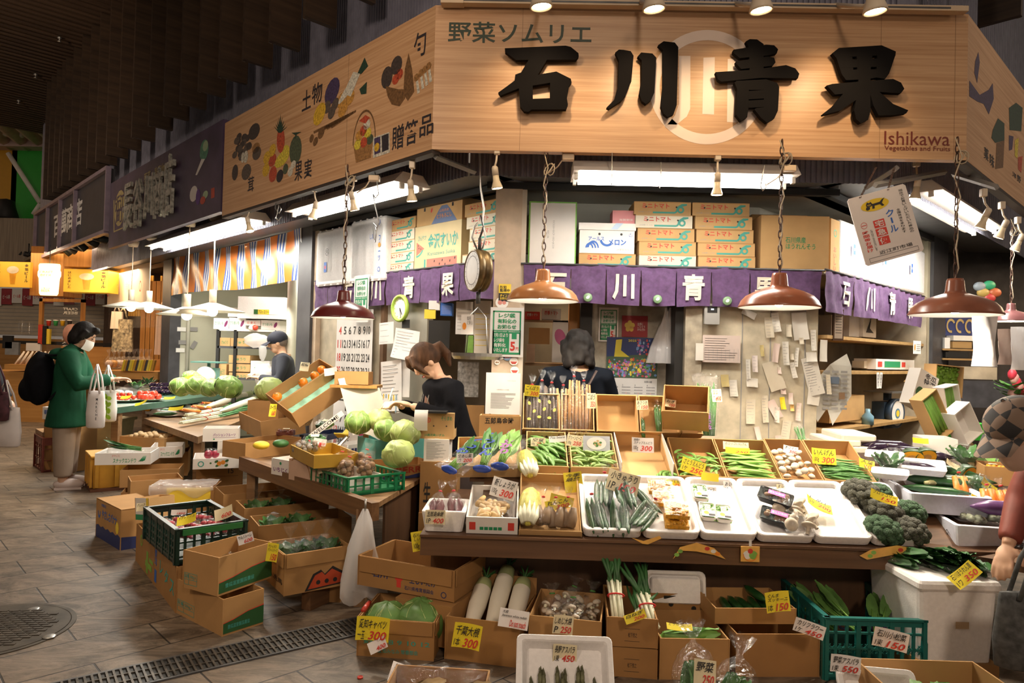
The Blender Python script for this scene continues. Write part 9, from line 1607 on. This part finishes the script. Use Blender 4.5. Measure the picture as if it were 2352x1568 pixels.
# people
SKIN=mat('skin',(.60,.36,.24),.5,.05,6,sss=.1);HAIRM=mat('dark_hair',(.012,.009,.008),.7,.3,30,spec=.25,bump=.5,stretch=(1,1,.2));LIP=mat('lips',(.42,.13,.10),.5,0)
def fuse(b,vox,it=4):
 me=bpy.data.meshes.new('f');me.from_pydata(b.v,[],b.f);o=bpy.data.objects.new('f',me);_ts.collection.objects.link(o)
 m=o.modifiers.new('r','REMESH');m.mode='VOXEL';m.voxel_size=vox;s=o.modifiers.new('s','SMOOTH');s.iterations=it;s.factor=.5
 _ts.view_layers[0].update();e=bpy.data.meshes.new_from_object(o.evaluated_get(_ts.view_layers[0].depsgraph));r=MB();r.add([v.co for v in e.vertices],[tuple(p.vertices)for p in e.polygons],0,None,True)
 bpy.data.objects.remove(o);bpy.data.meshes.remove(me);bpy.data.meshes.remove(e);return r
def hand(b,w,d,up,s,curl=.5):
 x=Vector(d).normalized();z=Vector(up);y=z.cross(x).normalized();z=x.cross(y);M=Matrix(((x.x,y.x,z.x,w[0]),(x.y,y.y,z.y,w[1]),(x.z,y.z,z.z,w[2]),(0,0,0,1)))
 b.ell((.045,0,0),(.05,.04,.017),0,M)
 for i,L_ in enumerate((.065,.078,.072,.055)):q=(i-1.5)*.02;b.tube([(.07,q,0),(.085+L_*.4,q*1.1,-.01*curl),(.085+L_*.75,q*1.15,-.04*curl),(.085+L_*.95,q*1.1,-.075*curl)],[.010,.0095,.009,.0075],8,0,M)
 b.tube([(.015,s*.03,0),(.045,s*.058,-.012),(.075,s*.062,-.03)],[.013,.011,.009],8,0,M)
def person(lab,M,J,top,trs,hairf,ext=None,hair=HAIRM,k=1.,skirt=None,shoe=None,sh=.066):
 t=thing('person',lab,'person',M);g=J.get;P=Vector;HM=T(*g('head'))@R(g('hy',0))@R(g('hp',0),'Y')@S(k);b=MB()
 b.ell((0,0,.01),(.094,.074,.112),0,HM,16,12);b.ell((.03,0,-.07),(.055,.05,.05),0,HM);b.ell((.094,0,-.022),(.018,.012,.018),0,HM,8,6);b.tube([(.085,0,.02),(.105,0,-.022)],[.009,.011],8,0,HM)
 for s in(1,-1):b.ell((-.005,s*.075,-.01),(.02,.010,.032),0,HM,8,6)
 b.tube([P(g('head'))+HM.to_3x3()@P((-.02,0,-.05)),g('neck')],.05,10);hip=P(g('hip'))
 b.tube([g('neck'),(P(g('neck'))+hip)/2,hip],[.09,.11,.12],12)
 for s,c in((1,'l'),(-1,'r')):
  sh_,el,ha=P(g('s'+c)),P(g('e'+c)),P(g('h'+c));b.tube([g('neck'),sh_,(sh_+el)/2,el,(el*.4+ha*.6),ha],[.05,.05,.042,.038,.036,.026],10);d=P(g('d'+c,ha-el));hand(b,ha,d,g('u'+c,(0,0,1)),-s if c=='l' else 1,g('curl',.5))
  kn,ft=P(g('k'+c,(hip.x,s*.1,hip.z*.53))),P(g('f'+c,(hip.x,s*.1,.05)));b.tube([hip+P((0,s*.07,0)),kn,ft],[.075,.055,.04],10)
 fuse(b,.0065).build('body',SKIN,t)
 f=MB();[f.ell((.082,s*.03,.006),(.010,.013,.005),0,HM,8,6)for s in(1,-1)];[f.tube([(.083,s*.045,.028),(.090,s*.028,.033),(.092,s*.014,.03)],.0028,5,0,HM)for s in(1,-1)];f.build('eyes',INK,t);f=MB();f.ell((.086,0,-.065),(.010,.02,.007),0,HM,8,6);f.build('mouth',LIP,t)
 b=MB();n_=P(g('neck'));w=.0
 b.loft([[tuple(c+P((cos(a)*rx,sin(a)*ry,0)))for a in[2*pi*i/20 for i in range(20)]]for c,rx,ry in((n_+P((0,0,.0)),.075,.08),(n_.lerp(hip,.12),.12,.19),(n_.lerp(hip,.4),.135,.19),(n_.lerp(hip,.75),.135,.175),(hip,.15,.19),(hip+P((0,0,-.12 if not skirt else-skirt)),.155+(.03 if skirt else 0),.195+(.03 if skirt else 0)))],0)
 for c in 'lr':sh_,el,ha=P(g('s'+c)),P(g('e'+c)),P(g('h'+c));b.tube([n_.lerp(sh_,.3)+P((0,0,-.03)),sh_,(sh_+el)/2,el,el.lerp(ha,.9)],[sh*1.1,sh*1.15,sh,sh*.95,sh*.72],12)
 fuse(b,.014,5).build('top',top,t)
 b=MB()
 for s,c in((1,'l'),(-1,'r')):kn,ft=P(g('k'+c,(hip.x,s*.1,hip.z*.53))),P(g('f'+c,(hip.x,s*.1,.05)));b.tube([hip+P((0,s*.06,.06)),hip+P((0,s*.08,-.08)),kn,ft+P((0,0,.07))],[.105,.11,.092,.075],14)
 fuse(b,.014,4).build('trousers',trs,t);b=MB()
 for s,c in((1,'l'),(-1,'r')):ft=P(g('f'+c,(hip.x,s*.1,.05)));b.ell(tuple(ft+P((.05,0,.0))),(.13,.048,.05));b.box(tuple(ft+P((.05,0,-.04))),(.22,.08,.02))
 b.build('shoes',shoe or BLACK,t)
 if hairf:b=MB();hairf(b,HM);fuse(b,.010,3).build('hair',hair,t)
 if ext:ext(t,HM)
 return t
def bob(b,H_):b.ell((-.018,0,.03),(.105,.092,.108),0,H_,14,10);b.ell((-.05,0,-.03),(.075,.092,.10),0,H_);[b.tube([(.02,s*.085,.06),(.0,s*.092,-.02),(-.02,s*.08,-.09)],[.03,.026,.016],8,0,H_)for s in(1,-1)];b.tube([(.06,-.06,.10),(.085,.0,.085),(.06,.06,.10)],.026,8,0,H_)
def curly(b,H_):bob(b,H_);q=random.Random(4);[b.ell((-.04+.075*cos(a)*sqrt(1-max(0,z+.02)**2/.02),.09*sin(a)*sqrt(1-max(0,z+.02)**2/.02),z),.026,0,H_,8,6)for a,z in[(q.uniform(1.2,5.1),q.uniform(-.13,.10))for _ in range(90)]]
def ponytail(b,H_):b.ell((-.018,0,.028),(.106,.088,.106),0,H_,14,10);b.ell((-.06,0,-.0),(.06,.08,.075),0,H_);b.tube([(-.10,0,.03),(-.15,.01,.01),(-.14,.03,-.07),(-.09,.04,-.15)],[.02,.033,.034,.012],10,0,H_);[b.tube([(.06,s*.03,.105),(.088,s*.06,.05),(.075,s*.078,-.03),(.06,s*.07,-.075)],[.022,.022,.016,.006],8,0,H_)for s in(1,-1)]
def mask(t,H_,m=None):b=MB();b.grid(10,8,lambda u,v:(lambda a,z:((.108-.03*(1-cos(a))+.012*sin(pi*v))*cos(a*.9),.082*sin(a*.9),z))((u-.5)*2.3,-.115+.10*v),0,H_);[b.tube([(.045,s*.068,-.03),(.0,s*.08,.02)],.002,5,0,H_)for s in(1,-1)];b.build('face_mask',m or WHITEI,t)
def cap(m,brim=1.):
 def f(t,H_):b=MB();b.ell((-.008,0,.048),(.115,.098,.088),0,H_,24,12);b.grid(10,5,lambda u,v:((.07+.12*v*brim*cos((u-.5)*2)),(u-.5)*.19*(1-.15*v),.042-.03*v-.06*(u-.5)**2*4*.4),0,H_);b.ell((-.008,0,.137),.008,0,H_,6,4);b.build('cap',m,t)
 return f
GRN=mat('green_jacket',(.008,.066,.032),.75,.12,5,bump=.5,bscale=9,spec=.15);KHAKI=mat('beige_trousers',(.33,.25,.19),.8,.08,5,spec=.1,bump=.2,bscale=10);DARKC=mat('black_knit',(.006,.006,.008),.9,.1,60,bump=.1,spec=.08)
GM=T(-4.30,6.50,0)@R(22)
def gx(t,H_):mask(t,H_);b=MB();b.tube([(-.05,-.12,1.28),(.0,-.06,1.33),(.06,0,1.29),(.0,.06,1.33),(-.05,.12,1.28)],.035,10);b.ell((-.1,0,1.26),(.09,.13,.06));b.build('hood',GRN,t)
person('person in a long green hooded jacket with a white face mask, choosing vegetables',GM,dict(head=(.09,0,1.44),hp=26,neck=(.0,0,1.29),sl=(0,.17,1.24),sr=(0,-.17,1.24),el=(.12,.23,1.0),er=(.10,-.24,.99),hl=(.36,.10,1.02),hr=(.36,-.10,1.03),hip=(-.02,0,.80)),GRN,KHAKI,bob,gx,skirt=.22,shoe=mat('pale_shoes',(.66,.55,.52),.6,.04),sh=.08)
b=MB();b.ell((0,0,0),(.13,.17,.25),0,None,18,12,.1,2);b.ell((-.09,0,-.10),(.08,.13,.12));[b.tube([(.05,s*.12,.22),(.20,s*.13,.22),(.26,s*.13,.0),(.1,s*.14,-.2)],.016,6)for s in(1,-1)];o=fuse(b,.012).build('backpack',DARKC);o.matrix_world=GM@T(-.25,0,1.03);tag(o,'black backpack on the back of the person in green','backpack')
def tote(lab,M,w,h,m,prints=None,pm=()):
 t=thing('tote_bag',lab,'bag',M);b=MB();b.loft([[(cos(a)*w*q,sin(a)*.05*q2,z)for a in[2*pi*i/20 for i in range(20)]]for z,q,q2 in((-h,.40,.7),(-h*.96,.48,1),(-h*.6,.5,1.2),(-h*.2,.46,.8),(0,.44,.4))],0,sm=True)
 if prints:prints(b)
 b.build('bag_body',[m]+list(pm),t);b=MB();[b.tube([(-w*.28,y,-.02),(-w*.15,y,.12),(0,y*.3,.24),(w*.15,y,.12),(w*.28,y,-.02)],.009,6)for y in(-.03,.03)];b.build('strap',m,t)
p=atY(221,920,6.28);tote('white cotton tote bag with black side lettering hanging from the green sleeve',T(p.x,p.y,p.z+.09),.17,.34,mat('white_cotton',(.72,.66,.64),.8,.04),lambda b:fitl(b,vert('MARCHE'),(.035,-.06,.055,-.26),1,.01,.065,M=FP),(INK,))
p=atY(246,925,6.62);tote('white shopping bag printed with lime green leaves behind the tote',T(p.x,p.y,p.z+.12),.19,.30,PAPER,lambda b:[disc(b,-.05+.035*(i%4),-.05-.06*(i//4)-.02*(i%2),.028,.02,1,.066,10,i,FP)for i in range(16)],(mat('lime_print',(.38,.62,.04),.5),))
def lx(t,H_):b=MB();b.loft([[(.128+.012*cos(a),.06*w*cos(a),z)for a in(pi,pi/2,0)]for z,w in((1.16,.6),(1.0,1))],0,caps=False)if 0 else b.ell((.085,0,1.03),(.06,.06,.14));b.build('blouse',mat('brown_blouse',(.13,.06,.04),.7),t);b=MB();[b.tube([(.03,s*.06,1.2),(.125,s*.055,1.14),(.15,s*.05,1.0)],.003,5)for s in(1,-1)];b.build('cord',GREYI,t)
Xl=atY(1022,900,4.74).x
LM=T(Xl,4.74,0)@R(208);person('person with brown tied-back hair and a black cardigan bending to write on a notepad',LM,dict(head=(.15,0,1.31),hp=48,neck=(.05,0,1.19),sl=(.0,.165,1.13),sr=(.0,-.165,1.13),el=(.02,.25,.93),er=(.06,-.25,.94),hl=(.26,.08,1.015),hr=(.29,-.09,1.01),hip=(-.08,0,.80),curl=.8),DARKC,mat('brown_trousers',(.045,.028,.024),.8,.1),ponytail,lx,hair=mat('brown_hair',(.075,.034,.016),.7,.35,30,stretch=(1,1,.2),spec=.25,bump=.5),k=.98)
b=MB();p=LM@Vector((.375,-.10,1.0));b.tube([p,p+Vector((.03,.03,.12))],.0045,8);tag(b.build('pen',mat('pale_green_pen',(.55,.65,.5),.4,0)),'pale green pen held by the writing person','pen')
def rx(t,H_):b=MB();b.tube([(-.14,-.10,1.28),(-.155,.0,1.1),(-.16,.1,.92)],.016,6,flat=.4);b.build('shoulder_strap',mat('brown_strap',(.05,.03,.025),.6),t)
person('person with short wavy black hair in a black top, seen from behind',T(atY(1325,900,4.68).x,4.68,0)@R(97),dict(head=(.03,0,1.42),hp=14,neck=(.0,0,1.29),sl=(0,.19,1.23),sr=(0,-.19,1.23),el=(.10,.28,1.0),er=(.10,-.28,1.0),hl=(.30,.14,1.0),hr=(.30,-.14,1.0),hip=(0,0,.80)),mat('black_top',(.006,.008,.013),.9,.1,spec=.08),MATS['brown_trousers'],curly,rx)
STR=mat('striped_shirt',(.02,.022,.03),.8,0);nt=STR.node_tree;wv_=nt.nodes.new('ShaderNodeTexWave');wv_.bands_direction='Z';wv_.inputs['Scale'].default_value=8;tc_=nt.nodes.new('ShaderNodeTexCoord');nt.links.new(tc_.outputs['Object'],wv_.inputs['Vector']);rp_=nt.nodes.new('ShaderNodeValToRGB');rp_.color_ramp.interpolation='CONSTANT';rp_.color_ramp.elements[0].color=(.016,.018,.028,1);rp_.color_ramp.elements[1].color=(.07,.075,.085,1);nt.links.new(wv_.outputs[0],rp_.inputs[0]);nt.links.new(rp_.outputs[0],nt.nodes['Principled BSDF'].inputs['Base Color'])
person('person in a dark cap and striped navy shirt unfolding a plastic bag',T(atY(648,850,7.9).x,7.9,0)@R(196),dict(head=(.06,0,1.43),hp=14,neck=(.0,0,1.30),sl=(-.02,.19,1.24),sr=(-.02,-.19,1.24),el=(.02,.26,1.0),er=(.04,-.26,1.0),hl=(.24,.12,1.03),hr=(.24,-.10,1.05),hip=(-.04,0,.82)),STR,mat('navy_apron',(.012,.016,.035),.8),lambda b,H_:b.ell((-.03,0,.01),(.085,.08,.085),0,H_),cap(mat('navy_cap',(.012,.014,.03),.7)),hair=mat('cropped_grey_hair',(.16,.12,.10),.8))
p=atY(608,858,7.85);b=MB();b.ell((0,0,0),(.13,.05,.11),0,None,14,10,.45,3,8);tag(b.build('clear_bag',BAGM,M=T(*p)),'milky plastic bag in the hands of the person in the dark cap','bag')
PLAID=mat('plaid_cloth',(.20,.14,.11),.85,0);nt=PLAID.node_tree;ck=nt.nodes.new('ShaderNodeTexChecker');ck.inputs['Scale'].default_value=17;ck.inputs['Color1'].default_value=(.20,.135,.10,1);ck.inputs['Color2'].default_value=(.03,.028,.03,1);tc_=nt.nodes.new('ShaderNodeTexCoord');mp_=nt.nodes.new('ShaderNodeMapping');mp_.inputs['Rotation'].default_value=(.5,.4,.3);nt.links.new(tc_.outputs['Object'],mp_.inputs[0]);nt.links.new(mp_.outputs[0],ck.inputs[0]);nt.links.new(ck.outputs[0],nt.nodes['Principled BSDF'].inputs['Base Color'])
p=atY(2338,990,2.95);RM=T(p.x+.42,2.98,0)@R(184)
person('person in a plaid flat-topped cap and red-brown jacket leaning over the right table',RM,dict(head=(.42,0,p.z),hp=34,hy=6,neck=(.29,0,p.z-.08),sl=(.16,.17,1.02),sr=(.16,-.17,1.02),el=(.24,.20,.78),er=(.24,-.2,.78),hl=(.36,.18,.50),hr=(.36,-.12,.60),hip=(-.18,0,.84)),mat('red_brown_jacket',(.22,.045,.03),.6,.1),DARKC,lambda b,H_:b.ell((-.04,0,.0),(.075,.08,.09),0,H_),lambda t,H_:(cap(PLAID,1.1)(t,H_),mask(t,H_,mat('pink_beige_mask',(.52,.34,.27),.7,.03))),k=1.08)
p=atY(2338,1360,2.62);tote('dark patterned handbag with star shapes hanging from the hand at the right edge',T(p.x+.08,p.y,p.z),.34,.28,mat('dark_pattern',(.03,.03,.03),.8,.3,30,col2=(.11,.11,.11)),None)
person('person in a dark jacket at the left edge, mostly outside the frame',T(atY(-62,900,6.4).x,6.4,0)@R(8),dict(head=(.05,0,1.43),neck=(.0,0,1.30),sl=(0,.18,1.24),sr=(0,-.18,1.24),el=(.06,.25,1.0),er=(.10,-.24,.98),hl=(.2,.2,.8),hr=(.17,-.22,.78),hip=(-.02,0,.82)),mat('dark_blue_coat',(.012,.014,.02),.8,.1),MATS['navy_apron'],bob)
p=atY(12,960,6.2);tote('white cloth bag carried by the person at the left edge',T(p.x,p.y,p.z+.1),.30,.36,MATS['white_cotton']);p=atY(4,915,6.12);tote('dark maroon bag carried by the person at the left edge',T(p.x-.04,p.y,p.z+.06),.22,.26,mat('maroon_cloth',(.07,.018,.025),.8,.3,20))
bpy.data.scenes.remove(_ts)
